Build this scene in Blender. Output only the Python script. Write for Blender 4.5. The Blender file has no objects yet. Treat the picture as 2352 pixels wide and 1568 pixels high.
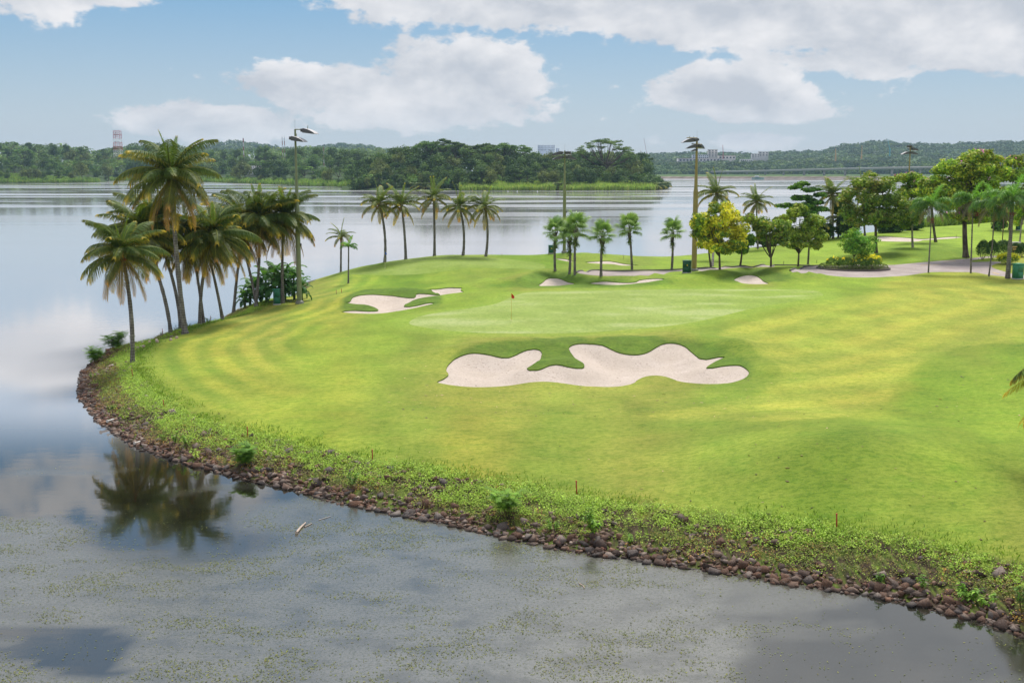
import bpy, math, random
import numpy as np
from mathutils import Vector, Matrix
from mathutils.geometry import delaunay_2d_cdt

SC = bpy.context.scene
COL = SC.collection
R = math.radians
random.seed(7)
rng = np.random.default_rng(11)

# ------------------------------------------------------------------ camera, sky, sun, exposure
H = 14.0                      # eye height above the water
FP = 2600.0                   # focal length in pixels of a 2352 px wide picture
CX, CY, HY = 1176.0, 784.0, 386.0
PITCH = math.atan((CY - HY) / FP)
cd = bpy.data.cameras.new('camera')
cam = bpy.data.objects.new('camera', cd)
COL.objects.link(cam)
cam.location = (0, 0, H)
cam.rotation_euler = (math.pi / 2 - PITCH, 0, 0)
cd.sensor_width = 36.0
cd.lens = FP / 2352 * 36
cd.clip_start = 0.5
cd.clip_end = 20000
SC.camera = cam
SC.view_settings.view_transform = 'Standard'
SC.view_settings.look = 'None'
SC.view_settings.exposure = 1.2
SC.view_settings.gamma = 1.0
SC.cycles.volume_bounces = 0
SC.cycles.max_bounces = 6
SC.cycles.transparent_max_bounces = 4
SC.cycles.diffuse_bounces = 3

HAZE = 0.00008
SUN_AZ, SUN_EL = R(14), R(58)     # from +Y towards +X


class NT:
    """small helper to write node graphs"""
    def __init__(s, tree):
        s.t = tree
        s.n = tree.nodes
        s.l = tree.links

    def node(s, typ, **kw):
        nd = s.n.new(typ)
        for k, v in kw.items():
            setattr(nd, k, v)
        return nd

    def put(s, sock, v):
        if isinstance(v, bpy.types.NodeSocket):
            s.l.new(v, sock)
        elif v is not None:
            sock.default_value = v

    def math(s, op, a, b=None, c=None, clamp=False):
        nd = s.node('ShaderNodeMath', operation=op, use_clamp=clamp)
        s.put(nd.inputs[0], a)
        if b is not None:
            s.put(nd.inputs[1], b)
        if c is not None:
            s.put(nd.inputs[2], c)
        return nd.outputs[0]

    def vmath(s, op, a, b=None, c=None):
        nd = s.node('ShaderNodeVectorMath', operation=op)
        s.put(nd.inputs[0], a)
        if b is not None:
            s.put(nd.inputs[1], b)
        if c is not None:
            s.put(nd.inputs[2], c)
        return nd.outputs['Value'] if op in ('DOT_PRODUCT', 'LENGTH', 'DISTANCE') else nd.outputs[0]

    def mix(s, f, a, b, blend='MIX'):
        nd = s.node('ShaderNodeMix', data_type='RGBA', blend_type=blend)
        nd.clamp_factor = True
        s.put(nd.inputs[0], f)
        s.put(nd.inputs[6], tuple(a) + (1,) if isinstance(a, tuple) and len(a) == 3 else a)
        s.put(nd.inputs[7], tuple(b) + (1,) if isinstance(b, tuple) and len(b) == 3 else b)
        return nd.outputs[2]

    def noise(s, vec, scale, detail=3, rough=0.55, dist=0.0):
        nd = s.node('ShaderNodeTexNoise')
        s.put(nd.inputs['Vector'], vec)
        nd.inputs['Scale'].default_value = scale
        nd.inputs['Detail'].default_value = detail
        nd.inputs['Roughness'].default_value = rough
        nd.inputs['Distortion'].default_value = dist
        return nd.outputs[0]

    def ramp(s, f, a, b, lo=0.0, hi=1.0, interp='SMOOTHSTEP'):
        nd = s.node('ShaderNodeMapRange', interpolation_type=interp)
        s.put(nd.inputs[0], f)
        nd.inputs[1].default_value = a
        nd.inputs[2].default_value = b
        nd.inputs[3].default_value = lo
        nd.inputs[4].default_value = hi
        return nd.outputs[0]

    def scaled(s, vec, sc):
        return s.vmath('MULTIPLY', vec, sc)


def make_world():
    w = bpy.data.worlds.new('World')
    SC.world = w
    w.use_nodes = True
    w.node_tree.nodes.clear()
    g = NT(w.node_tree)
    out = g.node('ShaderNodeOutputWorld')
    bg = g.node('ShaderNodeBackground')
    sky = g.node('ShaderNodeTexSky', sky_type='NISHITA')
    sky.sun_disc = False
    sky.sun_elevation = SUN_EL
    sky.sun_rotation = SUN_AZ
    sky.air_density = 1.3
    sky.dust_density = 0.6
    sky.ozone_density = 2.0
    tc = g.node('ShaderNodeTexCoord')
    d = g.vmath('NORMALIZE', tc.outputs['Generated'])
    sx = g.node('ShaderNodeSeparateXYZ')
    g.put(sx.inputs[0], d)
    x, y, z = sx.outputs
    az = g.math('ARCTAN2', x, y)
    el = g.math('ARCSINE', z)
    cm = g.node('ShaderNodeCombineXYZ')
    g.put(cm.inputs[0], az)
    g.put(cm.inputs[1], el)
    p = cm.outputs[0]
    # cloud banks: centre and half size in thousandths of a radian (azimuth, elevation), weight
    banks = [(-378, 148, 66, 24, 1.15), (40, 150, 170, 30, 1.2), (215, 134, 140, 30, 1.2), (330, 118, 120, 34, 1.15),
             (300, 90, 95, 16, .9), (430, 98, 80, 26, 1.1), (440, 152, 120, 34, 1.2), (-110, 158, 52, 14, .8),
             (-45, 76, 66, 30, 1.2), (-145, 66, 84, 17, 1.1), (-80, 48, 100, 14, 1.0), (-252, 38, 62, 15, 1.1),
             (-305, 34, 40, 9, .5), (186, 64, 60, 19, 1.3), (215, 48, 55, 12, 1.0), (208, 24, 40, 11, .8),
             (-6, 108, 15, 7, .6), (88, 68, 17, 6, .55), (120, 22, 50, 9, .4), (-180, 30, 50, 9, .4),
             (60, 215, 300, 40, .6), (-330, 270, 260, 60, .62), (370, 400, 330, 150, 1.15), (-500, 330, 200, 60, .8), (40, 420, 240, 60, .6),
             (-330, 560, 300, 110, .8)]
    total = None
    for (a, e, ra, re, wt) in banks:
        q = g.vmath('SUBTRACT', p, (a / 1000, e / 1000, 0))
        q = g.vmath('MULTIPLY', q, (1000 / ra, 1000 / re, 0))
        dd = g.vmath('DOT_PRODUCT', q, q)
        v = g.math('POWER', 2.0, g.math('MULTIPLY', dd, -0.8))
        v = g.math('MULTIPLY', v, wt * 0.9)
        total = v if total is None else g.math('MAXIMUM', total, v)
    # somewhere behind the viewer plain broken cloud
    hi = g.ramp(el, 0.28, 0.5)
    back = g.ramp(y, 0.3, -0.1)
    total = g.math('MAXIMUM', total, g.math('MULTIPLY', g.math('MAXIMUM', hi, back), 0.56))
    pn = g.vmath('MULTIPLY', p, (1.0, 1.7, 1.0))
    n1 = g.noise(pn, 11.0, 9, 0.58, 0.15)
    pn2 = g.vmath('ADD', pn, (0.006, 0.030, 0.0))
    n2 = g.noise(pn2, 11.0, 6, 0.56, 0.15)
    fine = g.noise(pn, 46.0, 5, 0.6)
    dens = g.math('ADD', total, g.math('MULTIPLY', g.math('SUBTRACT', n1, 0.5), 1.25))
    dens = g.math('ADD', dens, g.math('MULTIPLY', g.math('SUBTRACT', fine, 0.5), 0.8))
    cov = g.ramp(dens, 0.37, 0.56)
    lit = g.math('ADD', 0.52, g.math('MULTIPLY', g.math('SUBTRACT', n1, n2), 2.8))
    thick = g.ramp(dens, 0.55, 1.5, 0.0, 0.55)
    lit = g.math('SUBTRACT', lit, thick, clamp=True)
    ccol = g.mix(lit, (2.50, 2.65, 2.90), (4.0, 3.95, 4.0))
    # clear air: deep blue overhead, pale towards the horizon
    air = g.mix(g.ramp(el, 0.0, 0.16, 0, 1, 'LINEAR'), (2.55, 2.95, 3.25), (0.50, 1.60, 2.70))
    air = g.mix(g.ramp(el, 0.17, 0.35, 0, 1, 'LINEAR'), air, (1.25, 1.95, 2.75))
    skyc = g.mix(0.25, air, g.mix(1.0, sky.outputs[0], (0.42, 0.42, 0.5), 'MULTIPLY'))
    cov = g.math('MULTIPLY', cov, g.ramp(el, -0.005, 0.06, 0.55, 0.97))
    colr = g.mix(cov, skyc, ccol)
    g.put(bg.inputs[0], colr)
    bg.inputs[1].default_value = 0.1
    g.l.new(bg.outputs[0], out.inputs[0])
    w.cycles.sampling_method = 'MANUAL'
    w.cycles.sample_map_resolution = 512


make_world()
sd = bpy.data.lights.new('sun', 'SUN')
sun = bpy.data.objects.new('sun', sd)
COL.objects.link(sun)
sd.energy = 1.95
sd.angle = R(20)
sd.color = (1.0, 0.955, 0.88)
sdir = Vector((math.sin(SUN_AZ) * math.cos(SUN_EL), math.cos(SUN_AZ) * math.cos(SUN_EL), math.sin(SUN_EL)))
sun.rotation_euler = sdir.to_track_quat('Z', 'Y').to_euler()
sun.location = (60, 60, 120)

# ------------------------------------------------------------------ picture <-> world
cp, sp = math.cos(PITCH), math.sin(PITCH)


def raydir(x, y):
    u = CY - y
    return np.array([x - CX, u * sp + FP * cp, u * cp - FP * sp])


def at_z(x, y, z=0.0):
    d = raydir(x, y)
    t = (z - H) / d[2]
    return np.array([0, 0, H]) + d * t


def at_y(x, y, Y):
    d = raydir(x, y)
    return np.array([0, 0, H]) + d * (Y / d[1])


def at_d(x, Y, z=0.0):
    dep = Y * cp + (H - z) * sp
    return np.array([(x - CX) * dep / FP, Y, z])


def proj(X, Y, Z):
    dep = Y * cp + (H - Z) * sp
    up = Y * sp - (H - Z) * cp
    return CX + FP * X / dep, CY - FP * up / dep


def mpp(Y):
    return Y / FP


def crop(pts, ox, oy, s):
    return [((ox + a / s) / 1.7415, (oy + b / s) / 1.7415) for a, b in pts]


# ------------------------------------------------------------------ noise in numpy
def _h(ix, iy, seed):
    n = (ix.astype(np.int64) * 374761393 + iy.astype(np.int64) * 668265263 + seed * 1442695041) & 0xffffffff
    n = ((n ^ (n >> 13)) * 1274126177) & 0xffffffff
    return ((n ^ (n >> 16)) & 0xffff) / 65535.0


def vnoise(x, y, seed=0):
    x = np.asarray(x, float)
    y = np.asarray(y, float)
    ix = np.floor(x)
    iy = np.floor(y)
    fx = x - ix
    fy = y - iy
    fx = fx * fx * (3 - 2 * fx)
    fy = fy * fy * (3 - 2 * fy)
    a = _h(ix, iy, seed)
    b = _h(ix + 1, iy, seed)
    c = _h(ix, iy + 1, seed)
    d = _h(ix + 1, iy + 1, seed)
    return (a * (1 - fx) + b * fx) * (1 - fy) + (c * (1 - fx) + d * fx) * fy


def fbm(x, y, seed=0, o=4):
    v = 0
    a = 0.5
    for i in range(o):
        v = v + a * vnoise(x, y, seed + i * 17)
        x = x * 2.03 + 7.1
        y = y * 2.03 - 3.3
        a *= 0.5
    return v / (1 - 0.5 ** o)


def sstep(x, a, b):
    t = np.clip((x - a) / (b - a), 0, 1)
    return t * t * (3 - 2 * t)


def in_poly(P, x, y):
    P = np.asarray(P)
    inside = np.zeros(len(x), bool)
    n = len(P)
    for i in range(n):
        x0, y0 = P[i]
        x1, y1 = P[(i + 1) % n]
        if y0 == y1:
            continue
        c = ((y0 > y) != (y1 > y)) & (x < (x1 - x0) * (y - y0) / (y1 - y0) + x0)
        inside ^= c
    return inside


def seg_dist(P, x, y, closed=True):
    P = np.asarray(P)
    best = np.full(len(x), 1e9)
    n = len(P)
    for i in range(n if closed else n - 1):
        a = P[i]
        b = P[(i + 1) % n]
        d = b - a
        L = d @ d + 1e-12
        t = np.clip(((x - a[0]) * d[0] + (y - a[1]) * d[1]) / L, 0, 1)
        q = (x - a[0] - t * d[0]) ** 2 + (y - a[1] - t * d[1]) ** 2
        np.minimum(best, q, out=best)
    return np.sqrt(best)


def catmull(P, step, closed=True):
    P = [np.asarray(p, float) for p in P]
    n = len(P)
    out = []
    rngi = range(n) if closed else range(n - 1)
    for i in rngi:
        if closed:
            p0, p1, p2, p3 = P[i - 1], P[i], P[(i + 1) % n], P[(i + 2) % n]
        else:
            p0, p1, p2, p3 = P[max(i - 1, 0)], P[i], P[i + 1], P[min(i + 2, n - 1)]
        k = max(1, int(np.linalg.norm(p2 - p1) / step))
        for j in range(k):
            t = j / k
            out.append(0.5 * ((2 * p1) + (-p0 + p2) * t + (2 * p0 - 5 * p1 + 4 * p2 - p3) * t * t + (-p0 + 3 * p1 - 3 * p2 + p3) * t ** 3))
    if not closed:
        out.append(P[-1])
    return np.array(out)


# ------------------------------------------------------------------ the shoreline and the height of the land
shore_near = [(2900, 1700), (2620, 1570), (2450, 1496), (2352, 1456), (2295, 1438), (2204, 1410), (2112, 1389), (2021, 1368), (1899, 1351), (1778, 1334),
              (1722, 1321), (1639, 1312), (1541, 1298), (1467, 1284), (1394, 1276), (1296, 1261), (1198, 1241), (1122, 1224), (1048, 1206), (975, 1192),
              (877, 1172), (779, 1153), (722, 1136), (663, 1121), (565, 1098), (491, 1079), (418, 1059), (344, 1035), (300, 1017), (270, 993), (229, 963),
              (209, 936), (191, 914), (189, 880), (194, 856), (209, 840), (238, 818), (270, 798)]
shore_far = [(309, 88), (340, 92), (368, 94), (416, 97), (491, 102), (524, 109), (565, 114), (610, 117), (650, 121), (676, 127), (690, 133), (703, 140), (760, 145),
             (850, 150), (900, 153), (1000, 156), (1115, 157), (1200, 157), (1290, 159), (1380, 163), (1450, 168), (1510, 173), (1560, 176), (1620, 181),
             (1700, 186), (1770, 192), (1880, 206), (1980, 214), (2080, 222), (2200, 236), (2352, 240), (2900, 250)]
SH = [at_z(x, y)[:2] for x, y in shore_near]
NNEAR = len(SH)
SH += [at_d(x, d)[:2] for x, d in shore_far]
SH += [np.array([230.0, 120.0]), np.array([120.0, 10.0]), np.array([40.0, 0.0])]
SH = np.array(SH)
SHC = catmull(SH, 2.0)
SHN = catmull(SH[:NNEAR + 8], 0.8, closed=False)

ctrl = [(304, 867, 1.0), (376, 938, 1.0), (569, 1004, 1.0), (855, 1060, 1.0), (1325, 1135, 1.05), (1920, 1213, 1.15), (2352, 1300, 1.1), (2600, 1350, 1.1),
        (303, 836, 1.0), (393, 767, 1.1), (460, 745, 1.15), (590, 706, 1.2), (650, 696, 1.25), (688, 697, 1.35),
        (450, 850, 1.2), (600, 900, 1.25), (900, 950, 1.5), (500, 780, 1.25), (700, 760, 1.5), (700, 850, 1.35), (900, 850, 1.6),
        (1200, 1000, 1.5), (1500, 1000, 1.6), (1700, 1050, 2.0), (1880, 1005, 3.05), (2050, 1010, 2.85), (1650, 990, 2.0), (1900, 958, 2.1),
        (2100, 930, 1.9), (2352, 1000, 2.0), (2250, 860, 2.3), (2352, 800, 2.5), (2150, 1120, 1.7), (2352, 1150, 1.7), (1500, 1100, 1.25),
        (1200, 700, 2.05), (1800, 685, 2.3), (1400, 750, 2.1), (1000, 742, 1.95), (1500, 675, 2.3), (1700, 760, 2.1), (1880, 720, 2.1),
        (950, 800, 1.75), (1850, 800, 2.1), (1020, 890, 1.5), (1300, 890, 1.5), (1600, 890, 1.55), (1750, 870, 1.7),
        (800, 715, 1.6), (950, 715, 1.7), (1080, 690, 1.9), (740, 700, 1.5),
        (850, 650, 1.35), (760, 650, 1.15), (720, 660, 1.0), (705, 622, 1.3), (760, 612, 1.75), (850, 594, 2.5), (1000, 588, 2.95), (1000, 603, 2.75),
        (1000, 625, 2.1), (850, 620, 1.9), (1160, 592, 2.85), (1160, 612, 2.5), (1100, 640, 2.0), (1230, 592, 2.6),
        (1330, 576, 3.3), (1290, 580, 3.2), (1400, 582, 2.5), (1380, 600, 2.2), (1300, 608, 2.3), (1470, 587, 1.3), (1540, 588, 0.9), (1600, 588, 1.1),
        (1420, 620, 2.1), (1600, 612, 2.2), (1750, 606, 2.4), (1500, 605, 2.0), (1640, 590, 1.2), (1700, 580, 1.4), (1760, 570, 1.8),
        (1420, 656, 2.2), (1660, 656, 2.2), (1800, 640, 2.5),
        (2000, 655, 2.35), (2352, 650, 2.45), (2352, 700, 2.45), (2000, 700, 2.3), (2000, 800, 2.0), (1960, 622, 2.35), (2200, 612, 2.4), (2340, 620, 2.4),
        (1850, 600, 2.4), (1900, 575, 2.6), (2150, 592, 2.7), (2150, 574, 3.3), (2250, 572, 3.2), (2060, 550, 3.1), (2200, 523, 3.5), (2352, 524, 3.5),
        (2000, 542, 2.9), (1880, 553, 2.3), (2090, 530, 3.2), (2350, 560, 3.0)]
# ridges behind the bunkers: polyline in the picture, guessed height, added height, half width in metres
ridges = [([(1060, 790), (1180, 776), (1280, 782), (1330, 776), (1480, 778), (1580, 772), (1680, 786)], 2.4, 0.55, 2.0),
          ([(1700, 808), (1752, 824), (1765, 850)], 1.9, 0.30, 1.3),
          ([(1240, 832), (1300, 826)], 1.9, 0.30, 1.0),
          ([(800, 690), (850, 670), (920, 668), (985, 673)], 1.9, 0.50, 1.9),
          ([(940, 700), (1000, 687)], 1.8, 0.25, 1.1),
          ([(795, 706), (850, 703)], 1.7, 0.2, 1.0),
          ([(1060, 660), (1120, 646)], 2.0, 0.4, 1.8),
          ([(1190, 640), (1240, 625), (1300, 624), (1360, 634), (1430, 636), (1490, 634)], 2.6, 0.75, 2.2),
          ([(1530, 640), (1600, 632), (1680, 618), (1730, 614), (1790, 622), (1830, 628)], 2.8, 0.75, 2.6)]
CP = np.array([list(at_z(x, y, z)[:2]) + [z] for x, y, z in ctrl])


def tps_fit(P, lam=0.004):
    S = 50.0
    X = P[:, :2] / S
    n = len(X)
    r2 = ((X[:, None] - X[None]) ** 2).sum(-1)
    K = 0.5 * r2 * np.log(r2 + 1e-12)
    A = np.zeros((n + 3, n + 3))
    A[:n, :n] = K + lam * np.eye(n)
    A[:n, n] = 1
    A[:n, n + 1:] = X
    A[n, :n] = 1
    A[n + 1:, :n] = X.T
    w = np.linalg.solve(A, np.concatenate([P[:, 2], [0, 0, 0]]))

    def f(x, y):
        q = np.stack([x, y], -1) / S
        out = w[n] + q @ w[n + 1:]
        for i in range(n):
            r = ((q - X[i]) ** 2).sum(-1)
            out = out + w[i] * 0.5 * r * np.log(r + 1e-12)
        return out
    return f


tps = tps_fit(CP)
GX0, GX1, GY0, GY1, GS = -60.0, 150.0, 8.0, 262.0, 0.5
gx = np.arange(GX0, GX1, GS)
gy = np.arange(GY0, GY1, GS)
MX, MY = np.meshgrid(gx, gy)
fx, fy = MX.ravel(), MY.ravel()
Z = np.clip(tps(fx, fy), 0.7, 4.2)
for pts, zg, add, wd in ridges:
    pl = catmull([at_z(x, y, zg)[:2] for x, y in pts], 0.7, closed=False)
    dd = seg_dist(pl, fx, fy, closed=False)
    Z += add * np.exp(-(dd / wd) ** 2)
Z += (fbm(fx / 9, fy / 9, 5, 2) - 0.5) * 0.18
SD = seg_dist(SHC, fx, fy)
SD = np.where(in_poly(SHC, fx, fy), SD, -SD)
cap = np.where(SD > 0, 0.30 * SD, 0.45 * SD)
k = 0.25
hh = np.clip(0.5 + 0.5 * (Z - cap) / k, 0, 1)
Z = Z * (1 - hh) + cap * hh - k * hh * (1 - hh)
Z = np.maximum(Z, -0.7)
ZG = Z.reshape(MX.shape)
SG = SD.reshape(MX.shape)


def bil(G, x, y):
    x = np.asarray(x, float)
    y = np.asarray(y, float)
    u = np.clip((x - GX0) / GS, 0, len(gx) - 1.001)
    v = np.clip((y - GY0) / GS, 0, len(gy) - 1.001)
    i = u.astype(int)
    j = v.astype(int)
    a = u - i
    b = v - j
    return (G[j, i] * (1 - a) + G[j, i + 1] * a) * (1 - b) + (G[j + 1, i] * (1 - a) + G[j + 1, i + 1] * a) * b


def hgt(x, y):
    return bil(ZG, x, y)


def inland(x, y):
    return bil(SG, x, y)


def at(x, y):
    """the first point of the land that the picture shows at this pixel"""
    d = raydir(x, y)
    d = d / d[1]
    Y = np.arange(25, 255, 0.2)
    X = d[0] * Y
    Zr = H + d[2] * Y
    df = Zr - hgt(X, Y)
    idx = np.where((df <= 0) & (inland(X, Y) > 0.3))[0]
    if len(idx) == 0:
        df = np.where(inland(X, Y) > 0.6, df / Y, 1e3)
        k = int(np.argmin(df))
        return np.array([X[k], Y[k], hgt(X[k], Y[k])])
    k = idx[0]
    if k == 0:
        return np.array([X[0], Y[0], hgt(X[0], Y[0])])
    t = df[k - 1] / (df[k - 1] - df[k])
    yy = Y[k - 1] + t * 0.2
    return np.array([d[0] * yy, yy, float(hgt(d[0] * yy, yy))])


# ------------------------------------------------------------------ meshes and objects
class MB:
    def __init__(s):
        s.V = []
        s.F = {3: [], 4: []}
        s.M = {3: [], 4: []}
        s.C = []
        s.n = 0

    def add(s, V, F, c=(1, 1, 1), mi=0):
        V = np.asarray(V, float).reshape(-1, 3)
        F = np.asarray(F, int)
        if len(V) == 0 or len(F) == 0:
            return s
        s.V.append(V)
        c = np.asarray(c, float)
        if c.ndim == 1:
            c = np.tile(c, (len(V), 1))
        s.C.append(c)
        kk = F.shape[1]
        s.F[kk].append(F + s.n)
        s.M[kk].append(np.full(len(F), mi))
        s.n += len(V)
        return s

    def quads(s, Q, c=(1, 1, 1), mi=0):
        """Q: n x 4 x 3, c: n x 3 or one colour"""
        Q = np.asarray(Q, float)
        n = len(Q)
        c = np.asarray(c, float)
        if c.ndim == 2:
            c = np.repeat(c, 4, axis=0)
        return s.add(Q.reshape(-1, 3), np.arange(n * 4).reshape(n, 4), c, mi)

    def tube(s, pts, rad, k=8, c=(1, 1, 1), mi=0, cap=True):
        pts = np.asarray(pts, float)
        n = len(pts)
        rad = np.broadcast_to(np.asarray(rad, float), (n,))
        t = np.gradient(pts, axis=0)
        t /= np.linalg.norm(t, axis=1, keepdims=True) + 1e-9
        ref = np.array([0, 1, 0.0]) if abs(t[0][2]) > 0.7 else np.array([0, 0, 1.0])
        V = []
        for i in range(n):
            a = np.cross(t[i], ref)
            a /= np.linalg.norm(a) + 1e-9
            b = np.cross(t[i], a)
            ang = np.arange(k) * 2 * math.pi / k
            V.append(pts[i] + rad[i] * (np.cos(ang)[:, None] * a + np.sin(ang)[:, None] * b))
        V = np.concatenate(V)
        F = []
        for i in range(n - 1):
            for j in range(k):
                F.append((i * k + j, i * k + (j + 1) % k, (i + 1) * k + (j + 1) % k, (i + 1) * k + j))
        s.add(V, F, c, mi)
        if cap:
            for i in (0, n - 1):
                cv = np.vstack([V[i * k:(i + 1) * k], pts[i]])
                s.add(cv, [(j, (j + 1) % k, k) if i else ((j + 1) % k, j, k) for j in range(k)], c, mi)
        return s

    def box(s, c0, size, rz=0.0, c=(1, 1, 1), mi=0, taper=1.0, R3=None, bev=0.0):
        """box centred on c0; bev chamfers the upright edges and the top"""
        hx, hy, hz = [v / 2 for v in size]
        if bev > 0:
            b = bev
            ring = [(-hx + b, -hy), (hx - b, -hy), (hx, -hy + b), (hx, hy - b), (hx - b, hy), (-hx + b, hy), (-hx, hy - b), (-hx, -hy + b)]
            lev = [(-hz, 1, 0), (hz - b, taper, 0), (hz, taper, b)]
            V = []
            for zz, tp, ins in lev:
                for px, py in ring:
                    V.append((px * tp * (1 - ins / hx), py * tp * (1 - ins / hy), zz))
            V = np.array(V)
            F = []
            for i in range(2):
                for j in range(8):
                    F.append((i * 8 + j, i * 8 + (j + 1) % 8, i * 8 + 8 + (j + 1) % 8, i * 8 + 8 + j))
            top = 16
            F += [(top, top + 1, top + 2, top + 3), (top, top + 3, top + 4, top + 7), (top + 4, top + 5, top + 6, top + 7)]
            F += [(3, 2, 1, 0), (7, 4, 3, 0), (7, 6, 5, 4)]
        else:
            V = np.array([(a * hx * (taper if z > 0 else 1), b * hy * (taper if z > 0 else 1), z * hz) for z in (-1, 1) for a, b in ((-1, -1), (1, -1), (1, 1), (-1, 1))])
            F = [(3, 2, 1, 0), (4, 5, 6, 7), (0, 1, 5, 4), (1, 2, 6, 5), (2, 3, 7, 6), (3, 0, 4, 7)]
        M = np.array(Matrix.Rotation(rz, 3, 'Z'))
        if R3 is not None:
            M = np.array(R3)
        V = V @ M.T + np.asarray(c0, float)
        return s.add(V, F, c, mi)

    def lathe(s, c0, prof, k=12, c=(1, 1, 1), mi=0):
        V = []
        for r, z in prof:
            for j in range(k):
                a = 2 * math.pi * j / k
                V.append((c0[0] + r * math.cos(a), c0[1] + r * math.sin(a), c0[2] + z))
        F = []
        for i in range(len(prof) - 1):
            for j in range(k):
                F.append((i * k + j, i * k + (j + 1) % k, (i + 1) * k + (j + 1) % k, (i + 1) * k + j))
        return s.add(V, F, c, mi)

    def mesh(s, name, mats, smooth=False):
        m = bpy.data.meshes.new(name)
        V = np.concatenate(s.V) if s.V else np.zeros((0, 3))
        C = np.concatenate(s.C) if s.C else np.zeros((0, 3))
        f3 = np.concatenate(s.F[3]) if s.F[3] else np.zeros((0, 3), int)
        f4 = np.concatenate(s.F[4]) if s.F[4] else np.zeros((0, 4), int)
        mi = np.concatenate([np.concatenate(s.M[3]) if s.M[3] else np.zeros(0, int), np.concatenate(s.M[4]) if s.M[4] else np.zeros(0, int)])
        loops = np.concatenate([f3.ravel(), f4.ravel()])
        tot = np.concatenate([np.full(len(f3), 3), np.full(len(f4), 4)])
        start = np.concatenate([[0], np.cumsum(tot)[:-1]]) if len(tot) else np.zeros(0, int)
        m.vertices.add(len(V))
        m.vertices.foreach_set('co', V.astype(np.float32).ravel())
        m.loops.add(len(loops))
        m.loops.foreach_set('vertex_index', loops.astype(np.int32))
        m.polygons.add(len(tot))
        m.polygons.foreach_set('loop_start', start.astype(np.int32))
        m.polygons.foreach_set('material_index', mi.astype(np.int32))
        if smooth:
            m.polygons.foreach_set('use_smooth', np.ones(len(tot), bool))
        at_ = m.attributes.new('col', 'FLOAT_COLOR', 'POINT')
        at_.data.foreach_set('color', np.hstack([C, np.ones((len(C), 1))]).astype(np.float32).ravel())
        m.update(calc_edges=True)
        m.validate()
        for mt in (mats if isinstance(mats, (list, tuple)) else [mats]):
            m.materials.append(mt)
        return m

    def build(s, name, mats, parent=None, smooth=False, loc=None):
        return link(name, s.mesh(name, mats, smooth), parent, loc)


def link(name, mesh, parent=None, loc=None):
    o = bpy.data.objects.new(name, mesh)
    COL.objects.link(o)
    if parent is not None:
        o.parent = parent
    if loc is not None:
        o.location = loc
    return o


def tag(o, label=None, cat=None, group=None, kind=None):
    if label:
        o['label'] = label
    if cat:
        o['category'] = cat
    if group:
        o['group'] = group
    if kind:
        o['kind'] = kind
    return o


def thing(name, loc, label, cat, group=None, rz=0.0):
    o = bpy.data.objects.new(name, None)
    o.empty_display_size = 0.3
    COL.objects.link(o)
    o.location = tuple(float(v) for v in loc)
    o.rotation_euler = (0, 0, rz)
    return tag(o, label, cat, group)


# ------------------------------------------------------------------ materials
def mat(name):
    m = bpy.data.materials.new(name)
    m.use_nodes = True
    m.node_tree.nodes.clear()
    return m, NT(m.node_tree)


def finish(g, shader):
    o = g.node('ShaderNodeOutputMaterial')
    g.l.new(shader, o.inputs[0])


def bsdf(g, color, rough=0.6, metal=0.0, spec=0.5, normal=None, ior=1.45):
    b = g.node('ShaderNodeBsdfPrincipled')
    g.put(b.inputs['Base Color'], tuple(color) + (1,) if isinstance(color, tuple) and len(color) == 3 else color)
    g.put(b.inputs['Roughness'], rough)
    g.put(b.inputs['Metallic'], metal)
    g.put(b.inputs['Specular IOR Level'], spec)
    b.inputs['IOR'].default_value = ior
    if normal is not None:
        g.put(b.inputs['Normal'], normal)
    return b


def bump(g, h, dist=0.02, strength=1.0):
    b = g.node('ShaderNodeBump')
    g.put(b.inputs['Height'], h)
    b.inputs['Distance'].default_value = dist
    b.inputs['Strength'].default_value = strength
    return b.outputs[0]


def plain(name, color, rough=0.6, metal=0.0, spec=0.5, vary=0.15, scale=3.0, bmp=0.0):
    m, g = mat(name)
    tc = g.node('ShaderNodeTexCoord')
    n = g.noise(tc.outputs['Object'], scale, 5, 0.65)
    c = g.mix(g.ramp(n, 0.3, 0.7), tuple(v * (1 - vary) for v in color), tuple(min(1, v * (1 + vary)) for v in color))
    nr = bump(g, g.noise(tc.outputs['Object'], scale * 12, 4), bmp) if bmp else None
    finish(g, bsdf(g, c, rough, metal, spec, nr).outputs[0])
    return m


def attr_mat(name, rough=0.6, spec=0.3, transl=0.0, vary=0.25, scale=4.0, bmp=0.0, gain=1.0):
    """colour comes from the mesh's own paint ('col'), broken up with noise; leaves let some light through"""
    m, g = mat(name)
    a = g.node('ShaderNodeAttribute', attribute_name='col')
    tc = g.node('ShaderNodeTexCoord')
    n = g.noise(tc.outputs['Object'], scale, 4, 0.6)
    f = g.ramp(n, 0.25, 0.75, 1 - vary, 1 + vary, 'LINEAR')
    c = g.vmath('MULTIPLY', a.outputs['Color'], (gain, gain, gain))
    sc = g.node('ShaderNodeVectorMath', operation='SCALE')
    g.put(sc.inputs[0], c)
    g.put(sc.inputs['Scale'], f)
    c = sc.outputs[0]
    nr = bump(g, g.noise(tc.outputs['Object'], scale * 8, 3), bmp) if bmp else None
    b = bsdf(g, c, rough, 0, spec, nr)
    if transl > 0:
        t = g.node('ShaderNodeBsdfTranslucent')
        g.put(t.inputs[0], g.mix(1.0, c, (1.25, 1.2, 0.55), 'MULTIPLY'))
        mx = g.node('ShaderNodeMixShader')
        mx.inputs[0].default_value = transl
        g.l.new(b.outputs[0], mx.inputs[1])
        g.l.new(t.outputs[0], mx.inputs[2])
        finish(g, mx.outputs[0])
    else:
        finish(g, b.outputs[0])
    return m


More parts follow.
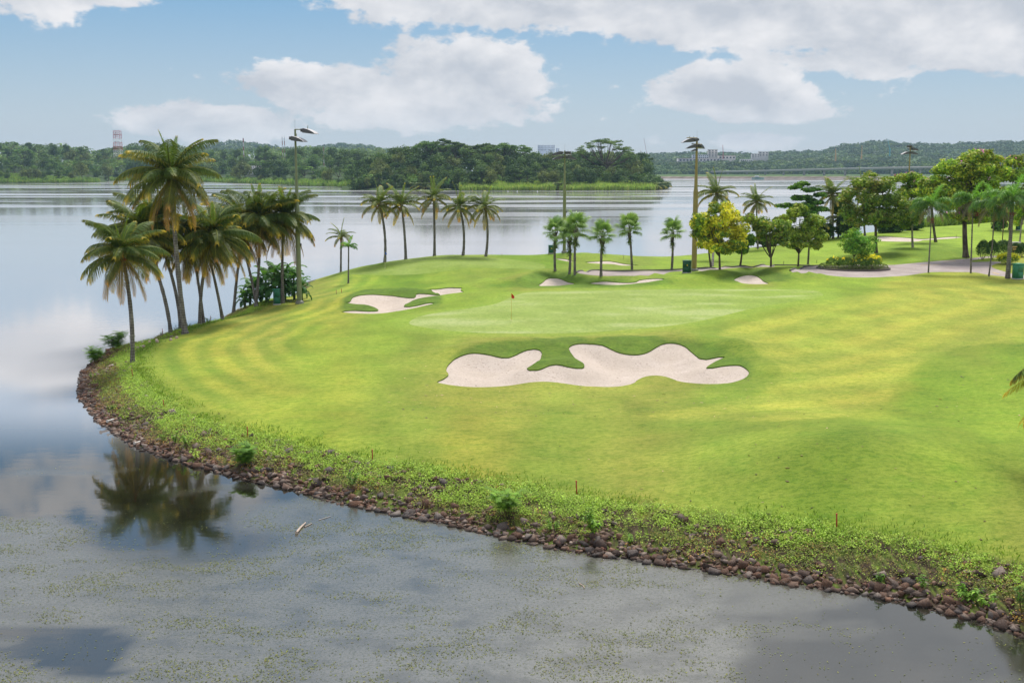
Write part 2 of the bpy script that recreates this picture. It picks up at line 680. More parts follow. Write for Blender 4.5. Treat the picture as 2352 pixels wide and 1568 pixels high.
def grass_mat(name, fine=1.0):
    m, g = mat(name)
    a = g.node('ShaderNodeAttribute', attribute_name='col')
    tc = g.node('ShaderNodeTexCoord')
    P = tc.outputs['Object']
    n1 = g.noise(g.vmath('MULTIPLY', P, (0.55, 1.3, 1)), 0.9, 5, 0.6, 0.4)
    n2 = g.noise(g.vmath('MULTIPLY', P, (0.6, 1.0, 1)), 6.0, 5, 0.7)
    n3 = g.noise(g.vmath('MULTIPLY', P, (0.7, 0.5, 1)), 22.0, 3, 0.75)
    c = a.outputs['Color']
    c = g.mix(g.ramp(n1, 0.48, 0.75, 0, 0.55 * fine), c, g.mix(1.0, c, (0.70, 0.92, 0.7), 'MULTIPLY'))
    c = g.mix(g.ramp(n1, 0.46, 0.25, 0, 0.6 * fine), c, g.mix(1.0, c, (1.16, 1.02, 1.25), 'MULTIPLY'))
    n4 = g.noise(g.vmath('MULTIPLY', P, (0.45, 1.0, 1)), 1.9, 6, 0.72, 0.3)
    c = g.mix(g.ramp(n4, 0.46, 0.68, 0, 0.75 * fine), c, g.mix(1.0, c, (0.66, 0.80, 0.55), 'MULTIPLY'))
    c = g.mix(g.ramp(n2, 0.42, 0.62, 0, 0.95), c, g.mix(1.0, c, (0.66, 0.76, 0.60), 'MULTIPLY'))
    c = g.mix(g.ramp(n3, 0.42, 0.72, 0, 0.55), c, g.mix(1.0, c, (0.60, 0.68, 0.55), 'MULTIPLY'))
    h = g.math('ADD', g.math('MULTIPLY', n2, 0.6), g.math('MULTIPLY', n3, 0.5))
    b = bsdf(g, c, 0.85, 0, 0.15, bump(g, h, 0.045 * fine))
    finish(g, b.outputs[0])
    return m


def sand_mat():
    m, g = mat('bunker sand')
    tc = g.node('ShaderNodeTexCoord')
    P = tc.outputs['Object']
    n1 = g.noise(g.vmath('MULTIPLY', P, (1, 1.5, 1)), 0.5, 5, 0.6)
    n2 = g.noise(P, 7.0, 5, 0.7, 0.5)
    n3 = g.noise(P, 45.0, 2, 0.6)
    c = g.mix(g.ramp(n1, 0.3, 0.7), (0.54, 0.455, 0.39), (0.65, 0.56, 0.495))
    c = g.mix(g.ramp(n2, 0.54, 0.66, 0, 0.75), c, (0.33, 0.23, 0.18))
    vo = g.node('ShaderNodeTexVoronoi')
    g.put(vo.inputs['Vector'], P)
    vo.inputs['Scale'].default_value = 2.6
    foot = g.ramp(vo.outputs['Distance'], 0.05, 0.22)
    c = g.mix(g.ramp(n1, 0.62, 0.42, 0, 0.35), c, (0.66, 0.57, 0.49))
    c = g.mix(g.math('MULTIPLY', g.ramp(foot, 1.0, 0.2), g.ramp(n1, 0.45, 0.6, 0, 0.6)), c, (0.36, 0.27, 0.21))
    rake = g.noise(g.vmath('MULTIPLY', P, (1.2, 9.0, 1)), 2.0, 3, 0.6, 1.2)
    h = g.math('ADD', g.math('MULTIPLY', n2, 0.8), g.math('MULTIPLY', n3, 0.3))
    h = g.math('ADD', h, g.math('MULTIPLY', rake, 0.9))
    h = g.math('ADD', h, g.math('MULTIPLY', foot, 0.5))
    finish(g, bsdf(g, c, 0.95, 0, 0.1, bump(g, h, 0.07)).outputs[0])
    return m


def path_mat():
    m, g = mat('concrete path')
    tc = g.node('ShaderNodeTexCoord')
    P = tc.outputs['Object']
    n1 = g.noise(P, 0.35, 6, 0.65, 0.6)
    n2 = g.noise(P, 9.0, 5, 0.7)
    c = g.mix(g.ramp(n1, 0.35, 0.68), (0.30, 0.25, 0.24), (0.42, 0.36, 0.34))
    c = g.mix(g.ramp(n2, 0.5, 0.8, 0, 0.4), c, (0.20, 0.165, 0.15))
    finish(g, bsdf(g, c, 0.85, 0, 0.2, bump(g, n2, 0.01)).outputs[0])
    return m


def water_mat():
    m, g = mat('lake water')
    tc = g.node('ShaderNodeTexCoord')
    P = tc.outputs['Object']
    a = g.node('ShaderNodeAttribute', attribute_name='col')
    sa = g.node('ShaderNodeSeparateColor')
    g.put(sa.inputs[0], a.outputs['Color'])
    algae, near = sa.outputs[0], sa.outputs[1]
    sx = g.node('ShaderNodeSeparateXYZ')
    g.put(sx.inputs[0], P)
    # breeze: long streaks far out, broad patches nearer
    st = g.noise(g.vmath('MULTIPLY', P, (0.0035, 0.022, 0)), 1.0, 5, 0.6, 0.3)
    far = g.ramp(sx.outputs[1], 170, 520)
    breeze = g.math('MULTIPLY', g.ramp(st, 0.46, 0.56), g.math('ADD', 0.25, g.math('MULTIPLY', far, 0.75)))
    rip = g.noise(g.vmath('MULTIPLY', P, (0.8, 1.6, 0)), 1.1, 4, 0.55, 0.2)
    rip2 = g.noise(g.vmath('MULTIPLY', P, (1, 1.4, 0)), 9.0, 3, 0.6)
    speck = g.noise(P, 9.0, 4, 0.8)
    speck2 = g.noise(g.vmath('MULTIPLY', P, (0.7, 1, 0)), 0.8, 5, 0.65)
    am = g.math('MULTIPLY', algae, g.ramp(speck2, 0.25, 0.6, 0.55, 1.1))
    film = g.math('MULTIPLY', am, 0.75, clamp=True)
    rough = g.math('ADD', 0.012, g.math('MULTIPLY', breeze, 0.20))
    rough = g.math('ADD', rough, g.math('MULTIPLY', film, 0.22))
    base = g.mix(g.ramp(sx.outputs[1], 51, 68), (0.012, 0.012, 0.007), (0.36, 0.355, 0.365))  # base pales with distance: bright sky reflection put into the colour
    base = g.mix(film, base, (0.125, 0.123, 0.108))
    base = g.mix(g.math('MULTIPLY', g.ramp(speck, 0.51, 0.57), am), base, (0.045, 0.048, 0.022))
    h = g.math('ADD', g.math('MULTIPLY', rip, g.ramp(sx.outputs[1], 45, 130, 0.22, 0.8)), g.math('MULTIPLY', rip2, 0.05))
    h = g.math('ADD', h, g.math('MULTIPLY', g.math('MULTIPLY', speck, film), 0.8))
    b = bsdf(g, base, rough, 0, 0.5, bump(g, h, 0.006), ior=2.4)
    finish(g, b.outputs[0])
    return m


def bark_mat(name, c1, c2, ring=9.0):
    m, g = mat(name)
    tc = g.node('ShaderNodeTexCoord')
    P = tc.outputs['Object']
    n = g.noise(g.vmath('MULTIPLY', P, (1, 1, 0.35)), 5.0, 5, 0.7, 0.5)
    sx = g.node('ShaderNodeSeparateXYZ')
    g.put(sx.inputs[0], P)
    w = g.math('SINE', g.math('MULTIPLY', g.math('ADD', sx.outputs[2], g.math('MULTIPLY', n, 0.12)), ring * 2 * math.pi / 1.0))
    f = g.math('ADD', g.math('MULTIPLY', w, 0.07), n)
    c = g.mix(g.ramp(f, 0.3, 0.72), c1, c2)
    finish(g, bsdf(g, c, 0.9, 0, 0.2, bump(g, f, 0.03)).outputs[0])
    return m


def rock_mat():
    m, g = mat('broken stone')
    a = g.node('ShaderNodeAttribute', attribute_name='col')
    oi = g.node('ShaderNodeObjectInfo')
    tc = g.node('ShaderNodeTexCoord')
    n = g.noise(tc.outputs['Object'], 5.0, 6, 0.7)
    c = g.mix(g.ramp(n, 0.3, 0.7), g.mix(1.0, a.outputs['Color'], (0.55, 0.5, 0.48), 'MULTIPLY'), a.outputs['Color'])
    gp = g.node('ShaderNodeNewGeometry')
    sz = g.node('ShaderNodeSeparateXYZ')
    g.put(sz.inputs[0], gp.outputs['Position'])
    c = g.mix(g.ramp(sz.outputs[2], 0.10, 0.02), c, g.mix(1.0, c, (0.38, 0.40, 0.42), 'MULTIPLY'))
    c = g.mix(g.ramp(oi.outputs['Random'], 0.0, 1.0, 0, 0.8, 'LINEAR'), c, g.mix(1.0, c, (1.5, 1.35, 1.25), 'MULTIPLY'))
    finish(g, bsdf(g, c, 0.8, 0, 0.3, bump(g, n, 0.04)).outputs[0])
    return m


M_grass = grass_mat('mown grass')
M_green = grass_mat('green turf', 0.45)
M_sand = sand_mat()
M_path = path_mat()
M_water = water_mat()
M_leaf = attr_mat('leaves', 0.55, 0.2, 0.30, 0.3, 1.5, gain=2.05)
M_farleaf = attr_mat("far leaves", 0.7, 0.2, 0.25, 0.35, 0.12, gain=1.75)
M_frond = attr_mat('palm fronds', 0.5, 0.25, 0.30, 0.25, 2.0, gain=2.0)
M_weed = attr_mat('bank weeds', 0.6, 0.3, 0.25, 0.25, 2.0, gain=1.6)
M_land = attr_mat('wooded ground', 0.95, 0.1, 0, 0.4, 0.05)
M_palmbark = bark_mat('ringed palm bark', (0.085, 0.075, 0.065), (0.27, 0.25, 0.225), 5.0)
M_bark = bark_mat('tree bark', (0.05, 0.038, 0.028), (0.16, 0.13, 0.10), 0.4)
M_palebark = bark_mat('pale bark', (0.20, 0.17, 0.14), (0.42, 0.38, 0.33), 0.7)
M_rock = rock_mat()
M_paint = attr_mat('painted metal', 0.45, 0.5, 0, 0.12, 1.5)
M_attr = attr_mat('matt surfaces', 0.8, 0.3, 0, 0.15, 2.0)
M_glass = plain('lamp glass', (0.30, 0.32, 0.33), 0.1, 0.0, 0.8, 0.05)
M_concrete = plain('weathered concrete', (0.40, 0.39, 0.37), 0.85, 0, 0.2, 0.3, 0.6, 0.01)
M_fruit = attr_mat('fruit', 0.5, 0.4, 0, 0.2, 6.0)

# ------------------------------------------------------------------ outlines on the ground, read from the picture
b_main = crop([(230, 435), (270, 415), (300, 395), (302, 380), (290, 362), (300, 330), (335, 295), (380, 270), (440, 253), (500, 253), (560, 262), (600, 272), (640, 280), (680, 280), (720, 266), (760, 246), (800, 232), (840, 226), (870, 230), (890, 250), (885, 280), (860, 305), (825, 330), (795, 348), (810, 358), (860, 358), (900, 345), (940, 328), (980, 322), (1020, 328), (1070, 340), (1110, 346), (1145, 345), (1157, 330), (1145, 312), (1115, 295), (1090, 275), (1070, 250), (1058, 225), (1070, 208), (1100, 196), (1150, 191), (1210, 194), (1270, 202), (1310, 220), (1360, 243), (1410, 257), (1470, 262), (1530, 255), (1570, 238), (1610, 213), (1650, 194), (1700, 188), (1750, 195), (1790, 212), (1820, 238), (1850, 262), (1880, 285), (1920, 291), (1960, 283), (2000, 275), (2040, 275), (1990, 300), (1950, 322), (1922, 345), (1960, 344), (2020, 333), (2080, 327), (2130, 328), (2165, 345), (2188, 370), (2180, 395), (2140, 420), (2080, 438), (2000, 446), (1900, 446), (1800, 438), (1740, 427), (1690, 408), (1640, 396), (1580, 394), (1530, 403), (1490, 422), (1470, 440), (1420, 455), (1340, 465), (1240, 464), (1140, 459), (1040, 445), (950, 434), (860, 433), (780, 442), (700, 455), (600, 464), (480, 467), (370, 460), (280, 447)], 1600, 1250, 1.568)
b_left = crop([(425, 1310), (465, 1302), (480, 1280), (500, 1258), (560, 1240), (640, 1233), (740, 1235), (850, 1242), (940, 1255), (1020, 1264), (1070, 1262), (1085, 1247), (1085, 1232), (1110, 1225), (1200, 1228), (1270, 1236), (1310, 1234), (1290, 1220), (1240, 1205), (1190, 1188), (1260, 1184), (1350, 1174), (1450, 1170), (1520, 1172), (1505, 1185), (1510, 1198), (1535, 1208), (1480, 1218), (1400, 1228), (1320, 1240), (1230, 1252), (1130, 1268), (1060, 1288), (1010, 1315), (975, 1345), (1030, 1346), (1100, 1335), (1170, 1318), (1230, 1310), (1260, 1315), (1200, 1332), (1100, 1355), (1000, 1375), (900, 1392), (800, 1407), (700, 1414), (580, 1413), (470, 1408), (385, 1395), (430, 1386), (520, 1382), (640, 1388), (720, 1386), (735, 1380), (710, 1360), (650, 1338), (600, 1327), (540, 1325), (470, 1318)], 1200, 650, 2.34)
cB = lambda p: crop(p, 2100, 650, 2.34)
c8 = lambda p: crop(p, 3096, 550, 2.34)
b_a = cB([(130, 1152), (165, 1120), (200, 1090), (245, 1078), (300, 1080), (340, 1090), (400, 1115), (470, 1133), (400, 1143), (320, 1152), (220, 1154)])
b_b = cB([(600, 1128), (680, 1115), (760, 1110), (850, 1117), (950, 1122), (1040, 1115), (1065, 1100), (1140, 1088), (1220, 1084), (1310, 1090), (1250, 1102), (1150, 1120), (1050, 1130), (960, 1140), (850, 1145), (720, 1142)])
b_c = cB([(1955, 1095), (2000, 1070), (2050, 1055), (2110, 1050), (2160, 1058), (2200, 1080), (2235, 1110), (2285, 1132), (2200, 1138), (2100, 1136), (2030, 1128), (1990, 1112)])
b_d = cB([(275, 897), (340, 898), (400, 905), (455, 924), (400, 926), (330, 912)])
b_e = cB([(560, 932), (650, 925), (740, 920), (800, 922), (850, 930), (920, 945), (1000, 955), (1070, 960), (980, 964), (900, 963), (830, 952), (760, 948), (680, 946), (600, 940)])
b_f = c8([(930, 937), (960, 927), (1050, 925), (1180, 932), (1290, 940), (1390, 948), (1500, 940), (1600, 931), (1700, 927), (1765, 932), (1700, 942), (1600, 950), (1500, 955), (1400, 961), (1350, 972), (1250, 975), (1100, 973), (1000, 969), (930, 961), (965, 950)])
path_a = cB([(485, 1028), (520, 1017), (620, 1014), (760, 1017), (900, 1018), (1050, 1016), (1200, 1014), (1350, 1010), (1470, 1004), (1600, 997), (1750, 989), (1900, 979), (2050, 972), (2200, 967), (2330, 965), (2330, 973), (2200, 976), (2050, 982), (1900, 992), (1760, 1002), (1600, 1009), (1480, 1017), (1350, 1027), (1200, 1041), (1080, 1055), (1020, 1061), (900, 1059), (760, 1061), (640, 1056), (540, 1043)])
path_b = c8([(150, 1243), (250, 1228), (345, 1206), (450, 1200), (600, 1196), (800, 1190), (1000, 1190), (1110, 1192), (1300, 1176), (1500, 1158), (1700, 1142), (1830, 1131), (1900, 1122), (2000, 1112), (2090, 1108), (2120, 1118), (2000, 1128), (1900, 1143), (1835, 1157), (1850, 1165), (1960, 1163), (2080, 1160), (2130, 1170), (2080, 1182), (2035, 1203), (2070, 1228), (2140, 1250), (2235, 1275), (2340, 1286), (2500, 1300), (2500, 1345), (2340, 1327), (2150, 1300), (2010, 1286), (1880, 1263), (1700, 1259), (1500, 1259), (1400, 1269), (1250, 1291), (1100, 1301), (900, 1309), (700, 1307), (520, 1291), (420, 1272), (300, 1268), (220, 1255)])
green_a = [(940, 742), (960, 728), (1010, 717), (1080, 708), (1140, 697), (1180, 680), (1210, 672), (1260, 669), (1350, 667), (1500, 665), (1650, 664), (1800, 665), (1870, 668), (1890, 675), (1880, 683), (1820, 693), (1760, 702), (1700, 715), (1640, 730), (1580, 742), (1500, 752), (1400, 760), (1300, 765), (1200, 766), (1100, 764), (1020, 758), (965, 750)]
green_b = crop([(140, 1010), (300, 985), (480, 972), (640, 968), (740, 965), (790, 950), (770, 920), (800, 895), (900, 882), (1000, 877), (1260, 871), (1530, 877), (1800, 890), (1990, 908), (2160, 928), (2270, 950), (2295, 975), (2250, 995), (2150, 1000), (1900, 990), (1650, 985), (1500, 1000), (1300, 1025), (1100, 1045), (900, 1052), (600, 1052), (400, 1045), (250, 1035)], 1200, 650, 2.34)


def ground_loop(px, step=0.3, smooth=True):
    P = np.array([at(x, y)[:2] for x, y in px])
    return catmull(P, step)


L_bunk = [(ground_loop(b_main, 0.25), 0.55, 'large white sand bunker with a grass tongue in front of the putting green'),
          (ground_loop(b_left, 0.3), 0.5, 'sand bunker left of the red flag with thin grass fingers reaching in'),
          (ground_loop(b_a, 0.3), 0.35, 'small arched sand bunker in the bank below the leftmost fan palm'),
          (ground_loop(b_b, 0.3), 0.25, 'long thin sand bunker in the bank in front of the round end of the path'),
          (ground_loop(b_c, 0.3), 0.35, 'half moon sand bunker in the bank in front of the tree with yellow leaves'),
          (ground_loop(b_d, 0.4), 0.2, 'tiny sliver of sand bunker behind the fan palms beside the second flat green'),
          (ground_loop(b_e, 0.4), 0.2, 'narrow wavy sand bunker on the far slope behind the fan palms'),
          (ground_loop(b_f, 0.5), 0.3, 'far flat sand bunker on the fairway near the reeds and flowering tree')]
L_green = [ground_loop(green_a, 0.6), ground_loop(green_b, 0.8)]
L_path = [ground_loop(path_a, 0.5), ground_loop(path_b, 0.4)]
R_rough = [catmull([at(x, y)[:2] for x, y in crop([(340, 262), (420, 212), (520, 187), (680, 172), (850, 158), (1030, 152), (1200, 160), (1350, 148), (1500, 143), (1650, 150), (1800, 165), (1950, 185), (2070, 212), (2080, 240), (2050, 270), (1900, 330), (1500, 380), (1150, 390), (800, 390), (500, 320), (330, 320)], 1600, 1250, 1.568)], 0.6),
           catmull([at(x, y)[:2] for x, y in crop([(1905, 350), (1990, 285), (2080, 262), (2150, 270), (2210, 320), (2215, 390), (2150, 430), (2100, 400)], 1600, 1250, 1.568)], 0.6),
           catmull([at(x, y)[:2] for x, y in crop([(380, 1300), (430, 1250), (520, 1205), (700, 1180), (900, 1170), (1100, 1180), (1320, 1230), (1300, 1330), (960, 1360), (760, 1400), (400, 1392)], 1200, 650, 2.34)], 0.6),
           catmull([at(x, y)[:2] for x, y in [(1100, 650), (1180, 640), (1235, 622), (1300, 622), (1350, 634), (1420, 640), (1500, 640), (1560, 650), (1430, 660), (1240, 662), (1150, 660)]], 0.8),
           catmull([at(x, y)[:2] for x, y in [(1640, 642), (1690, 620), (1740, 614), (1800, 626), (1830, 640), (1780, 648), (1700, 648)]], 0.8)]

# ------------------------------------------------------------------ triangulate the land once, cut it along the outlines
az = np.arange(R(-32), R(40), R(0.15))
rr = [26.0]
while rr[-1] < 258:
    rr.append(rr[-1] * 1.0105)
A_, R_ = np.meshgrid(az, np.array(rr))
gxp = (R_ * np.tan(A_)).ravel()
gyp = R_.ravel()
gxp = gxp + (rng.random(len(gxp)) - 0.5) * 0.0006 * gyp
keep = (inland(gxp, gyp) > -2.2) & (gxp > GX0 + 1) & (gxp < GX1 - 1) & (gyp < GY1 - 1)
gxp, gyp = gxp[keep], gyp[keep]
loops = [l for l, _, _ in L_bunk] + L_green + L_path
for l in loops:
    near = seg_dist(l, gxp, gyp)
    kk = near > 0.07
    gxp, gyp = gxp[kk], gyp[kk]
pts2 = [Vector((a, b)) for a, b in zip(gxp, gyp)]
edges = []
for l in loops:
    s0 = len(pts2)
    pts2 += [Vector((float(a), float(b))) for a, b in l]
    edges += [(s0 + i, s0 + (i + 1) % len(l)) for i in range(len(l))]
vo, eo, fo, _, _, _ = delaunay_2d_cdt(pts2, edges, [], 0, 1e-4)
V2 = np.array([(v.x, v.y) for v in vo])
T = np.array([f for f in fo if len(f) == 3])
# keep faces upright
cr = (V2[T[:, 1], 0] - V2[T[:, 0], 0]) * (V2[T[:, 2], 1] - V2[T[:, 0], 1]) - (V2[T[:, 1], 1] - V2[T[:, 0], 1]) * (V2[T[:, 2], 0] - V2[T[:, 0], 0])
T[cr < 0] = T[cr < 0][:, ::-1]
cen = V2[T].mean(1)
ext = V2[T].max(1) - V2[T].min(1)
ok = (inland(cen[:, 0], cen[:, 1]) > -2.0) & (ext.max(1) < 8)
T = T[ok]
cen = cen[ok]
V3 = np.column_stack([V2, hgt(V2[:, 0], V2[:, 1])])

# ---- lawn colour: what grass grows where (dry, lush, worn), painted from patches seen on the course
G_yel = np.array([.400, .372, .078])     # dry yellowish fairway
G_lime = np.array([.255, .340, .048])    # bright green
G_mid = np.array([.240, .300, .058])     # ordinary lawn
G_deep = np.array([.130, .215, .022])    # lush deep green
G_olive = np.array([.310, .298, .078])
G_pale = np.array([.305, .370, .095])    # clipped green turf
blobs = [(430, 850, G_mid, 60), (480, 830, G_yel, 45), (520, 870, G_yel, 60), (640, 890, G_yel, 60), (780, 900, G_yel, 60), (950, 905, G_olive, 60), (1150, 915, G_olive, 70), (1400, 925, G_olive, 80),
         (600, 780, G_olive, 50), (720, 800, G_lime, 55), (680, 840, G_mid, 45), (850, 830, G_lime, 60), (900, 870, G_mid, 60), (420, 900, G_mid, 60), (520, 930, G_mid, 70),
         (700, 960, G_lime, 70), (900, 980, G_mid, 80), (1100, 1000, G_yel * 0.85, 80), (1300, 1040, G_mid, 90), (1600, 1060, G_mid, 90), (1500, 980, G_olive, 80), (1850, 1010, G_mid, 80),
         (1900, 1080, G_deep, 80), (2100, 1100, G_mid, 90), (2200, 1000, G_lime, 90), (2300, 900, G_lime, 70), (2200, 860, G_deep * 1.2, 60), (2330, 820, G_deep * 1.2, 50), (2250, 780, G_olive, 60),
         (1850, 930, G_yel, 60), (2000, 880, G_yel, 50), (1950, 800, G_yel * 1.05, 50), (2100, 720, G_yel, 60), (2250, 700, G_yel, 60), (1900, 720, G_lime, 45), (1800, 760, G_yel, 45), (1850, 840, G_mid, 50), (2330, 660, G_olive, 30),
         (2000, 660, G_lime, 25), (760, 740, G_yel, 45), (620, 735, G_olive, 35), (880, 750, G_lime, 35), (990, 790, G_mid, 40), (830, 780, G_mid, 40), (1050, 690, G_lime, 25), (1130, 675, G_lime, 25), (1780, 700, G_lime, 35),
         (850, 650, G_lime, 30), (720, 660, G_olive, 30), (900, 635, G_deep * 1.2, 30), (1100, 635, G_mid, 30), (760, 625, G_mid, 30), (1200, 610, G_deep * 1.3, 25), (1400, 600, G_mid, 30), (1600, 600, G_lime, 30), (1560, 660, G_lime, 20), (1200, 650, G_olive, 25),
         (1750, 590, G_lime, 30), (1950, 575, G_lime * 1.15, 30), (2100, 560, G_lime * 1.15, 30), (2250, 545, G_lime * 1.2, 30), (2130, 583, G_deep, 16), (2200, 585, G_deep, 14), (2070, 583, G_deep * 1.1, 14), (1750, 640, G_olive, 20),
         (2300, 1200, G_mid, 90), (1500, 1130, G_olive, 70), (2350, 1230, G_olive, 60), (350, 900, G_mid, 40), (1700, 880, G_mid, 50), (1000, 850, G_olive, 40)]
bw = []
for x, y, c, r in blobs:
    p = at(x, y)
    bw.append((math.atan2(p[0], p[1]), math.log(p[1]), r / FP * 1.15, r * p[1] / (H * FP) * 1.5, c))


FAIR = catmull([at(x, y)[:2] for x, y in [(2420, 655), (2050, 668), (1900, 690), (1780, 722), (1650, 768), (1730, 800), (1795, 850), (1750, 900), (1600, 935), (1480, 955), (1640, 966), (1780, 966), (1880, 961), (1950, 951), (2010, 933), (2045, 908), (2056, 885), (2090, 850), (2150, 815), (2250, 790), (2420, 772)]], 1.0)


def lawn_colour(x, y):
    a = np.arctan2(x, y)
    l = np.log(np.maximum(y, 5))
    wx = (fbm(x / 4, y / 4, 3, 5) - 0.5) * 0.04
    wy = (fbm(x / 4 + 50, y / 4, 4, 5) - 0.5) * 0.07
    a = a + wx
    l = l + wy
    W = np.full(len(x), 1e-5)
    C = np.tile(G_mid * 1e-5, (len(x), 1))
    for ba, bl, ra, rl, c in bw:
        w = np.exp(-((a - ba) / ra) ** 2 - ((l - bl) / rl) ** 2)
        W += w
        C += w[:, None] * c
    C = C / W[:, None]
    C = C * .86 + np.array([.285, .325, .042])[None] * .14
    # mower bands following the green
    dg = seg_dist(L_green[0], x, y)
    jit = (fbm(x / 1.5, y / 1.5, 12, 3) - .5) * .7
    ins = in_poly(FAIR, x, y)
    dF = seg_dist(FAIR, x, y)
    wF = sstep(np.where(ins, dF, -dF) + jit * .4, -.35, .35)
    band = np.tanh(3.0 * np.sin(2 * math.pi * (dg + 0.4 * (fbm(x / 14, y / 14, 8, 2) - 0.5) + jit * .25) / 4.2))
    ampl = (0.035 + 0.19 * wF) * sstep(dg, 1.5, 4) * (1 - sstep(dg, 30, 45))
    tint = np.array([1.0, .55, .7])
    C = C * (1 + (band * ampl)[:, None] * tint[None])
    C = C * (1 - .5 * wF)[:, None] + np.array([.390, .385, .085])[None] * (.5 * wF)[:, None]
    edge = np.exp(-(np.where(ins, 9, dF) / 3.5) ** 2) * .22
    C = C * (1 - edge)[:, None] + G_deep[None] * edge[:, None]
    si = inland(x, y)
    b2 = np.tanh(2.2 * np.sin(2 * math.pi * (si + jit * .15) / 2.1))
    a2 = .20 * sstep(si, 4, 5) * (1 - sstep(si, 15, 20)) * sstep(-x, 12, 18)
    C = C * (1 + (b2 * a2)[:, None] * tint[None])
    n = fbm(x / 2.2, y / 3.4, 31, 4)
    C = C * (0.74 + 0.52 * n)[:, None]
    n2 = sstep(fbm(x / 3.1 + 9, y / 2.3, 47, 4), 0.58, 0.72)
    C = C * (1 - 0.18 * n2)[:, None] + (G_deep * 0.18)[None] * n2[:, None]
    # apron round the green: bright lime
    C = C * np.array([.97, 1.0, .72])[None]
    ap = 1 - sstep(dg, 0.8, 2.6)
    C = C * (1 - 0.6 * ap)[:, None] + (G_lime * 1.12)[None] * 0.6 * ap[:, None]
    return C


def ground_colour(x, y):
    C = lawn_colour(x, y)
    for i, L in enumerate(R_rough):
        ins = in_poly(L, x, y)
        d = seg_dist(L, x, y)
        w = sstep(np.where(ins, d, -d), -0.25, 0.5)
        n = fbm(x / 0.7, y / 0.9, 61, 3)
        rc = G_deep[None] * (0.55 + 0.6 * n)[:, None] * (1.0 if i != 3 else 1.25)
        C = C * (1 - w * 0.9)[:, None] + rc * (w * 0.9)[:, None]
    s = inland(x, y)
    nb = fbm(x / .45, y / .45, 71, 4)
    near = (y < 88)
    wl = np.where(near, 1 - sstep(s + (nb - 0.5) * 2.2, 2.4, 3.6), 1 - sstep(s + (nb - 0.5) * 1.2, 0.7, 1.6))
    soil = np.array([.075, .050, .034])
    weed = np.array([.12, .15, .03])
    mixn = sstep(nb + (rng.random(len(x)) - .5) * .35, 0.48, 0.6)
    bc = (soil[None] * (1 - mixn)[:, None] + weed[None] * mixn[:, None]) * (.45 + 1.1 * rng.random(len(x)))[:, None]
    C = C * (1 - wl)[:, None] + bc * wl[:, None]
    return C


def region(loop):
    return in_poly(loop, cen[:, 0], cen[:, 1])


used = np.zeros(len(T), bool)
bunk_masks = []
for loop, dep, lab in L_bunk:
    mk = region(loop) & ~used
    used |= mk
    bunk_masks.append(mk)
green_masks = []
for loop in L_green:
    mk = region(loop) & ~used
    used |= mk
    green_masks.append(mk)
path_masks = []
for loop in L_path:
    mk = region(loop) & ~used
    used |= mk
    path_masks.append(mk)


def part_mesh(mask, name, mt, colour, zf=None):
    tri = T[mask]
    ids, inv = np.unique(tri, return_inverse=True)
    P = V3[ids].copy()
    if zf is not None:
        P[:, 2] = zf(P)
    b = MB()
    b.add(P, inv.reshape(-1, 3), colour(P[:, 0], P[:, 1]))
    return b, P


b, _ = part_mesh(~used, 'ground', M_grass, ground_colour)
# the turned-down grass lip round every bunker
for loop, dep, lab in L_bunk:
    z0 = hgt(loop[:, 0], loop[:, 1])
    n = len(loop)
    lip = 0.09
    top = np.column_stack([loop + rng.normal(0, .012, loop.shape), z0])
    bot = np.column_stack([loop, z0 - lip - 0.02])
    F = [(i, (i + 1) % n, n + (i + 1) % n, n + i) for i in range(n)]
    b.add(np.vstack([top, bot]), F, G_deep * 0.85)
o = b.build('ground', M_grass, smooth=True)
tag(o, kind='structure')
nm = 0
for (loop, dep, lab), mk in zip(L_bunk, bunk_masks):
    def zf(P, loop=loop, dep=dep):
        d = seg_dist(loop, P[:, 0], P[:, 1])
        rak = (fbm(P[:, 0] / 0.5, P[:, 1] / 0.9, 5, 3) - 0.5) * 0.07 * sstep(d, 0.1, 0.6)
        return P[:, 2] - 0.07 - dep * sstep(d, 0.0, 2.2) + rak
    b, _ = part_mesh(mk, 'sand_bunker', M_sand, lambda x, y: np.tile([.6, .5, .45], (len(x), 1)), zf)
    o = b.build('sand_bunker', M_sand, smooth=True)
    tag(o, lab, kind='structure')
for i, mk in enumerate(green_masks):
    def gc(x, y, i=i):
        n = fbm(x / 6, y / 2.2, 91, 4)
        n2 = fbm(x / 1.2, y / 2.0, 95, 3)
        c0 = G_pale if i == 0 else np.array([.235, .315, .050])
        if i == 0:
            px__, _ = proj(x, y, 2.1)
            rt = sstep(px__ + (n - .5) * 300, 1500, 1850)[:, None]
            c0 = G_pale[None] * (1 - rt) + np.array([.275, .365, .055])[None] * rt
        else:
            c0 = c0[None]
        C = c0 * (0.88 + 0.24 * n2)[:, None]
        wp = sstep(n, 0.5, 0.72) * (0.55 if i == 0 else 0.15)
        C = C * (1 - wp)[:, None] + np.array([.47, .49, .24])[None] * wp[:, None]
        wd = sstep(n, 0.46, 0.3) * 0.35
        return C * (1 - wd)[:, None] + np.array([.19, .27, .04])[None] * wd[:, None]
    b, _ = part_mesh(mk, 'putting_green', M_green, gc)
    o = b.build('putting_green', M_green, smooth=True)
    tag(o, ['large pale putting green with the red flag behind the big bunker', 'far raised putting green with a blue flag in front of the lake palms'][i], kind='structure')
for i, mk in enumerate(path_masks):
    b, _ = part_mesh(mk, 'path', M_path, lambda x, y: np.tile([.5, .4, .4], (len(x), 1)))
    o = b.build('path', M_path, smooth=True)
    tag(o, ['concrete cart path with a round end behind the bunkers', 'wide concrete cart path round the planted island'][i], kind='structure')
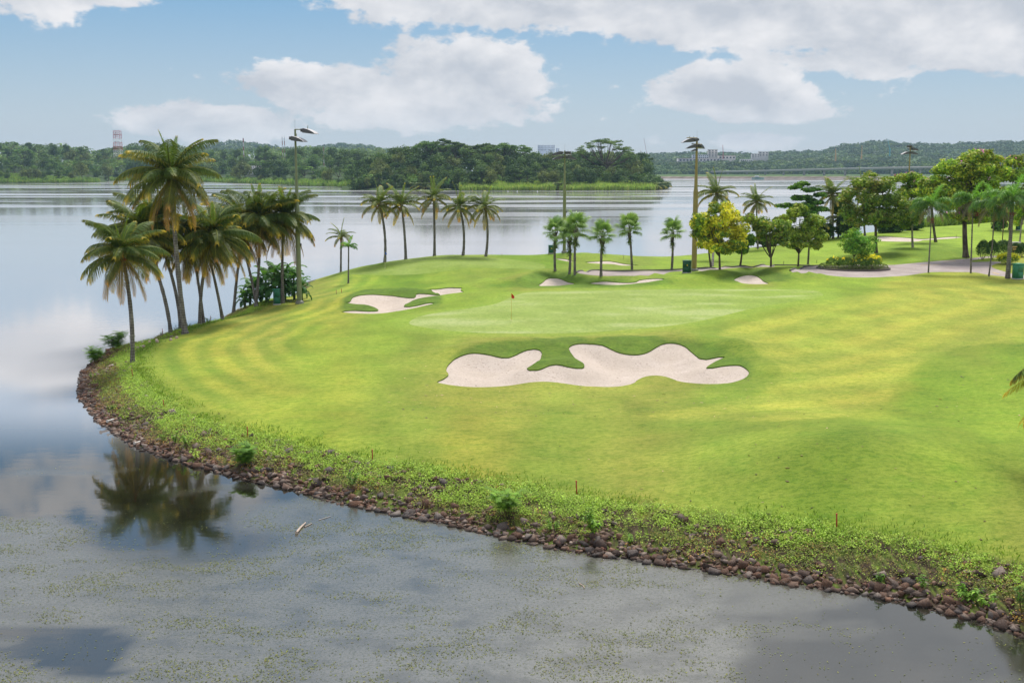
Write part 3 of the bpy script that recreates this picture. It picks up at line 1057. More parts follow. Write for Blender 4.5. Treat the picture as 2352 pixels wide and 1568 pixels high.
# kerb: a low dark concrete edge along the far side of the paths
for i, (px) in enumerate([cB([(480, 1034), (500, 1020), (520, 1015), (620, 1012), (760, 1015), (900, 1016), (1050, 1014), (1200, 1012), (1350, 1008), (1470, 1002), (1600, 995), (1750, 987), (1900, 977), (2050, 970), (2200, 965), (2330, 963)]),
                          c8([(0, 1197), (100, 1198), (230, 1199), (345, 1203), (430, 1200)]),
                          c8([(150, 1248), (180, 1236), (260, 1224), (345, 1203)])]):
    P = catmull([at(x, y) for x, y in px], 0.6, closed=False)
    P[:, 2] = hgt(P[:, 0], P[:, 1])
    b = MB()
    n = len(P)
    t = np.gradient(P, axis=0)
    nn = np.column_stack([-t[:, 1], t[:, 0], np.zeros(n)])
    nn /= np.linalg.norm(nn, axis=1, keepdims=True) + 1e-9
    w = 0.09
    ring = [P - nn * w + [0, 0, -.1], P - nn * w + [0, 0, .12], P + nn * w + [0, 0, .12], P + nn * w + [0, 0, -.1]]
    Vv = np.concatenate(ring)
    F = []
    for a in range(3):
        F += [(a * n + j, a * n + j + 1, (a + 1) * n + j + 1, (a + 1) * n + j) for j in range(n - 1)]
    b.add(Vv, F, (.11, .10, .09))
    o = b.build('kerb', M_attr)
    tag(o, kind='structure')
# faded yellow dashes on the path
b = MB()
for x0, y0, x1, y1 in [(1375, 1197, 1470, 1190), (1490, 1193, 1560, 1187), (1590, 1163, 1700, 1156), (2045, 1262, 2110, 1282)]:
    pa, pb = c8([(x0, y0), (x1, y1)])
    A = at(*pa)[:2]
    B = at(*pb)[:2]
    d = (B - A) / np.linalg.norm(B - A)
    nr = np.array([-d[1], d[0]]) * 0.09
    for i in range(6):
        u0, u1 = A + (B - A) * i / 6, A + (B - A) * (i + 1) / 6
        q = [u0 - nr, u1 - nr, u1 + nr, u0 + nr]
        b.quads([[(*v, float(hgt(*v)) + 0.012) for v in q]], (.62, .42, .16))
tag(b.build('path_marking', M_attr), kind='structure')

# ------------------------------------------------------------------ the lake
b = MB()
xs = np.arange(-62, 72.1, 0.5)
ys = np.arange(22, 90.1, 0.5)
WX, WY = np.meshgrid(xs, ys)
wx, wy = WX.ravel(), WY.ravel()
dx, dy = proj(wx, wy, 0.0)
ed = (fbm(wx / 5, wy / 5, 33, 4) - 0.5)
al = sstep(dy + ed * 330, 1170, 1260)                       # weed mat fills the near water
al *= 1 - 0.92 * sstep(-(((dx - 420) / 330) ** 2 + ((dy + ed * 130 - 1130) / 165) ** 2), -1.25, -0.75)   # open water under the palms
al *= 1 - 0.9 * sstep(-(((dx - 60 - (1540 - dy) * 1.3) / 260) ** 2 + ((dy + ed * 240 - 1500) / 42) ** 2), -1.2, -0.7)
al *= 1 - 0.9 * sstep(dx + ed * 500 + (dy - 1450) * 1.0, 1640, 1800)     # clear water bottom right
al = np.maximum(al, 0.75 * sstep(-(((dx - 1800) / 190) ** 2 + ((dy + ed * 90 - 1390) / 45) ** 2), -1.2, -0.7))
al = np.maximum(al, 0.85 * sstep(-(((dx - 840) / 320) ** 2 + ((dy + ed * 90 - 1190) / 60) ** 2), -1.2, -0.6))
al = np.maximum(al, 0.5 * sstep(fbm(wx / 7, wy / 3, 55, 3), 0.66, 0.74) * sstep(dy, 1000, 1100))
ALG = al.reshape(WX.shape)
nx, ny = len(xs), len(ys)
F = [(j * nx + i, j * nx + i + 1, (j + 1) * nx + i + 1, (j + 1) * nx + i) for j in range(ny - 1) for i in range(nx - 1)]
b.add(np.column_stack([wx, wy, np.zeros(len(wx))]), F, np.column_stack([al, np.ones(len(al)), np.zeros(len(al))]))
bx = [-4100, xs[0], xs[-1], 4100]
by = [-250, ys[0], ys[-1], 5150]
for i in range(3):
    for j in range(3):
        if i == 1 and j == 1:
            continue
        b.add([(bx[i], by[j], 0), (bx[i + 1], by[j], 0), (bx[i + 1], by[j + 1], 0), (bx[i], by[j + 1], 0)], [(0, 1, 2, 3)], (0, 0, 0))
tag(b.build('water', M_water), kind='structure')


def alg(x, y):
    u = np.clip((np.asarray(x) - xs[0]) / 0.5, 0, nx - 1.001).astype(int)
    v = np.clip((np.asarray(y) - ys[0]) / 0.5, 0, ny - 1.001).astype(int)
    return ALG[v, u]


# floating weed flecks
n = 420000
px = rng.uniform(-45, 30, n)
py = rng.uniform(24, 60, n)
dn = alg(px, py) * np.clip(sstep(fbm(px / 7, py / 3.5, 79, 4), .36, .60) * 1.2 + .15, 0, 1.2) * np.clip(sstep(fbm(px / 1.3, py / 0.8, 77, 4), 0.40, 0.62) * 1.0 + 0.07, 0, 1)
kk = (rng.random(n) < dn * 0.75) & (inland(px, py) < -0.15)
px, py = px[kk], py[kk]
n = len(px)
ang = rng.uniform(0, math.pi, n)
ln = rng.uniform(0.010, 0.038, n)
wd = rng.uniform(0.006, 0.016, n)
u = np.column_stack([np.cos(ang), np.sin(ang), rng.uniform(-.12, .12, n)]) * ln[:, None]
v = np.column_stack([-np.sin(ang), np.cos(ang), rng.uniform(-.12, .12, n)]) * wd[:, None]
c0 = np.column_stack([px, py, np.full(n, 0.014)])
Q = np.stack([c0 - u - v, c0 + u - v, c0 + u + v, c0 - u + v], 1)
cc = np.array([.07, .085, .02])[None] * rng.uniform(0.5, 1.9, (n, 1)) + np.array([.05, .03, 0])[None] * (rng.random((n, 1)) < .25)
o = MB().quads(Q, cc).build('floating_waterweed', M_weed)
tag(o, 'mat of small dull green waterweed floating on the near water', 'waterweed', kind='stuff')

# ------------------------------------------------------------------ palms
def frond_mesh(name, L, a0, bend, pairs, llen, hang, seed, green, tipc, tip_from=0.75, width=0.05, fwd=0.55, plume=0.0, side=0.0, twist=0.0):
    """a feather palm leaf growing along +X from its base: rachis plus two rows of drooping leaflets"""
    r = np.random.default_rng(seed)
    n = 26
    s = np.linspace(0, 1, n)
    th = a0 - bend * s ** 1.25
    psi = side * s ** 1.5
    ds = L / (n - 1)
    dxy = np.cos(th)
    P = np.zeros((n, 3))
    P[1:, 0] = np.cumsum((dxy * np.cos(psi))[:-1]) * ds
    P[1:, 1] = np.cumsum((dxy * np.sin(psi))[:-1]) * ds
    P[1:, 2] = np.cumsum(np.sin(th)[:-1]) * ds
    b = MB()
    green = np.array(green)
    tipc = np.array(tipc)
    b.tube(P, np.linspace(0.045, 0.008, n) * (L / 4) ** 0.5, 4, np.outer(np.ones(n * 4), green * 1.3 + [.05, .04, 0]), cap=False)
    u = np.linspace(0.13, 1.0, pairs)
    pos = np.column_stack([np.interp(u, s, P[:, i]) for i in range(3)])
    tg = np.column_stack([np.interp(u, s, np.gradient(P[:, i])) for i in range(3)])
    tg /= np.linalg.norm(tg, axis=1, keepdims=True)
    up = np.array([0, 0, 1.0])
    sd_ = np.cross(up, tg)
    sd_ /= np.linalg.norm(sd_, axis=1, keepdims=True) + 1e-9
    nrm = np.cross(tg, sd_)
    prof = np.clip(np.sin(math.pi * (0.12 + 0.80 * u)) ** 0.7, 0.15, 1)
    Q, C = [], []
    for sg in (-1, 1):
        jit = r.normal(0, 1, (pairs, 3))
        le = llen * prof * r.uniform(0.85, 1.1, pairs)
        rot = plume * r.uniform(-1, 1, pairs) + twist
        d1 = sg * (sd_ * np.cos(rot)[:, None] + nrm * np.sin(rot)[:, None]) + tg * (fwd + 0.5 * u[:, None] ** 3) + nrm * 0.18 + jit * 0.07 + up * (-hang * 0.25)
        d1 /= np.linalg.norm(d1, axis=1, keepdims=True)
        d2 = d1 + np.array([0, 0, -1]) * (hang * r.uniform(0.7, 1.3, (pairs, 1)))
        d2 /= np.linalg.norm(d2, axis=1, keepdims=True)
        d3 = d2 + np.array([0, 0, -1]) * (hang * 0.8)
        d3 /= np.linalg.norm(d3, axis=1, keepdims=True)
        w = tg * (width / 2)
        p0 = pos
        p1 = p0 + d1 * (le * 0.38)[:, None]
        p2 = p1 + d2 * (le * 0.34)[:, None]
        p3 = p2 + d3 * (le * 0.28)[:, None]
        q1 = np.stack([p0 - w * .5, p0 + w * .5, p1 + w, p1 - w], 1)
        q2 = np.stack([p1 - w, p1 + w, p2 + w * .8, p2 - w * .8], 1)
        q3 = np.stack([p2 - w * .8, p2 + w * .8, p3 + w * .12, p3 - w * .12], 1)
        vr = r.uniform(0.75, 1.3, (pairs, 1))
        f = sstep(u, tip_from, 1.0)[:, None]
        base = green[None] * vr * (1 - f) + tipc[None] * vr * f
        dry = base * 0.65 + tipc[None] * 0.35 * (0.6 + vr * .4)
        for q, c in ((q1, base), (q2, base), (q3, dry)):
            Q.append(q)
            C.append(c)
    b.quads(np.concatenate(Q), np.concatenate(C))
    return b.mesh(name, M_frond)


GF = (.045, .072, .018)
GO = (.085, .095, .020)
GY = (.30, .22, .030)
GB = (.30, .16, .045)
coco = {
    'spear': [frond_mesh('frond', .72, R(82), R(14), 30, .13, .2, 1, (.075, .12, .022), GY, .97, .02, 1.6),
              frond_mesh('frond', .85, R(68), R(48), 50, .22, .5, 2, (.070, .105, .022), GY, .95, .02, .8)],
    'up': [frond_mesh('frond', 1, R(66), R(62), 74, .29, .8, 3, GF, GO, .8, .015, side=.25), frond_mesh('frond', 1, R(48), R(60), 74, .29, .7, 4, GF, GY, .9, .015, side=-.3)],
    'mid': [frond_mesh('frond', 1, R(25), R(65), 76, .30, 1.2, 5, GF, GO, .82, .015, side=.2), frond_mesh('frond', 1, R(30), R(85), 76, .31, 1.3, 6, (.055, .075, .018), GY, .9, .015, side=-.25)],
    'low': [frond_mesh('frond', 1, R(2), R(65), 76, .31, 1.5, 7, (.060, .078, .018), GY, .82, .015, side=.2), frond_mesh('frond', 1, R(-8), R(60), 76, .30, 1.6, 8, (.065, .075, .018), GB, .85, .015, side=-.2)],
    'hang': [frond_mesh('frond', 1, R(-35), R(48), 50, .22, 1.2, 9, (.075, .075, .018), (.42, .27, .035), .6, .015, side=.15), frond_mesh('frond', 1, R(-48), R(38), 46, .20, 1.0, 10, (.11, .08, .025), GB, .5, .015, side=-.1)],
}
# coarser copies for palms further away
coco_far = {
    'spear': [frond_mesh('frond', 1, R(84), R(14), 20, .15, .2, 11, (.075, .12, .03), GY, .97, .035, 1.6), frond_mesh('frond', 1, R(66), R(40), 26, .22, .3, 12, (.07, .105, .028), GY, .95, .034, .8)],
    'up': [frond_mesh('frond', 1, R(55), R(75), 28, .25, .5, 13, (.055, .085, .028), GO, .8, .034, side=.25), frond_mesh('frond', 1, R(45), R(65), 28, .25, .5, 14, (.055, .08, .028), GO, .8, .034, side=-.3)],
    'mid': [frond_mesh('frond', 1, R(22), R(70), 30, .26, .8, 15, (.06, .085, .028), GY, .8, .036, side=.2), frond_mesh('frond', 1, R(30), R(90), 30, .26, .9, 16, (.07, .09, .03), GY, .8, .036, side=-.3)],
    'low': [frond_mesh('frond', 1, R(-5), R(65), 30, .25, 1.1, 17, (.07, .085, .028), GY, .7, .036, side=.2), frond_mesh('frond', 1, R(0), R(85), 30, .25, 1.1, 18, (.08, .09, .03), GB, .7, .036)],
    'hang': [frond_mesh('frond', 1, R(-35), R(50), 26, .22, 1.1, 19, (.09, .085, .03), (.3, .22, .05), .4, .036)],
}
royal = {
    'spear': [frond_mesh('frond', 1, R(75), R(40), 60, .18, .3, 21, (.10, .22, .025), (.2, .3, .03), .9, .022, .6, 1.0)],
    'up': [frond_mesh('frond', 1, R(58), R(105), 70, .22, .5, 22, (.09, .20, .025), (.2, .3, .03), .85, .022, .5, 1.1, .2), frond_mesh('frond', 1, R(50), R(110), 70, .22, .6, 23, (.06, .14, .025), (.15, .2, .03), .85, .022, .5, 1.1, -.2)],
    'mid': [frond_mesh('frond', 1, R(30), R(105), 70, .30, 1.0, 24, (.045, .105, .025), (.1, .15, .03), .85, .022, .5, 1.0, .15), frond_mesh('frond', 1, R(22), R(95), 70, .30, 1.0, 25, (.05, .11, .028), (.12, .15, .03), .85, .022, .5, 1.0, -.2)],
    'low': [frond_mesh('frond', 1, R(0), R(85), 66, .28, 1.2, 26, (.04, .085, .022), (.1, .1, .03), .85, .022, .5, .9), frond_mesh('frond', 1, R(-15), R(70), 60, .20, .9, 27, (.07, .075, .05), (.14, .12, .08), .6, .022, .5, .8)],
    'hang': [frond_mesh('frond', 1, R(-30), R(55), 56, .18, .8, 28, (.08, .08, .05), (.16, .13, .08), .5, .022, .5, .8)],
}
for dset in (coco, coco_far, royal):
    for k_ in dset:
        for m_ in dset[k_]:
            m_.materials[0] = M_frond


def add_fronds(root, top, L, counts, table, seed, az0=None):
    r = random.Random(seed)
    a = r.uniform(0, 6.28) if az0 is None else az0
    golden = 2.39996
    k = 0
    for cls, n in counts:
        for i in range(n):
            mesh = r.choice(table[cls])
            o = link('frond', mesh, root)
            o.location = (top[0], top[1], top[2] - {'spear': -.02, 'up': 0, 'mid': .05, 'low': .12, 'hang': .18}[cls] * L * .5)
            s_ = L * r.uniform(.86, 1.1)
            o.scale = (s_, s_, s_)
            o.rotation_euler = (r.uniform(-.12, .12), r.uniform(-.10, .10), a + k * golden + r.uniform(-.25, .25))
            k += 1


def trunk_tube(b, P, r0, r1, k=10, flare=1.6, c=(1, 1, 1), rough=.05, seed=1):
    n = len(P)
    s = np.linspace(0, 1, n)
    rad = r0 + (r1 - r0) * s + r0 * (flare - 1) * np.exp(-s * 18)
    rr_ = np.random.default_rng(seed)
    rad = rad * (1 + rr_.normal(0, rough, n))
    b.tube(P, rad, k, c)
    return b


def curve_pts(p0, p1, bulge, n=24):
    """from p0 to p1, leaving p0 tilted and ending upright; bulge is a sideways offset at mid height"""
    p0 = np.array(p0, float)
    p1 = np.array(p1, float)
    bulge = np.array(bulge, float)
    t = np.linspace(0, 1, n)[:, None]
    return p0 * (1 - t) + p1 * t + 4 * t * (1 - t) * bulge[None]


def palm(base_px, crown_px, L, label, counts, table=coco, r0=.17, r1=.11, bulge=(0, 0, 0), group=None, seed=1, fruit=None, name='coconut_palm', cat='palm tree', dY=0.0, az0=None, dark=0.0, base=None, fib=True):
    B = at(*base_px) if base is None else np.array(base)
    Tp = at_y(crown_px[0], crown_px[1], B[1] + dY)
    loc = B.copy()
    t = thing(name, loc, label, cat, group)
    P = curve_pts((0, 0, -.25), Tp - B, bulge)
    b = trunk_tube(MB(), P, r0, r1, seed=seed)
    b.build('trunk', M_palmbark, t, smooth=True)
    top = P[-1]
    if fib:
        fb = MB()
        rr_ = random.Random(seed)
        for i in range(14):
            a = rr_.uniform(0, 6.28)
            d = np.array([math.cos(a), math.sin(a), rr_.uniform(.2, 1.0)])
            fb.tube([top - [0, 0, .45] + d * .05, top - [0, 0, .2] + d * .22 * L / 4, top + d * .42 * L / 4], [.07, .06, .03], 5, (.16, .11, .06))
        fb.build('crown_shaft', M_attr, t)
    add_fronds(t, top, L, counts, table, seed, az0)
    if fruit:
        fb = MB()
        rr_ = random.Random(seed + 5)
        for cl in range(fruit[0]):
            a = rr_.uniform(-2.9, -.2)
            c0 = top + np.array([math.cos(a) * .30, math.sin(a) * .30, -.42 - rr_.random() * .3]) * L / 4
            for i in range(fruit[1]):
                o_ = np.array([rr_.gauss(0, .13), rr_.gauss(0, .13), rr_.gauss(0, .2)])
                rad = .09 * rr_.uniform(.8, 1.2)
                prof = [(0.001, -rad), (rad * .75, -rad * .65), (rad, 0), (rad * .75, rad * .7), (0.001, rad * 1.15)]
                col = (.33, .13, .035) if rr_.random() < .7 else (.22, .18, .04)
                fb.lathe(c0 + o_, prof, 7, col)
        fb.build('coconut_cluster', M_fruit, t, smooth=True)
    return t


FULL = [('spear', 3), ('up', 9), ('mid', 9), ('low', 9), ('hang', 8)]
BIG = [('spear', 3), ('up', 9), ('mid', 10), ('low', 9), ('hang', 8)]
gA = 'coconut palms in the clump on the left shore'
palm((426, 766), (394, 400), 4.25, 'tallest coconut palm with yellow lower fronds towering over the clump on the left shore', BIG, r0=.22, r1=.15, bulge=(-.15, 0, 0), group=gA, seed=3, fruit=(2, 8))
palm((303.5, 836), (279, 577), 3.21, 'coconut palm standing alone nearest the water in front of the clump, orange coconuts showing', FULL, r0=.16, r1=.12, bulge=(.25, 0, 0), group=gA, seed=8, fruit=(3, 18))
palm((393, 767.6), (318, 530), 3.85, 'leaning coconut palm just left of the tallest palm', FULL, r0=.17, r1=.12, bulge=(.45, 0, .1), group=gA, seed=14, fruit=(1, 8))
palm((415, 750), (350, 520), 3.85, 'leaning coconut palm hidden behind the trunk of the tallest palm', FULL, r0=.16, r1=.11, bulge=(.5, 0, 0), group=gA, seed=19, dY=1)
palm((459.4, 745), (490, 537), 3.96, 'coconut palm right of the tallest palm, its trunk crossing a darker one behind', FULL, r0=.16, r1=.11, bulge=(-.35, 0, 0), group=gA, seed=24, fruit=(1, 8))
palm((468, 736), (437, 548), 3.64, 'slim coconut palm whose trunk starts behind the crossing pair, leaning left', FULL, r0=.14, r1=.10, bulge=(.1, 0, 0), group=gA, seed=29)
palm((512, 726), (470, 553), 3.64, 'coconut palm leaning left, its foot on the lawn edge midway along the clump', FULL, r0=.14, r1=.10, bulge=(.1, 0, 0), group=gA, seed=34)
palm((535.5, 721), (562, 506), 4.07, 'coconut palm beside the left end of the banana clump, its trunk leaning right', FULL, r0=.15, r1=.11, bulge=(-.1, 0, 0), group=gA, seed=39, fruit=(2, 9))
palm((591, 706), (545, 522), 3.75, 'coconut palm leaning left across the front of the banana clump', FULL, r0=.14, r1=.10, bulge=(.15, 0, 0), group=gA, seed=44, fruit=(1, 8))
palm((586, 708), (596, 500), 4.07, 'upright coconut palm in front of the banana clump with a bright green spear leaf', FULL, r0=.15, r1=.11, bulge=(.15, 0, 0), group=gA, seed=49)
palm((649.6, 696), (652, 499), 3.96, 'coconut palm next to the nearest light pole, rightmost of the clump', FULL, r0=.16, r1=.11, bulge=(-.1, 0, 0), group=gA, seed=54, fruit=(1, 6))

MIDF = [('spear', 3), ('up', 6), ('mid', 5), ('low', 4), ('hang', 2)]
gB = 'row of tall coconut palms on the far edge of the raised green'
for (bx_, by_), (cx_, cy_), lab, sd_i, bl in [
        ((883, 589.2), (871, 467), 'first from the left of the five tall palms behind the raised green', 61, (.35, 0, 0)),
        ((932, 587.3), (922, 469), 'second from the left of the five tall palms behind the raised green', 67, (.1, 0, 0)),
        ((997.8, 585), (996, 454), 'tallest and middle one of the five palms behind the raised green', 71, (.05, 0, 0)),
        ((1062.8, 586.3), (1055, 474), 'fourth from the left of the five tall palms behind the raised green', 77, (.35, 0, 0)),
        ((1115, 588.5), (1114, 476), 'rightmost of the five tall palms behind the raised green', 83, (.3, 0, 0))]:
    palm((bx_, by_), (cx_, cy_), 2.9, lab, MIDF, coco_far, r0=.17, r1=.13, bulge=bl, group=gB, seed=sd_i, fruit=(1, 10) if sd_i in (61, 67) else None)
palm((782.3, 611), (783.5, 543), 2.1, 'short coconut palm at the left edge of the raised green, behind a smaller palm', [('spear', 2), ('up', 5), ('mid', 4), ('low', 2)], coco_far, r0=.13, r1=.10, group='two small palms left of the raised green', seed=91, fruit=(1, 6))
palm((800, 650.5), (800.7, 566), 1.25, 'small manila palm with stiff arching fronds, foot in the hollow left of the raised green', [('spear', 1), ('up', 4), ('mid', 4)], royal, r0=.10, r1=.07, group='two small palms left of the raised green', seed=97, name='manila_palm', fib=False)

MIDR = [('spear', 3), ('up', 7), ('mid', 6), ('low', 5), ('hang', 2)]
palm((1636, 612), (1647, 444), 3.1, 'dark coconut palm rising out of the tree with yellow leaves', MIDR, coco_far, r0=.14, r1=.10, seed=101, group='coconut palms among the trees on the right', dY=14)
palm((1741, 571), (1737, 463), 3.0, 'coconut palm standing over the lake between the yellow tree and the layered dark tree', MIDR, coco_far, r0=.14, r1=.10, seed=107, group='coconut palms among the trees on the right', dY=0)
palm((1914, 548), (1911.5, 446), 3.6, 'coconut palm just right of the layered dark tree', MIDR, coco_far, r0=.17, r1=.12, seed=109, group='coconut palms among the trees on the right')
palm((1987, 541), (1979, 426), 3.4, 'coconut palm half hidden behind the big tree with a leaning trunk', MIDR, coco_far, r0=.17, r1=.12, seed=113, group='coconut palms among the trees on the right')
palm((1880, 551), (1876, 520), 3.0, 'low coconut palm with a short trunk under the tall palm right of the layered tree', MIDR, coco_far, r0=.17, r1=.14, seed=115, group='coconut palms among the trees on the right', dY=-1)
palm((1925, 545), (1930, 500), 3.2, 'low brushy coconut palm behind the small planted tree', MIDR, coco_far, r0=.17, r1=.14, seed=116, group='coconut palms among the trees on the right', dY=-1)

# feather palms with green crown shafts and red fruit by the path
def shaft_palm(base_px, crown_px, L, label, counts, r0, r1, seed, fruit_col=None, bulge=(0, 0, 0), group='slim feather palms between the path and the green', name='foxtail_palm', big=False):
    B = at(*base_px)
    Tp = at_y(crown_px[0], crown_px[1], B[1])
    t = thing(name, B, label, 'palm tree', group)
    P = curve_pts((0, 0, -.2), Tp - B, bulge)
    trunk_tube(MB(), P[:20], r0, r1, 10, 1.35, seed=seed).build('trunk', M_palmbark, t, smooth=True)
    MB().tube(P[19:], np.linspace(r1 * 1.05, r1 * .6, 5), 9, (.09, .16, .03)).build('crown_shaft', M_paint, t, smooth=True)
    add_fronds(t, P[-1], L, counts, royal, seed)
    if fruit_col is not None:
        fb = MB()
        rr_ = random.Random(seed)
        o0 = P[19] + np.array(fruit_col[1])
        for i in range(60):
            d = np.array([rr_.gauss(0, .16), rr_.gauss(0, .13), -abs(rr_.gauss(.22, .2))]) * fruit_col[2]
            rad = .045
            fb.lathe(o0 + d, [(.001, -rad), (rad, 0), (.001, rad)], 5, np.array(fruit_col[0]) * rr_.uniform(.5, 1.3))
        for i in range(8):
            d = np.array([rr_.gauss(0, .16), rr_.gauss(0, .13), -.3]) * fruit_col[2]
            fb.tube([P[19], o0 + d * .4, o0 + d * 1.2], [.02, .012, .008], 4, (.35, .25, .08))
        fb.build('fruit_cluster', M_fruit, t)
    return t


SF = [('spear', 1), ('up', 4), ('mid', 5), ('low', 5)]
shaft_palm((2132.3, 626.2), (2141, 470), 2.8, 'slim palm with a big red fruit bunch hanging over its thin pale trunk', SF, .085, .065, 121, ((.30, .045, .025), (0, -.05, -.1), 1.3))
shaft_palm((2229.8, 627), (2235, 460), 2.8, 'slim palm with red fruit right of its crown shaft, before the flowering tree', SF, .10, .07, 127, ((.22, .03, .02), (.45, -.05, .15), 1.0))
shaft_palm((2271, 634), (2284, 466), 2.8, 'slim dark trunked palm with greyish drooping fronds left of the stout royal palm', [('spear', 1), ('up', 2), ('mid', 4), ('low', 4), ('hang', 2)], .085, .06, 131, None, bulge=(.12, 0, 0))
shaft_palm((2314.5, 639.3), (2327, 455), 3.5, 'stout royal palm with thick grey trunk and bright arching fronds by the green cabinet', [('spear', 1), ('up', 4), ('mid', 5), ('low', 4)], .26, .16, 137, ((.22, .05, .03), (0, -.1, .05), 1.0), name='royal_palm', group=None)

# the palm that stands outside the picture on the right and reaches in with one frond
B = np.array([23.45, 44.0, 0])
B[2] = float(hgt(B[0], B[1]))
t = thing('coconut_palm', B, 'coconut palm mostly outside the right edge, one yellow green frond reaching in', 'palm tree')
P = curve_pts((0, 0, -.2), (-.3, 0, 4.3), (.3, 0, 0))
trunk_tube(MB(), P, .18, .13, seed=5).build('trunk', M_palmbark, t, smooth=True)
near_f = frond_mesh('frond', 1, R(10), R(62), 74, .25, .85, 201, (.15, .17, .022), GY, .8, .012, side=.1)
add_fronds(t, P[-1], 3.6, [('spear', 2), ('up', 6), ('mid', 6), ('low', 4)], coco, 207)
for aa, tz in ((R(192), -1.0), (R(150), -.3), (R(235), -.5), (R(20), -.3), (R(330), -.3)):
    o = link('frond', near_f, t)
    o.location = (P[-1][0], P[-1][1], P[-1][2] + tz)
    o.scale = (3.6,) * 3
    o.rotation_euler = (0, 0, aa)


# fan palms
def fan_leaf_mesh(name, seed, droop, green):
    r = np.random.default_rng(seed)
    b = MB()
    Pt = [(0, 0, 0), (.30, 0, .02), (.50, 0, .0)]
    b.tube(Pt, [.016, .012, .010], 4, (.10, .13, .03))
    n = 34
    c0 = np.array([.50, 0, 0])
    Q, C = [], []
    for i in range(n):
        a = R(-135) + R(270) * (i + .5) / n
        L = .60 * (1 - .22 * abs(a) / R(135)) * r.uniform(.93, 1.05)
        d = np.array([math.cos(a), math.sin(a), .10 * (-1) ** i])
        t_ = np.array([-math.sin(a), math.cos(a), 0])
        p1 = c0 + d * L * .55
        d2 = d + np.array([0, 0, -droop * .6])
        d2 /= np.linalg.norm(d2)
        p2 = p1 + d2 * L * .25
        d3 = d2 + np.array([0, 0, -droop * 1.8])
        d3 /= np.linalg.norm(d3)
        p3 = p2 + d3 * L * .30
        w1, w2 = .036, .028
        g = np.array(green) * r.uniform(.7, 1.3)
        Q += [np.array([c0 - t_ * .004, c0 + t_ * .004, p1 + t_ * w1, p1 - t_ * w1]), np.array([p1 - t_ * w1, p1 + t_ * w1, p2 + t_ * w2, p2 - t_ * w2]), np.array([p2 - t_ * w2, p2 + t_ * w2, p3 + t_ * .003, p3 - t_ * .003])]
        C += [g, g, g * .8 + np.array([.05, .06, .02])]
    b.quads(np.array(Q), np.array(C))
    return b.mesh(name, M_frond)


fans = [fan_leaf_mesh('fan_leaf', 1, .5, (.11, .18, .055)), fan_leaf_mesh('fan_leaf', 2, 1.0, (.09, .15, .045)), fan_leaf_mesh('fan_leaf', 3, .3, (.13, .20, .06))]


def fan_palm(base_px, crown_px, S, label, seed, n=13):
    B = at(*base_px)
    Tp = at_y(crown_px[0], crown_px[1], B[1])
    t = thing('fan_palm', B, label, 'palm tree', 'fan palms standing round the end of the path')
    P = curve_pts((0, 0, -.2), Tp - B, (random.Random(seed).uniform(-.1, .1), 0, 0))
    trunk_tube(MB(), P, .15, .12, 9, 1.3, seed=seed).build('trunk', M_palmbark, t, smooth=True)
    r = random.Random(seed)
    top = P[-1]
    for i in range(n):
        o = link('fan_leaf', r.choice(fans), t)
        el_ = R(75) - R(95) * i / (n - 1)
        o.location = tuple(top + np.array([0, 0, .35 - .6 * i / n]))
        o.rotation_mode = 'XYZ'
        o.rotation_euler = Matrix.Rotation(i * 2.39996 + seed, 3, 'Z').to_4x4().to_3x3().__matmul__(Matrix.Rotation(-el_, 3, 'Y')).to_euler()
        s_ = S * r.uniform(.85, 1.1)
        o.scale = (s_, s_, s_)
    # brown leaf bases and the ferns that grow in them
    b = MB()
    for i in range(26):
        a = r.uniform(0, 6.28)
        z = r.uniform(-1.1, .1)
        d = np.array([math.cos(a), math.sin(a), 0])
        b.tube([top + [0, 0, z - .15] + d * .10, top + [0, 0, z + .1] + d * .22, top + [0, 0, z + .3] + d * .30], [.05, .035, .015], 4, (.12, .085, .055))
    b.build('leaf_bases', M_attr, t)
    Q, C = [], []
    for i in range(150):
        a = r.uniform(0, 6.28)
        z = r.gauss(-1.25, .28)
        d = np.array([math.cos(a), math.sin(a), r.uniform(-.9, .5)])
        d /= np.linalg.norm(d)
        c0 = top + np.array([0, 0, z]) + d * .12
        c1 = c0 + d * r.uniform(.2, .48)
        s_ = np.cross(d, [0, 0, 1]) * .05
        Q.append([c0 - s_, c0 + s_, c1 + s_ * .6 - [0, 0, .08], c1 - s_ * .6 - [0, 0, .08]])
        C.append(np.array([.09, .13, .03]) * r.uniform(.6, 1.5))
    MB().quads(np.array(Q), np.array(C)).build('fern_tuft', M_leaf, t)


fan_palm((1275.3, 622), (1275.8, 533), 1.6, 'leftmost fan palm, beside the small far green cabinet', 1)
fan_palm((1307.7, 628.5), (1308, 548), 1.47, 'shorter of the two fan palms that grow close together, its crown half behind the other', 2)
fan_palm((1320.7, 631), (1322, 528), 1.92, 'taller of the two fan palms that grow close together in front of the light pole', 3)
fan_palm((1380.8, 634), (1384, 540), 1.6, 'fan palm growing in front of the round end of the path', 4)
fan_palm((1452, 618.7), (1446, 526), 1.86, 'fan palm on the slope between two bunkers, with open sky blue water behind its crown', 5)
fan_palm((1542.8, 618), (1545, 534), 1.66, 'fan palm left of the dark green cabinet and tall pole', 6)

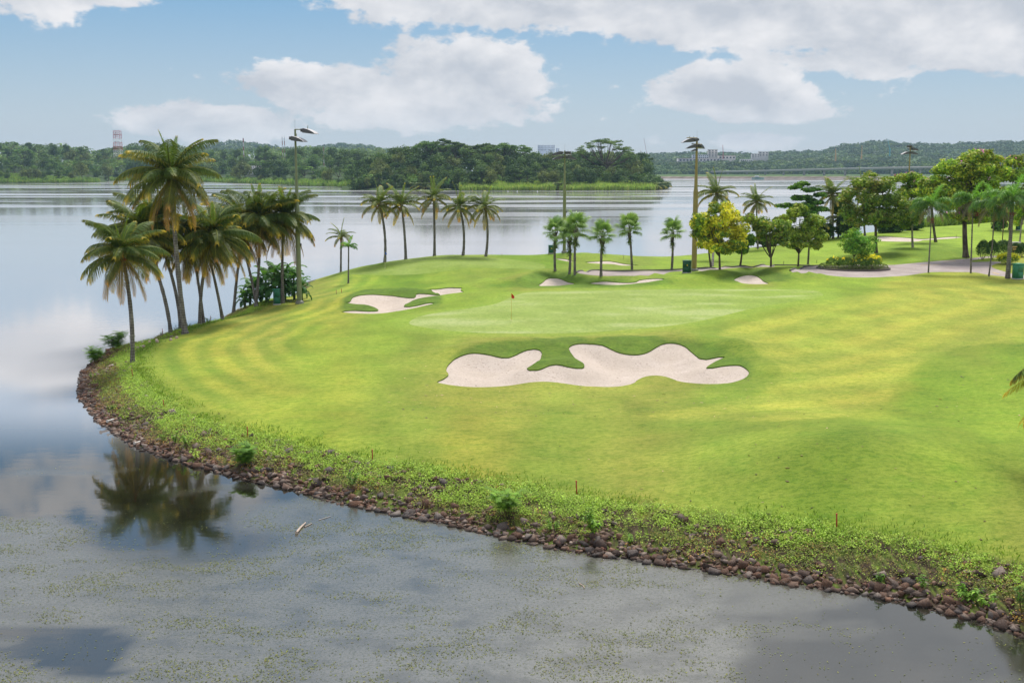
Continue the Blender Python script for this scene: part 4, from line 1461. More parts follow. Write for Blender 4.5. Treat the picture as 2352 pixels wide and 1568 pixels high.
# ------------------------------------------------------------------ broad-leaved trees
def leaf_cloud(lobes, n, size, cols, r, shell=.55, flat=1.0, up=.25):
    """leaf-sized quads spread through ellipsoid lobes, faces turned outwards more or less"""
    vol = np.array([l[1][0] * l[1][1] * l[1][2] for l in lobes]) ** .67
    w = vol / vol.sum()
    idx = r.choice(len(lobes), n, p=w)
    cen_ = np.array([l[0] for l in lobes])[idx]
    rad = np.array([l[1] for l in lobes])[idx]
    d = r.normal(0, 1, (n, 3))
    d /= np.linalg.norm(d, axis=1, keepdims=True)
    rr_ = shell + (1 - shell) * r.random((n, 1)) ** .6
    # ragged outline
    rag = 1 + .42 * (vnoise(idx * 3.1 + d[:, 0] * 2.2, d[:, 1] * 2.2 + d[:, 2] * 1.7, 9)[:, None] - .5) * 2
    c = cen_ + d * rad * rr_ * rag
    nrm = d / rad
    nrm /= np.linalg.norm(nrm, axis=1, keepdims=True)
    nrm = nrm + r.normal(0, .55, (n, 3)) + np.array([0, 0, up])
    nrm /= np.linalg.norm(nrm, axis=1, keepdims=True)
    a = np.cross(nrm, r.normal(0, 1, (n, 3)))
    a /= np.linalg.norm(a, axis=1, keepdims=True) + 1e-9
    b_ = np.cross(nrm, a)
    sz = size * r.uniform(.55, 1.3, (n, 1))
    a *= sz
    b_ *= sz * .55
    Q = np.stack([c - a * .9, c + b_, c + a * 1.1, c - b_], 1)
    cols = [np.array(k) for k in cols]
    t = vnoise(c[:, 0] / (size * 5) + 3, c[:, 1] / (size * 5) + c[:, 2] / (size * 4), 4)
    t = np.clip(t + r.normal(0, .22, n), 0, .999)
    ci = (t * len(cols)).astype(int)
    C = np.array(cols)[ci] * r.uniform(.75, 1.25, (n, 1)) * (.62 + .80 * vnoise(idx * 7.7, idx * 1.3, 2))[:, None]
    return Q, C


def make_lobes(cx, cz, rx, rz, n, r, dome=False, size=.42):
    L = []
    for i in range(n):
        a = r.uniform(0, 2 * math.pi)
        q = math.sqrt(r.uniform(.05, 1)) * .68
        z = r.uniform(-.62, .62)
        if dome:
            z = .55 - 1.0 * q * q + r.uniform(-.12, .12)
            q = q / .68 * .8
        else:
            q *= math.sqrt(max(.1, 1 - (z * .9) ** 2))
        s = size * r.uniform(.75, 1.25)
        L.append((np.array([math.cos(a) * q * rx, math.sin(a) * q * rx, cz + z * rz]), np.array([rx * s, rx * s, min(rx * s * .85, rz * s * 1.15)])))
    return L


def tree_parts(h0, crown_c, rx, rz, nl, nleaf, lsize, cols, seed, trunk_r=.15, lobes=None, bark=None, lean=(0, 0), dome=False, nlobesize=.42, fork=.75, shell=.55):
    """returns (trunk MB, crown MB) in local coordinates, foot at the origin"""
    r = np.random.default_rng(seed)
    crown_c = np.array(crown_c, float)
    if lobes is None:
        lobes = make_lobes(0, 0, rx, rz, nl, r, dome, nlobesize)
        lobes = [(c + crown_c, q) for c, q in lobes]
    ft = np.array([lean[0], lean[1], h0])
    tb = MB()
    P = curve_pts((0, 0, -.25), ft, (lean[0] * .1, 0, 0), 10)
    rad = np.linspace(trunk_r, trunk_r * .7, 10)
    rad[0] *= 1.5
    rad[1] *= 1.15
    tb.tube(P, rad, 9)
    for i in np.argsort([-q[0] for _, q in lobes])[:10]:
        c, q = lobes[i]
        m = ft * .5 + c * .5 + np.array([0, 0, -.12 * abs(c[2] - ft[2])]) + r.normal(0, .12, 3)
        pp = curve_pts(ft - [0, 0, .15], c, (m - (ft + c) / 2) * .6, 8)
        tb.tube(pp, np.linspace(trunk_r * .5, trunk_r * .12, 8), 6)
        for k in range(3):
            e = c + r.normal(0, 1, 3) * q * .6
            s0 = pp[4 + k]
            tb.tube(curve_pts(s0, e, (0, 0, .1), 5), np.linspace(trunk_r * .2, trunk_r * .05, 5), 4)
    Q, C = leaf_cloud(lobes, nleaf, lsize, cols, r, shell=shell)
    return tb, MB().quads(Q, C)


def tree(base_px, crown_px, rpx, label, nleaf, lsize, cols, seed, group=None, name='tree', cat='tree', nl=16, trunk_r=.15, bark=None, fork=None, dome=False, base=None, lobes_px=None, flowers=None, dYc=0.0, nlobesize=.42, shell=.55):
    B = at(*base_px) if base is None else np.array(base, float)
    m = mpp(B[1])
    Cc = at_y(crown_px[0], crown_px[1], B[1] + dYc)
    rel = Cc - B
    t = thing(name, B, label, cat, group)
    rx, rz = rpx[0] * m, rpx[1] * m
    h0 = max(.4, rel[2] - rz * .75) if fork is None else (at_y(base_px[0], fork, B[1]) - B)[2]
    lobes = None
    if lobes_px:
        r = np.random.default_rng(seed + 1)
        lobes = []
        for lx, ly, la, lb in lobes_px:
            w = at_y(lx, ly, B[1]) - B
            for k in range(2):
                c_ = w + np.array([r.normal(0, la * m * .12), (k - .5) * 2 * la * m * .5 + r.normal(0, .2), 0])
                big = np.array([la * m, la * m * .8, lb * m])
                for q in range(4):
                    d_ = r.normal(0, 1, 3)
                    d_ /= np.linalg.norm(d_)
                    f_ = r.uniform(.34, .64)
                    lobes.append((c_ + d_ * big * (1.06 - f_), np.array([big[0] * f_, big[1] * f_, max(big[2] * f_, big[0] * .16)])))
    tb, cb = tree_parts(h0, rel, rx, rz, nl, int(nleaf * 1.35), lsize, cols, seed, trunk_r, lobes, lean=(rel[0] * (.35 if fork is None else .5), 0), dome=dome, nlobesize=nlobesize, shell=shell)
    tb.build('trunk', bark or M_bark, t, smooth=True)
    cb.build('crown', M_leaf, t)
    if flowers:
        r = np.random.default_rng(seed + 9)
        if lobes is None:
            lobes = [(rel, np.array([rx, rx, rz]))]
        fb = MB()
        lz = np.array([l[0][2] for l in lobes])
        for i in range(flowers[1]):
            l = lobes[r.integers(len(lobes))]
            d = r.normal(0, 1, 3)
            d[2] = abs(d[2]) + .3
            d /= np.linalg.norm(d)
            c = l[0] + d * l[1] * 1.03
            nq = 7
            cc = c + r.normal(0, .12, (nq, 3))
            a = r.normal(0, 1, (nq, 3)) * .06
            b_ = r.normal(0, 1, (nq, 3)) * .06
            fb.quads(np.stack([cc - a, cc + b_, cc + a, cc - b_], 1), np.tile(flowers[0], (nq, 1)) * r.uniform(.7, 1.2, (nq, 1)))
        fb.build('blossom', M_leaf, t)
    return t


c_yel = [(.33, .32, .028), (.40, .37, .040), (.24, .27, .022), (.10, .16, .02), (.07, .125, .018)]
c_mix = [(.07, .12, .018), (.13, .19, .022), (.17, .21, .028), (.10, .15, .022), (.19, .22, .035)]
c_olv = [(.07, .12, .022), (.10, .155, .028), (.14, .18, .032), (.055, .10, .02), (.17, .17, .045)]
c_drk = [(.022, .045, .014), (.03, .062, .018), (.045, .085, .02)]
c_flw = [(.09, .16, .02), (.14, .22, .025), (.20, .26, .028), (.07, .12, .02), (.24, .26, .04)]
c_lay = [(.035, .085, .014), (.06, .13, .02), (.09, .17, .022)]

gT = 'broad-leaved trees on the right of the course'
tree((1653.7, 618.6), (1652, 522), (66, 58), 'round tree with bright yellow outer leaves and green heart beside the tall brown pole', 11000, .17, c_yel, 301, gT, nl=26, trunk_r=.14, fork=585, nlobesize=.36,
     lobes_px=[(1655, 480, 30, 18), (1625, 500, 32, 22), (1685, 500, 30, 22), (1605, 525, 24, 22), (1650, 520, 38, 26), (1700, 530, 26, 24), (1610, 552, 24, 20), (1645, 560, 30, 20), (1690, 560, 26, 18), (1668, 572, 20, 12)])
tree((1634, 612.5), (1612, 540), (30, 30), 'dark leaved tree tucked behind the left side of the yellow tree', 3000, .2, c_drk, 303, gT, nl=10, trunk_r=.13)
tree((1699.6, 610), (1712, 560), (26, 24), 'small dark trunked tree with green leaves at the right side of the yellow tree', 2600, .18, c_lay, 305, gT, nl=9, trunk_r=.13)
tree((1771, 612), (1772, 535), (40, 46), 'thin crowned tree with two crossing stems between the yellow tree and the round tree', 4200, .18, c_olv + [(.16, .22, .03)], 307, gT, nl=14, trunk_r=.14, fork=590, nlobesize=.34, lobes_px=[(1728, 500, 22, 16), (1745, 525, 20, 16), (1765, 515, 28, 20), (1795, 520, 24, 22), (1780, 545, 24, 18), (1800, 555, 18, 12), (1755, 545, 18, 12)])
tree((1833, 611.5), (1838, 517), (52, 46), 'bushy tree with small yellow green leaves left of the short palm with dead fronds', 8000, .17, c_mix, 309, gT, nl=20, trunk_r=.13, fork=580, lobes_px=[(1800, 505, 26, 18), (1835, 485, 28, 18), (1870, 505, 24, 18), (1810, 535, 28, 20), (1850, 530, 30, 22), (1885, 540, 18, 14), (1830, 560, 26, 12), (1870, 560, 20, 12)])
tree((1850, 556), (1851, 450), (54, 36), 'dark tree with stacked level branches standing against the lake', 7500, .24, c_lay, 311, gT, nl=12, trunk_r=.2, fork=500, name='layered_tree', lobes_px=[(1842, 422, 17, 6), (1858, 436, 22, 6), (1826, 430, 16, 5), (1880, 447, 16, 5), (1838, 453, 24, 7), (1866, 463, 26, 7), (1803, 473, 24, 6), (1845, 474, 30, 9), (1885, 480, 22, 6), (1850, 490, 28, 8)], shell=.2)
tree((2012.8, 580.4), (2008, 480), (76, 62), 'wide leafy tree on a dark leaning trunk behind the planted island', 12000, .20, c_olv, 313, gT, nl=26, trunk_r=.22, fork=510, lobes_px=[(1985, 420, 30, 16), (2030, 430, 34, 18), (1955, 450, 26, 18), (2000, 455, 40, 22), (2050, 460, 32, 20), (1950, 485, 28, 18), (1995, 490, 40, 22), (2045, 490, 36, 20), (2075, 470, 20, 18), (1965, 510, 26, 10), (2020, 512, 28, 10)])
tree((2096.8, 568), (2092, 490), (40, 34), 'tree with bare pale trunk and thin crown just left of the fruiting palm', 4200, .19, c_olv, 317, gT, nl=14, trunk_r=.17, bark=M_palebark, fork=520)
tree((2218.7, 591), (2212, 410), (88, 82), 'largest tree, broad dome of yellow green leaves with pink blossom on a thick dark trunk', 24000, .21, c_flw, 319, gT, nl=30, trunk_r=.36, fork=500, name='flowering_tree', flowers=((.46, .16, .42), 120),
     lobes_px=[(2225, 362, 46, 22), (2265, 368, 34, 22), (2180, 385, 40, 24), (2240, 400, 52, 28), (2285, 400, 30, 24), (2155, 425, 32, 22), (2200, 430, 50, 28), (2265, 440, 44, 26), (2140, 440, 30, 20), (2290, 450, 26, 20), (2180, 465, 46, 22), (2235, 470, 48, 22), (2205, 495, 34, 14), (2250, 500, 26, 12)])
tree((2150, 556), (2112, 430), (44, 40), 'lower flowering tree joining the left side of the large dome', 8000, .19, c_flw, 323, gT, nl=16, trunk_r=.2, flowers=((.46, .16, .42), 30), lobes_px=[(2095, 412, 26, 16), (2070, 408, 18, 10), (2125, 425, 30, 18), (2090, 440, 28, 16), (2135, 455, 26, 18), (2105, 465, 26, 14)])
tree((2320, 528), (2325, 410), (56, 60), 'flowering tree behind the royal palm, cut by the right edge', 10000, .24, c_flw, 327, gT, nl=20, trunk_r=.28, flowers=((.46, .16, .42), 50), lobes_px=[(2335, 372, 26, 16), (2300, 400, 34, 20), (2345, 405, 34, 24), (2380, 400, 34, 30), (2310, 440, 36, 22), (2355, 450, 36, 22)])
tree((2342, 556), (2350, 490), (28, 34), 'young tree with yellow green leaves and pale trunk at the right edge', 3500, .17, [(.14, .24, .02), (.22, .30, .03), (.30, .33, .04)], 331, gT, nl=12, trunk_r=.13, bark=M_palebark)
tree((2300, 530), (2296, 505), (24, 22), 'dark leafy shrub tree behind the stout royal palm', 2600, .2, c_drk + c_lay, 337, gT, nl=9, trunk_r=.1)
for (bx_, by_), (rx_, rz_), lab, sd_i in [((1760, 566), (26, 16), 'dark shrubs at the water edge below the thin crowned tree', 341), ((1815, 561), (34, 18), 'dark shrubs at the water edge behind the bushy tree', 343),
                                          ((1880, 552), (34, 20), 'dark undergrowth at the shore behind the short palm with dead fronds', 347), ((1945, 546), (34, 26), 'dark undergrowth behind the small planted tree', 349),
                                          ((2045, 534), (34, 24), 'dark undergrowth left of the green cabinet by the far pole', 353), ((2100, 528), (26, 20), 'dark undergrowth right of the far pole', 359)]:
    t = tree((bx_, by_), (bx_, by_ - rz_ * .9), (rx_, rz_), lab, 3000, .26, c_drk, sd_i, 'dark shrubs along the shore behind the trees', name='shore_shrub', cat='shrub', nl=12, trunk_r=.07)
tree((1935, 545), (1935, 478), (26, 20), 'dark glossy tree left of the big leaning tree, in front of the lake', 3200, .22, c_drk + c_lay, 361, gT, nl=9, trunk_r=.14)
tree((1960, 541), (1995, 408), (26, 14), 'sprawling tree top of pale green sprays rising behind the big leaning tree', 3000, .20, c_mix, 363, gT, nl=10, trunk_r=.14, lobes_px=[(2000, 402, 16, 6), (1975, 415, 18, 7), (2040, 412, 22, 7), (2010, 425, 28, 9), (1960, 440, 20, 10)])
# the short palm whose crown is hidden, dead fronds hanging on the stem
B = at(1855.6, 606.6)
t = thing('fan_palm', B, 'short palm with a skirt of brown dead fronds under the bushy tree', 'palm tree')
P = curve_pts((0, 0, -.2), (0, 0, 4.6), (.05, 0, 0))
trunk_tube(MB(), P, .12, .10, seed=6).build('trunk', M_palmbark, t, smooth=True)
b = MB()
rr_ = random.Random(4)
for i in range(70):
    a = rr_.uniform(0, 6.28)
    z = rr_.uniform(3.0, 4.6)
    d = np.array([math.cos(a), math.sin(a), 0])
    w_ = np.array([-d[1], d[0], 0]) * .03
    p0 = np.array([0, 0, z]) + d * .1
    p1 = p0 + d * .25 + [0, 0, -.15]
    p2 = p0 + d * .3 + [0, 0, -rr_.uniform(.5, .9)]
    b.quads([[p0 - w_, p0 + w_, p1 + w_, p1 - w_], [p1 - w_, p1 + w_, p2 + w_ * .3, p2 - w_ * .3]], np.array([.10, .07, .04]) * rr_.uniform(.5, 1.6))
b.build('dead_fronds', M_leaf, t)
for i in range(9):
    o = link('fan_leaf', fans[i % 3], t)
    o.location = (0, 0, 4.6)
    o.rotation_euler = (Matrix.Rotation(i * 2.4, 3, 'Z') @ Matrix.Rotation(-R(60 - i * 9), 3, 'Y')).to_euler()
    o.scale = (1.1,) * 3


# banana plants
def banana_leaf(b, p0, a, el_, L, W, col, r):
    n = 9
    s = np.linspace(0, 1, n)
    th = el_ - (1.6 + r.random() * .7) * s ** 1.5
    P = np.zeros((n, 3))
    for i in range(1, n):
        P[i] = P[i - 1] + np.array([math.cos(a) * math.cos(th[i]), math.sin(a) * math.cos(th[i]), math.sin(th[i])]) * L / (n - 1)
    P += p0
    sd_ = np.array([-math.sin(a), math.cos(a), 0])
    for i in range(1, n - 1):
        for sg in (-1, 1):
            w0 = W * math.sin(math.pi * min(1, .12 + .86 * s[i])) ** .6
            w1 = W * math.sin(math.pi * min(.985, .12 + .86 * s[i + 1])) ** .6
            dz0, dz1 = -.25 * w0 - r.random() * .08, -.25 * w1 - r.random() * .08
            gap = .02 * r.random()
            q = [P[i], P[i] + sd_ * sg * w0 + [0, 0, dz0], P[i + 1] + sd_ * sg * w1 + [0, 0, dz1], P[i + 1] * 1.0]
            q[3] = q[3] - (P[i + 1] - P[i]) * gap
            q[2] = q[2] - (P[i + 1] - P[i]) * (gap + .1 * r.random())
            b.quads([q], np.array(col) * r.uniform(.7, 1.35))


for i, (x, y, h, lab) in enumerate([(563, 712, 2.0, 'banana plant at the left end of the clump, leaves hanging over the water side'), (590, 704, 2.9, 'banana plant behind the two crossing palm trunks'),
                                    (612, 700, 3.5, 'tall banana plant left of the green cabinet in the palm clump'), (632, 693, 3.8, 'tallest banana plant straight behind the green cabinet'),
                                    (655, 688, 3.5, 'banana plant behind the rightmost palm of the clump'), (676, 686, 3.2, 'banana plant behind the nearest light pole'), (693, 684, 2.3, 'banana plant sticking out to the right of the nearest light pole'),
                                    (575, 706, 2.5, 'banana plant with torn leaves near the left end of the clump'), (645, 690, 2.6, 'low banana plant just right of the green cabinet')]):
    B = at_y(x, y, 108.6 + (i % 3) * 1.2)
    h *= 1.22
    B[2] = float(hgt(B[0], B[1]))
    t = thing('banana_plant', B, lab, 'banana plant', 'banana plants behind the palms')
    r = random.Random(400 + i)
    MB().tube([(0, 0, -.2), (0, 0, h * .4), (0, 0, h * .62)], [.13, .11, .08], 8, (.10, .13, .035)).build('stem', M_attr, t, smooth=True)
    b = MB()
    nlf = 17
    for k in range(nlf):
        f_ = k / nlf
        banana_leaf(b, np.array([0, 0, h * (.62 - .35 * f_)]), k * 2.4 + r.uniform(-.3, .3), R(82) - f_ * R(75), h * r.uniform(.42, .56), h * .085, (.026 + .022 * (1 - f_), .070 + .045 * (1 - f_), .022), r)
    b.build('leaf_crown', M_leaf, t)

# ------------------------------------------------------------------ the stony bank
sh_t = np.gradient(SHN, axis=0)
sh_t /= np.linalg.norm(sh_t, axis=1, keepdims=True)
sh_n = np.column_stack([-sh_t[:, 1], sh_t[:, 0]])
tst = SHN[len(SHN) // 3] + sh_n[len(SHN) // 3] * 1.0
if float(inland(tst[0], tst[1])) < 0:
    sh_n = -sh_n
SHL = np.concatenate([[0], np.cumsum(np.linalg.norm(np.diff(SHN, axis=0), axis=1))])


def bank(s, off):
    i = np.clip(np.searchsorted(SHL, s) - 1, 0, len(SHN) - 2)
    f = ((s - SHL[i]) / (SHL[i + 1] - SHL[i]))[:, None]
    p = SHN[i] * (1 - f) + SHN[i + 1] * f
    n_ = sh_n[i] * (1 - f) + sh_n[i + 1] * f
    return p + n_ * off[:, None]


def rock_verts(seed, sz=1.0):
    """an angular broken stone: the hull of a few scattered points"""
    import bmesh
    r = np.random.default_rng(seed)
    n = int(r.integers(9, 15))
    P = r.uniform(-1, 1, (n, 3))
    P /= np.max(np.abs(P), axis=1, keepdims=True) ** .6
    P *= np.array([1.0, r.uniform(.6, .95), r.uniform(.5, .8)])
    bm = bmesh.new()
    for q in P:
        bm.verts.new(q)
    res = bmesh.ops.convex_hull(bm, input=bm.verts)
    bmesh.ops.delete(bm, geom=[v for v in bm.verts if not v.link_faces], context='VERTS')
    bmesh.ops.triangulate(bm, faces=bm.faces)
    bmesh.ops.recalc_face_normals(bm, faces=bm.faces)
    bm.verts.index_update()
    V = np.array([v.co[:] for v in bm.verts])
    F = np.array([[v.index for v in f.verts] for f in bm.faces])
    bm.free()
    return V * sz, F


stone_cols = [(.125, .080, .060), (.155, .108, .085), (.085, .060, .050), (.17, .135, .115), (.12, .105, .10), (.23, .20, .18), (.14, .085, .060)]
rock_cache = [rock_verts(500 + i) for i in range(14)]
rock_meshes = []
for i in range(14):
    V, F = rock_cache[i]
    rock_meshes.append(MB().add(V, F, stone_cols[i % 7]).mesh('rock', M_rock))
Ltot = SHL[-1]
# visible stretch, sorted by distance from the viewer
rr = np.random.default_rng(77)
N = 11000
s_ = rr.uniform(0, Ltot, N)
off = np.abs(rr.normal(0, .55, N)) - .25
mid = rr.random(N) < .55
off[mid] = rr.uniform(.4, 3.1, mid.sum())
p = bank(s_, off)
cl = fbm(p[:, 0] / 1.6, p[:, 1] / 1.6, 171, 3)
kk = (~mid) | (cl > .38)
s_, off, p, mid = s_[kk], off[kk], p[kk], mid[kk]
px_, py_ = proj(p[:, 0], p[:, 1], 0.2)
kk = (px_ < 2400) & (py_ > 780)
s_, off, p, mid, px_, py_ = s_[kk], off[kk], p[kk], mid[kk], px_[kk], py_[kk]
size = np.exp(rr.normal(math.log(.10), .48, len(p))) * np.where(mid, .85, 1.0)
size = np.clip(size, .05, .26)
z = np.maximum(hgt(p[:, 0], p[:, 1]), -.04) + size * .12
# the stones that show largest stand as things of their own
score = size / p[:, 1] * np.where((px_ < 2352) & (px_ > 0), 1, 0)
order = np.argsort(-score)
solo = order[:290]
rest = order[290:]
rock_spots = []
for i in solo:
    o = link('rock', rock_meshes[int(rr.integers(14))])
    o.location = (p[i, 0], p[i, 1], z[i])
    sc_ = size[i] * 1.02
    o.scale = (sc_, sc_, sc_)
    o.rotation_euler = (rr.uniform(-.5, .5), rr.uniform(-.5, .5), rr.uniform(0, 6.28))
    rock_spots.append((o, p[i, 0], p[i, 1], size[i], o.data.name))
b = MB()
for i in rest:
    V, F = rock_cache[int(i) % 14]
    a = rr.uniform(0, 6.28)
    Rm = np.array(Matrix.Rotation(a, 3, 'Z') @ Matrix.Rotation(rr.uniform(-.6, .6), 3, 'X'))
    b.add(V @ Rm.T * size[i] * .98 + [p[i, 0], p[i, 1], z[i]], F, np.array(stone_cols[int(i) % 7]) * rr.uniform(.7, 1.4))
tag(b.build('stone_rubble', M_rock), 'small broken brown stones packed along the whole waterline', 'stones', kind='stuff')


# low weeds over the upper bank
def weed_quads(pos, n_each, spread, hgt_, lsz, cols, r):
    n = len(pos) * n_each
    idx = np.repeat(np.arange(len(pos)), n_each)
    c = pos[idx] + np.column_stack([r.normal(0, spread, n), r.normal(0, spread, n), np.abs(r.normal(0, hgt_, n))])
    nrm = np.column_stack([r.normal(0, .5, n), r.normal(-.25, .5, n), np.ones(n)])
    nrm /= np.linalg.norm(nrm, axis=1, keepdims=True)
    a = np.cross(nrm, r.normal(0, 1, (n, 3)))
    a /= np.linalg.norm(a, axis=1, keepdims=True)
    b_ = np.cross(nrm, a)
    sz = lsz * r.uniform(.5, 1.4, (n, 1))
    a, b_ = a * sz, b_ * sz * .6
    Q = np.stack([c - a, c + b_, c + a, c - b_], 1)
    cc = np.array(cols)[r.integers(0, len(cols), len(pos))][idx] * r.uniform(.65, 1.35, (n, 1))
    return Q, cc


w_bright = [(.22, .33, .035), (.27, .38, .05), (.17, .28, .03), (.20, .27, .035)]
w_olive = [(.11, .14, .025), (.16, .17, .035), (.08, .11, .02), (.19, .15, .04)]
w_dead = [(.30, .17, .03), (.22, .13, .05), (.16, .10, .05)]
N = 34000
s_ = rr.uniform(0, Ltot, N)
off = rr.uniform(.3, 3.7, N)
p = bank(s_, off)
q1 = fbm(p[:, 0] / 1.5, p[:, 1] / 1.5, 181, 4)
q2 = fbm(s_ / 4.0, off / 2.0, 183, 3)
dens = sstep(off, .35, 1.2) * (1 - sstep(off + (q2 - .5) * 1.6, 3.0, 3.6)) * (.30 + .70 * sstep(q1 + .12 * (off - 1.6), .40, .52))
keepw = rr.random(N) < dens
pz = np.column_stack([p, hgt(p[:, 0], p[:, 1]) + .03])
px_, py_ = proj(p[:, 0], p[:, 1], .5)
inv = (px_ < 2450)
sel = keepw & inv
br = sel & (off + (q2 - .5) * 2.2 > 1.9)
ol = sel & ~br
Q1, C1 = weed_quads(pz[br], 11, .11, .09, .034, w_bright, rr)
Q2, C2 = weed_quads(pz[ol], 9, .12, .07, .032, w_olive + w_bright[:1], rr)
dead = inv & (rr.random(N) < .13) & (fbm(p[:, 0] / 3, p[:, 1] / 3, 191, 3) > .52) & (off < 3.0)
Q3, C3 = weed_quads(pz[dead], 10, .12, .08, .03, w_dead, rr)
tag(MB().quads(np.concatenate([Q1, Q2, Q3]), np.concatenate([C1, C2, C3])).build('bank_weeds', M_weed), 'low yellow green weeds creeping over the stony bank', 'ground cover', kind='stuff')
# pale grit between the weeds and the tall rough grass on the lawn's edge
N = 26000
s_ = rr.uniform(0, Ltot, N)
off = rr.normal(3.3, .55, N)
p = bank(s_, off)
px_, py_ = proj(p[:, 0], p[:, 1], .8)
kk = (px_ < 2450) & (fbm(p[:, 0] / 2, p[:, 1] / 2, 201, 3) > .42)
p = p[kk]
n = len(p)
c = np.column_stack([p, hgt(p[:, 0], p[:, 1])])
a = rr.uniform(0, math.pi, n)
w_ = np.column_stack([np.cos(a), np.sin(a), np.zeros(n)]) * .018
h_ = np.column_stack([rr.normal(0, .05, n), rr.normal(0, .05, n), rr.uniform(.05, .13, n)])
tag(MB().quads(np.stack([c - w_, c + w_, c + w_ * .3 + h_, c - w_ * .3 + h_], 1), np.array([.12, .20, .025])[None] * rr.uniform(.6, 1.5, (n, 1))).build('rough_grass', M_weed), 'unmown rough grass along the edge of the lawn above the bank', 'grass', kind='stuff')
# pink snail eggs on the stones
N = 170
s_ = rr.uniform(0, Ltot * .8, N)
cl = fbm(s_ / 2.5, s_ * 0, 3, 2) > .5
s_ = s_[cl]
p = bank(s_, rr.uniform(.05, .45, len(s_)))
b = MB()
for q in p:
    zz = float(hgt(q[0], q[1])) + .17
    for k in range(3):
        d = rr.normal(0, .035, 3)
        b.lathe((q[0] + d[0], q[1] + d[1], zz + d[2]), [(.001, -.02), (.017, 0), (.001, .022)], 5, (.62, .25, .24))
tag(b.build('snail_eggs', M_fruit), 'tiny clusters of pink snail eggs dotted on the waterline stones', 'eggs', kind='stuff')

# shrubs and seedlings on the bank
def leafy(b, r, h, w, n, lsz, cols, feathery=False, drop=.3):
    """stems with leaves; feathery = many rows of tiny leaflets in flat sprays"""
    Q, C = [], []
    stems = max(3, int(w * 7))
    for k in range(stems):
        a = r.uniform(0, 6.28)
        tip = np.array([math.cos(a) * w * r.uniform(.2, .6), math.sin(a) * w * r.uniform(.2, .6), h * r.uniform(.6, 1)])
        P = curve_pts((0, 0, -.05), tip, (0, 0, h * .12), 7)
        b.tube(P, np.linspace(.016, .005, 7), 4, (.10, .085, .03))
        for j in range(n):
            t_ = r.uniform(.3, 1)
            c0 = P[0] * (1 - t_) + P[-1] * t_ + np.array([0, 0, h * .12 * 4 * t_ * (1 - t_)])
            aa = r.uniform(0, 6.28)
            d = np.array([math.cos(aa), math.sin(aa), r.uniform(-drop, .35)])
            d /= np.linalg.norm(d)
            sdv = np.cross(d, [0, 0, 1])
            sdv /= np.linalg.norm(sdv)
            col = np.array(cols[r.randrange(len(cols))]) * r.uniform(.7, 1.3)
            if feathery:
                ln_ = w * r.uniform(.22, .42)
                for q in range(9):
                    m0 = c0 + d * ln_ * q / 9
                    for sg in (-1, 1):
                        e = m0 + sdv * sg * ln_ * .24 + d * ln_ * .05 + [0, 0, -.02]
                        wv = d * ln_ * .028
                        Q.append([m0 - wv, m0 + wv, e + wv, e - wv])
                        C.append(col)
            else:
                L_ = lsz * r.uniform(.6, 1.3)
                m0 = c0 + d * L_ * .5 + [0, 0, -.02]
                e = c0 + d * L_ + np.array([0, 0, -L_ * .35])
                Q.append([c0, m0 + sdv * L_ * .2, e, m0 - sdv * L_ * .2])
                C.append(col)
    b.quads(np.array(Q), np.array(C))


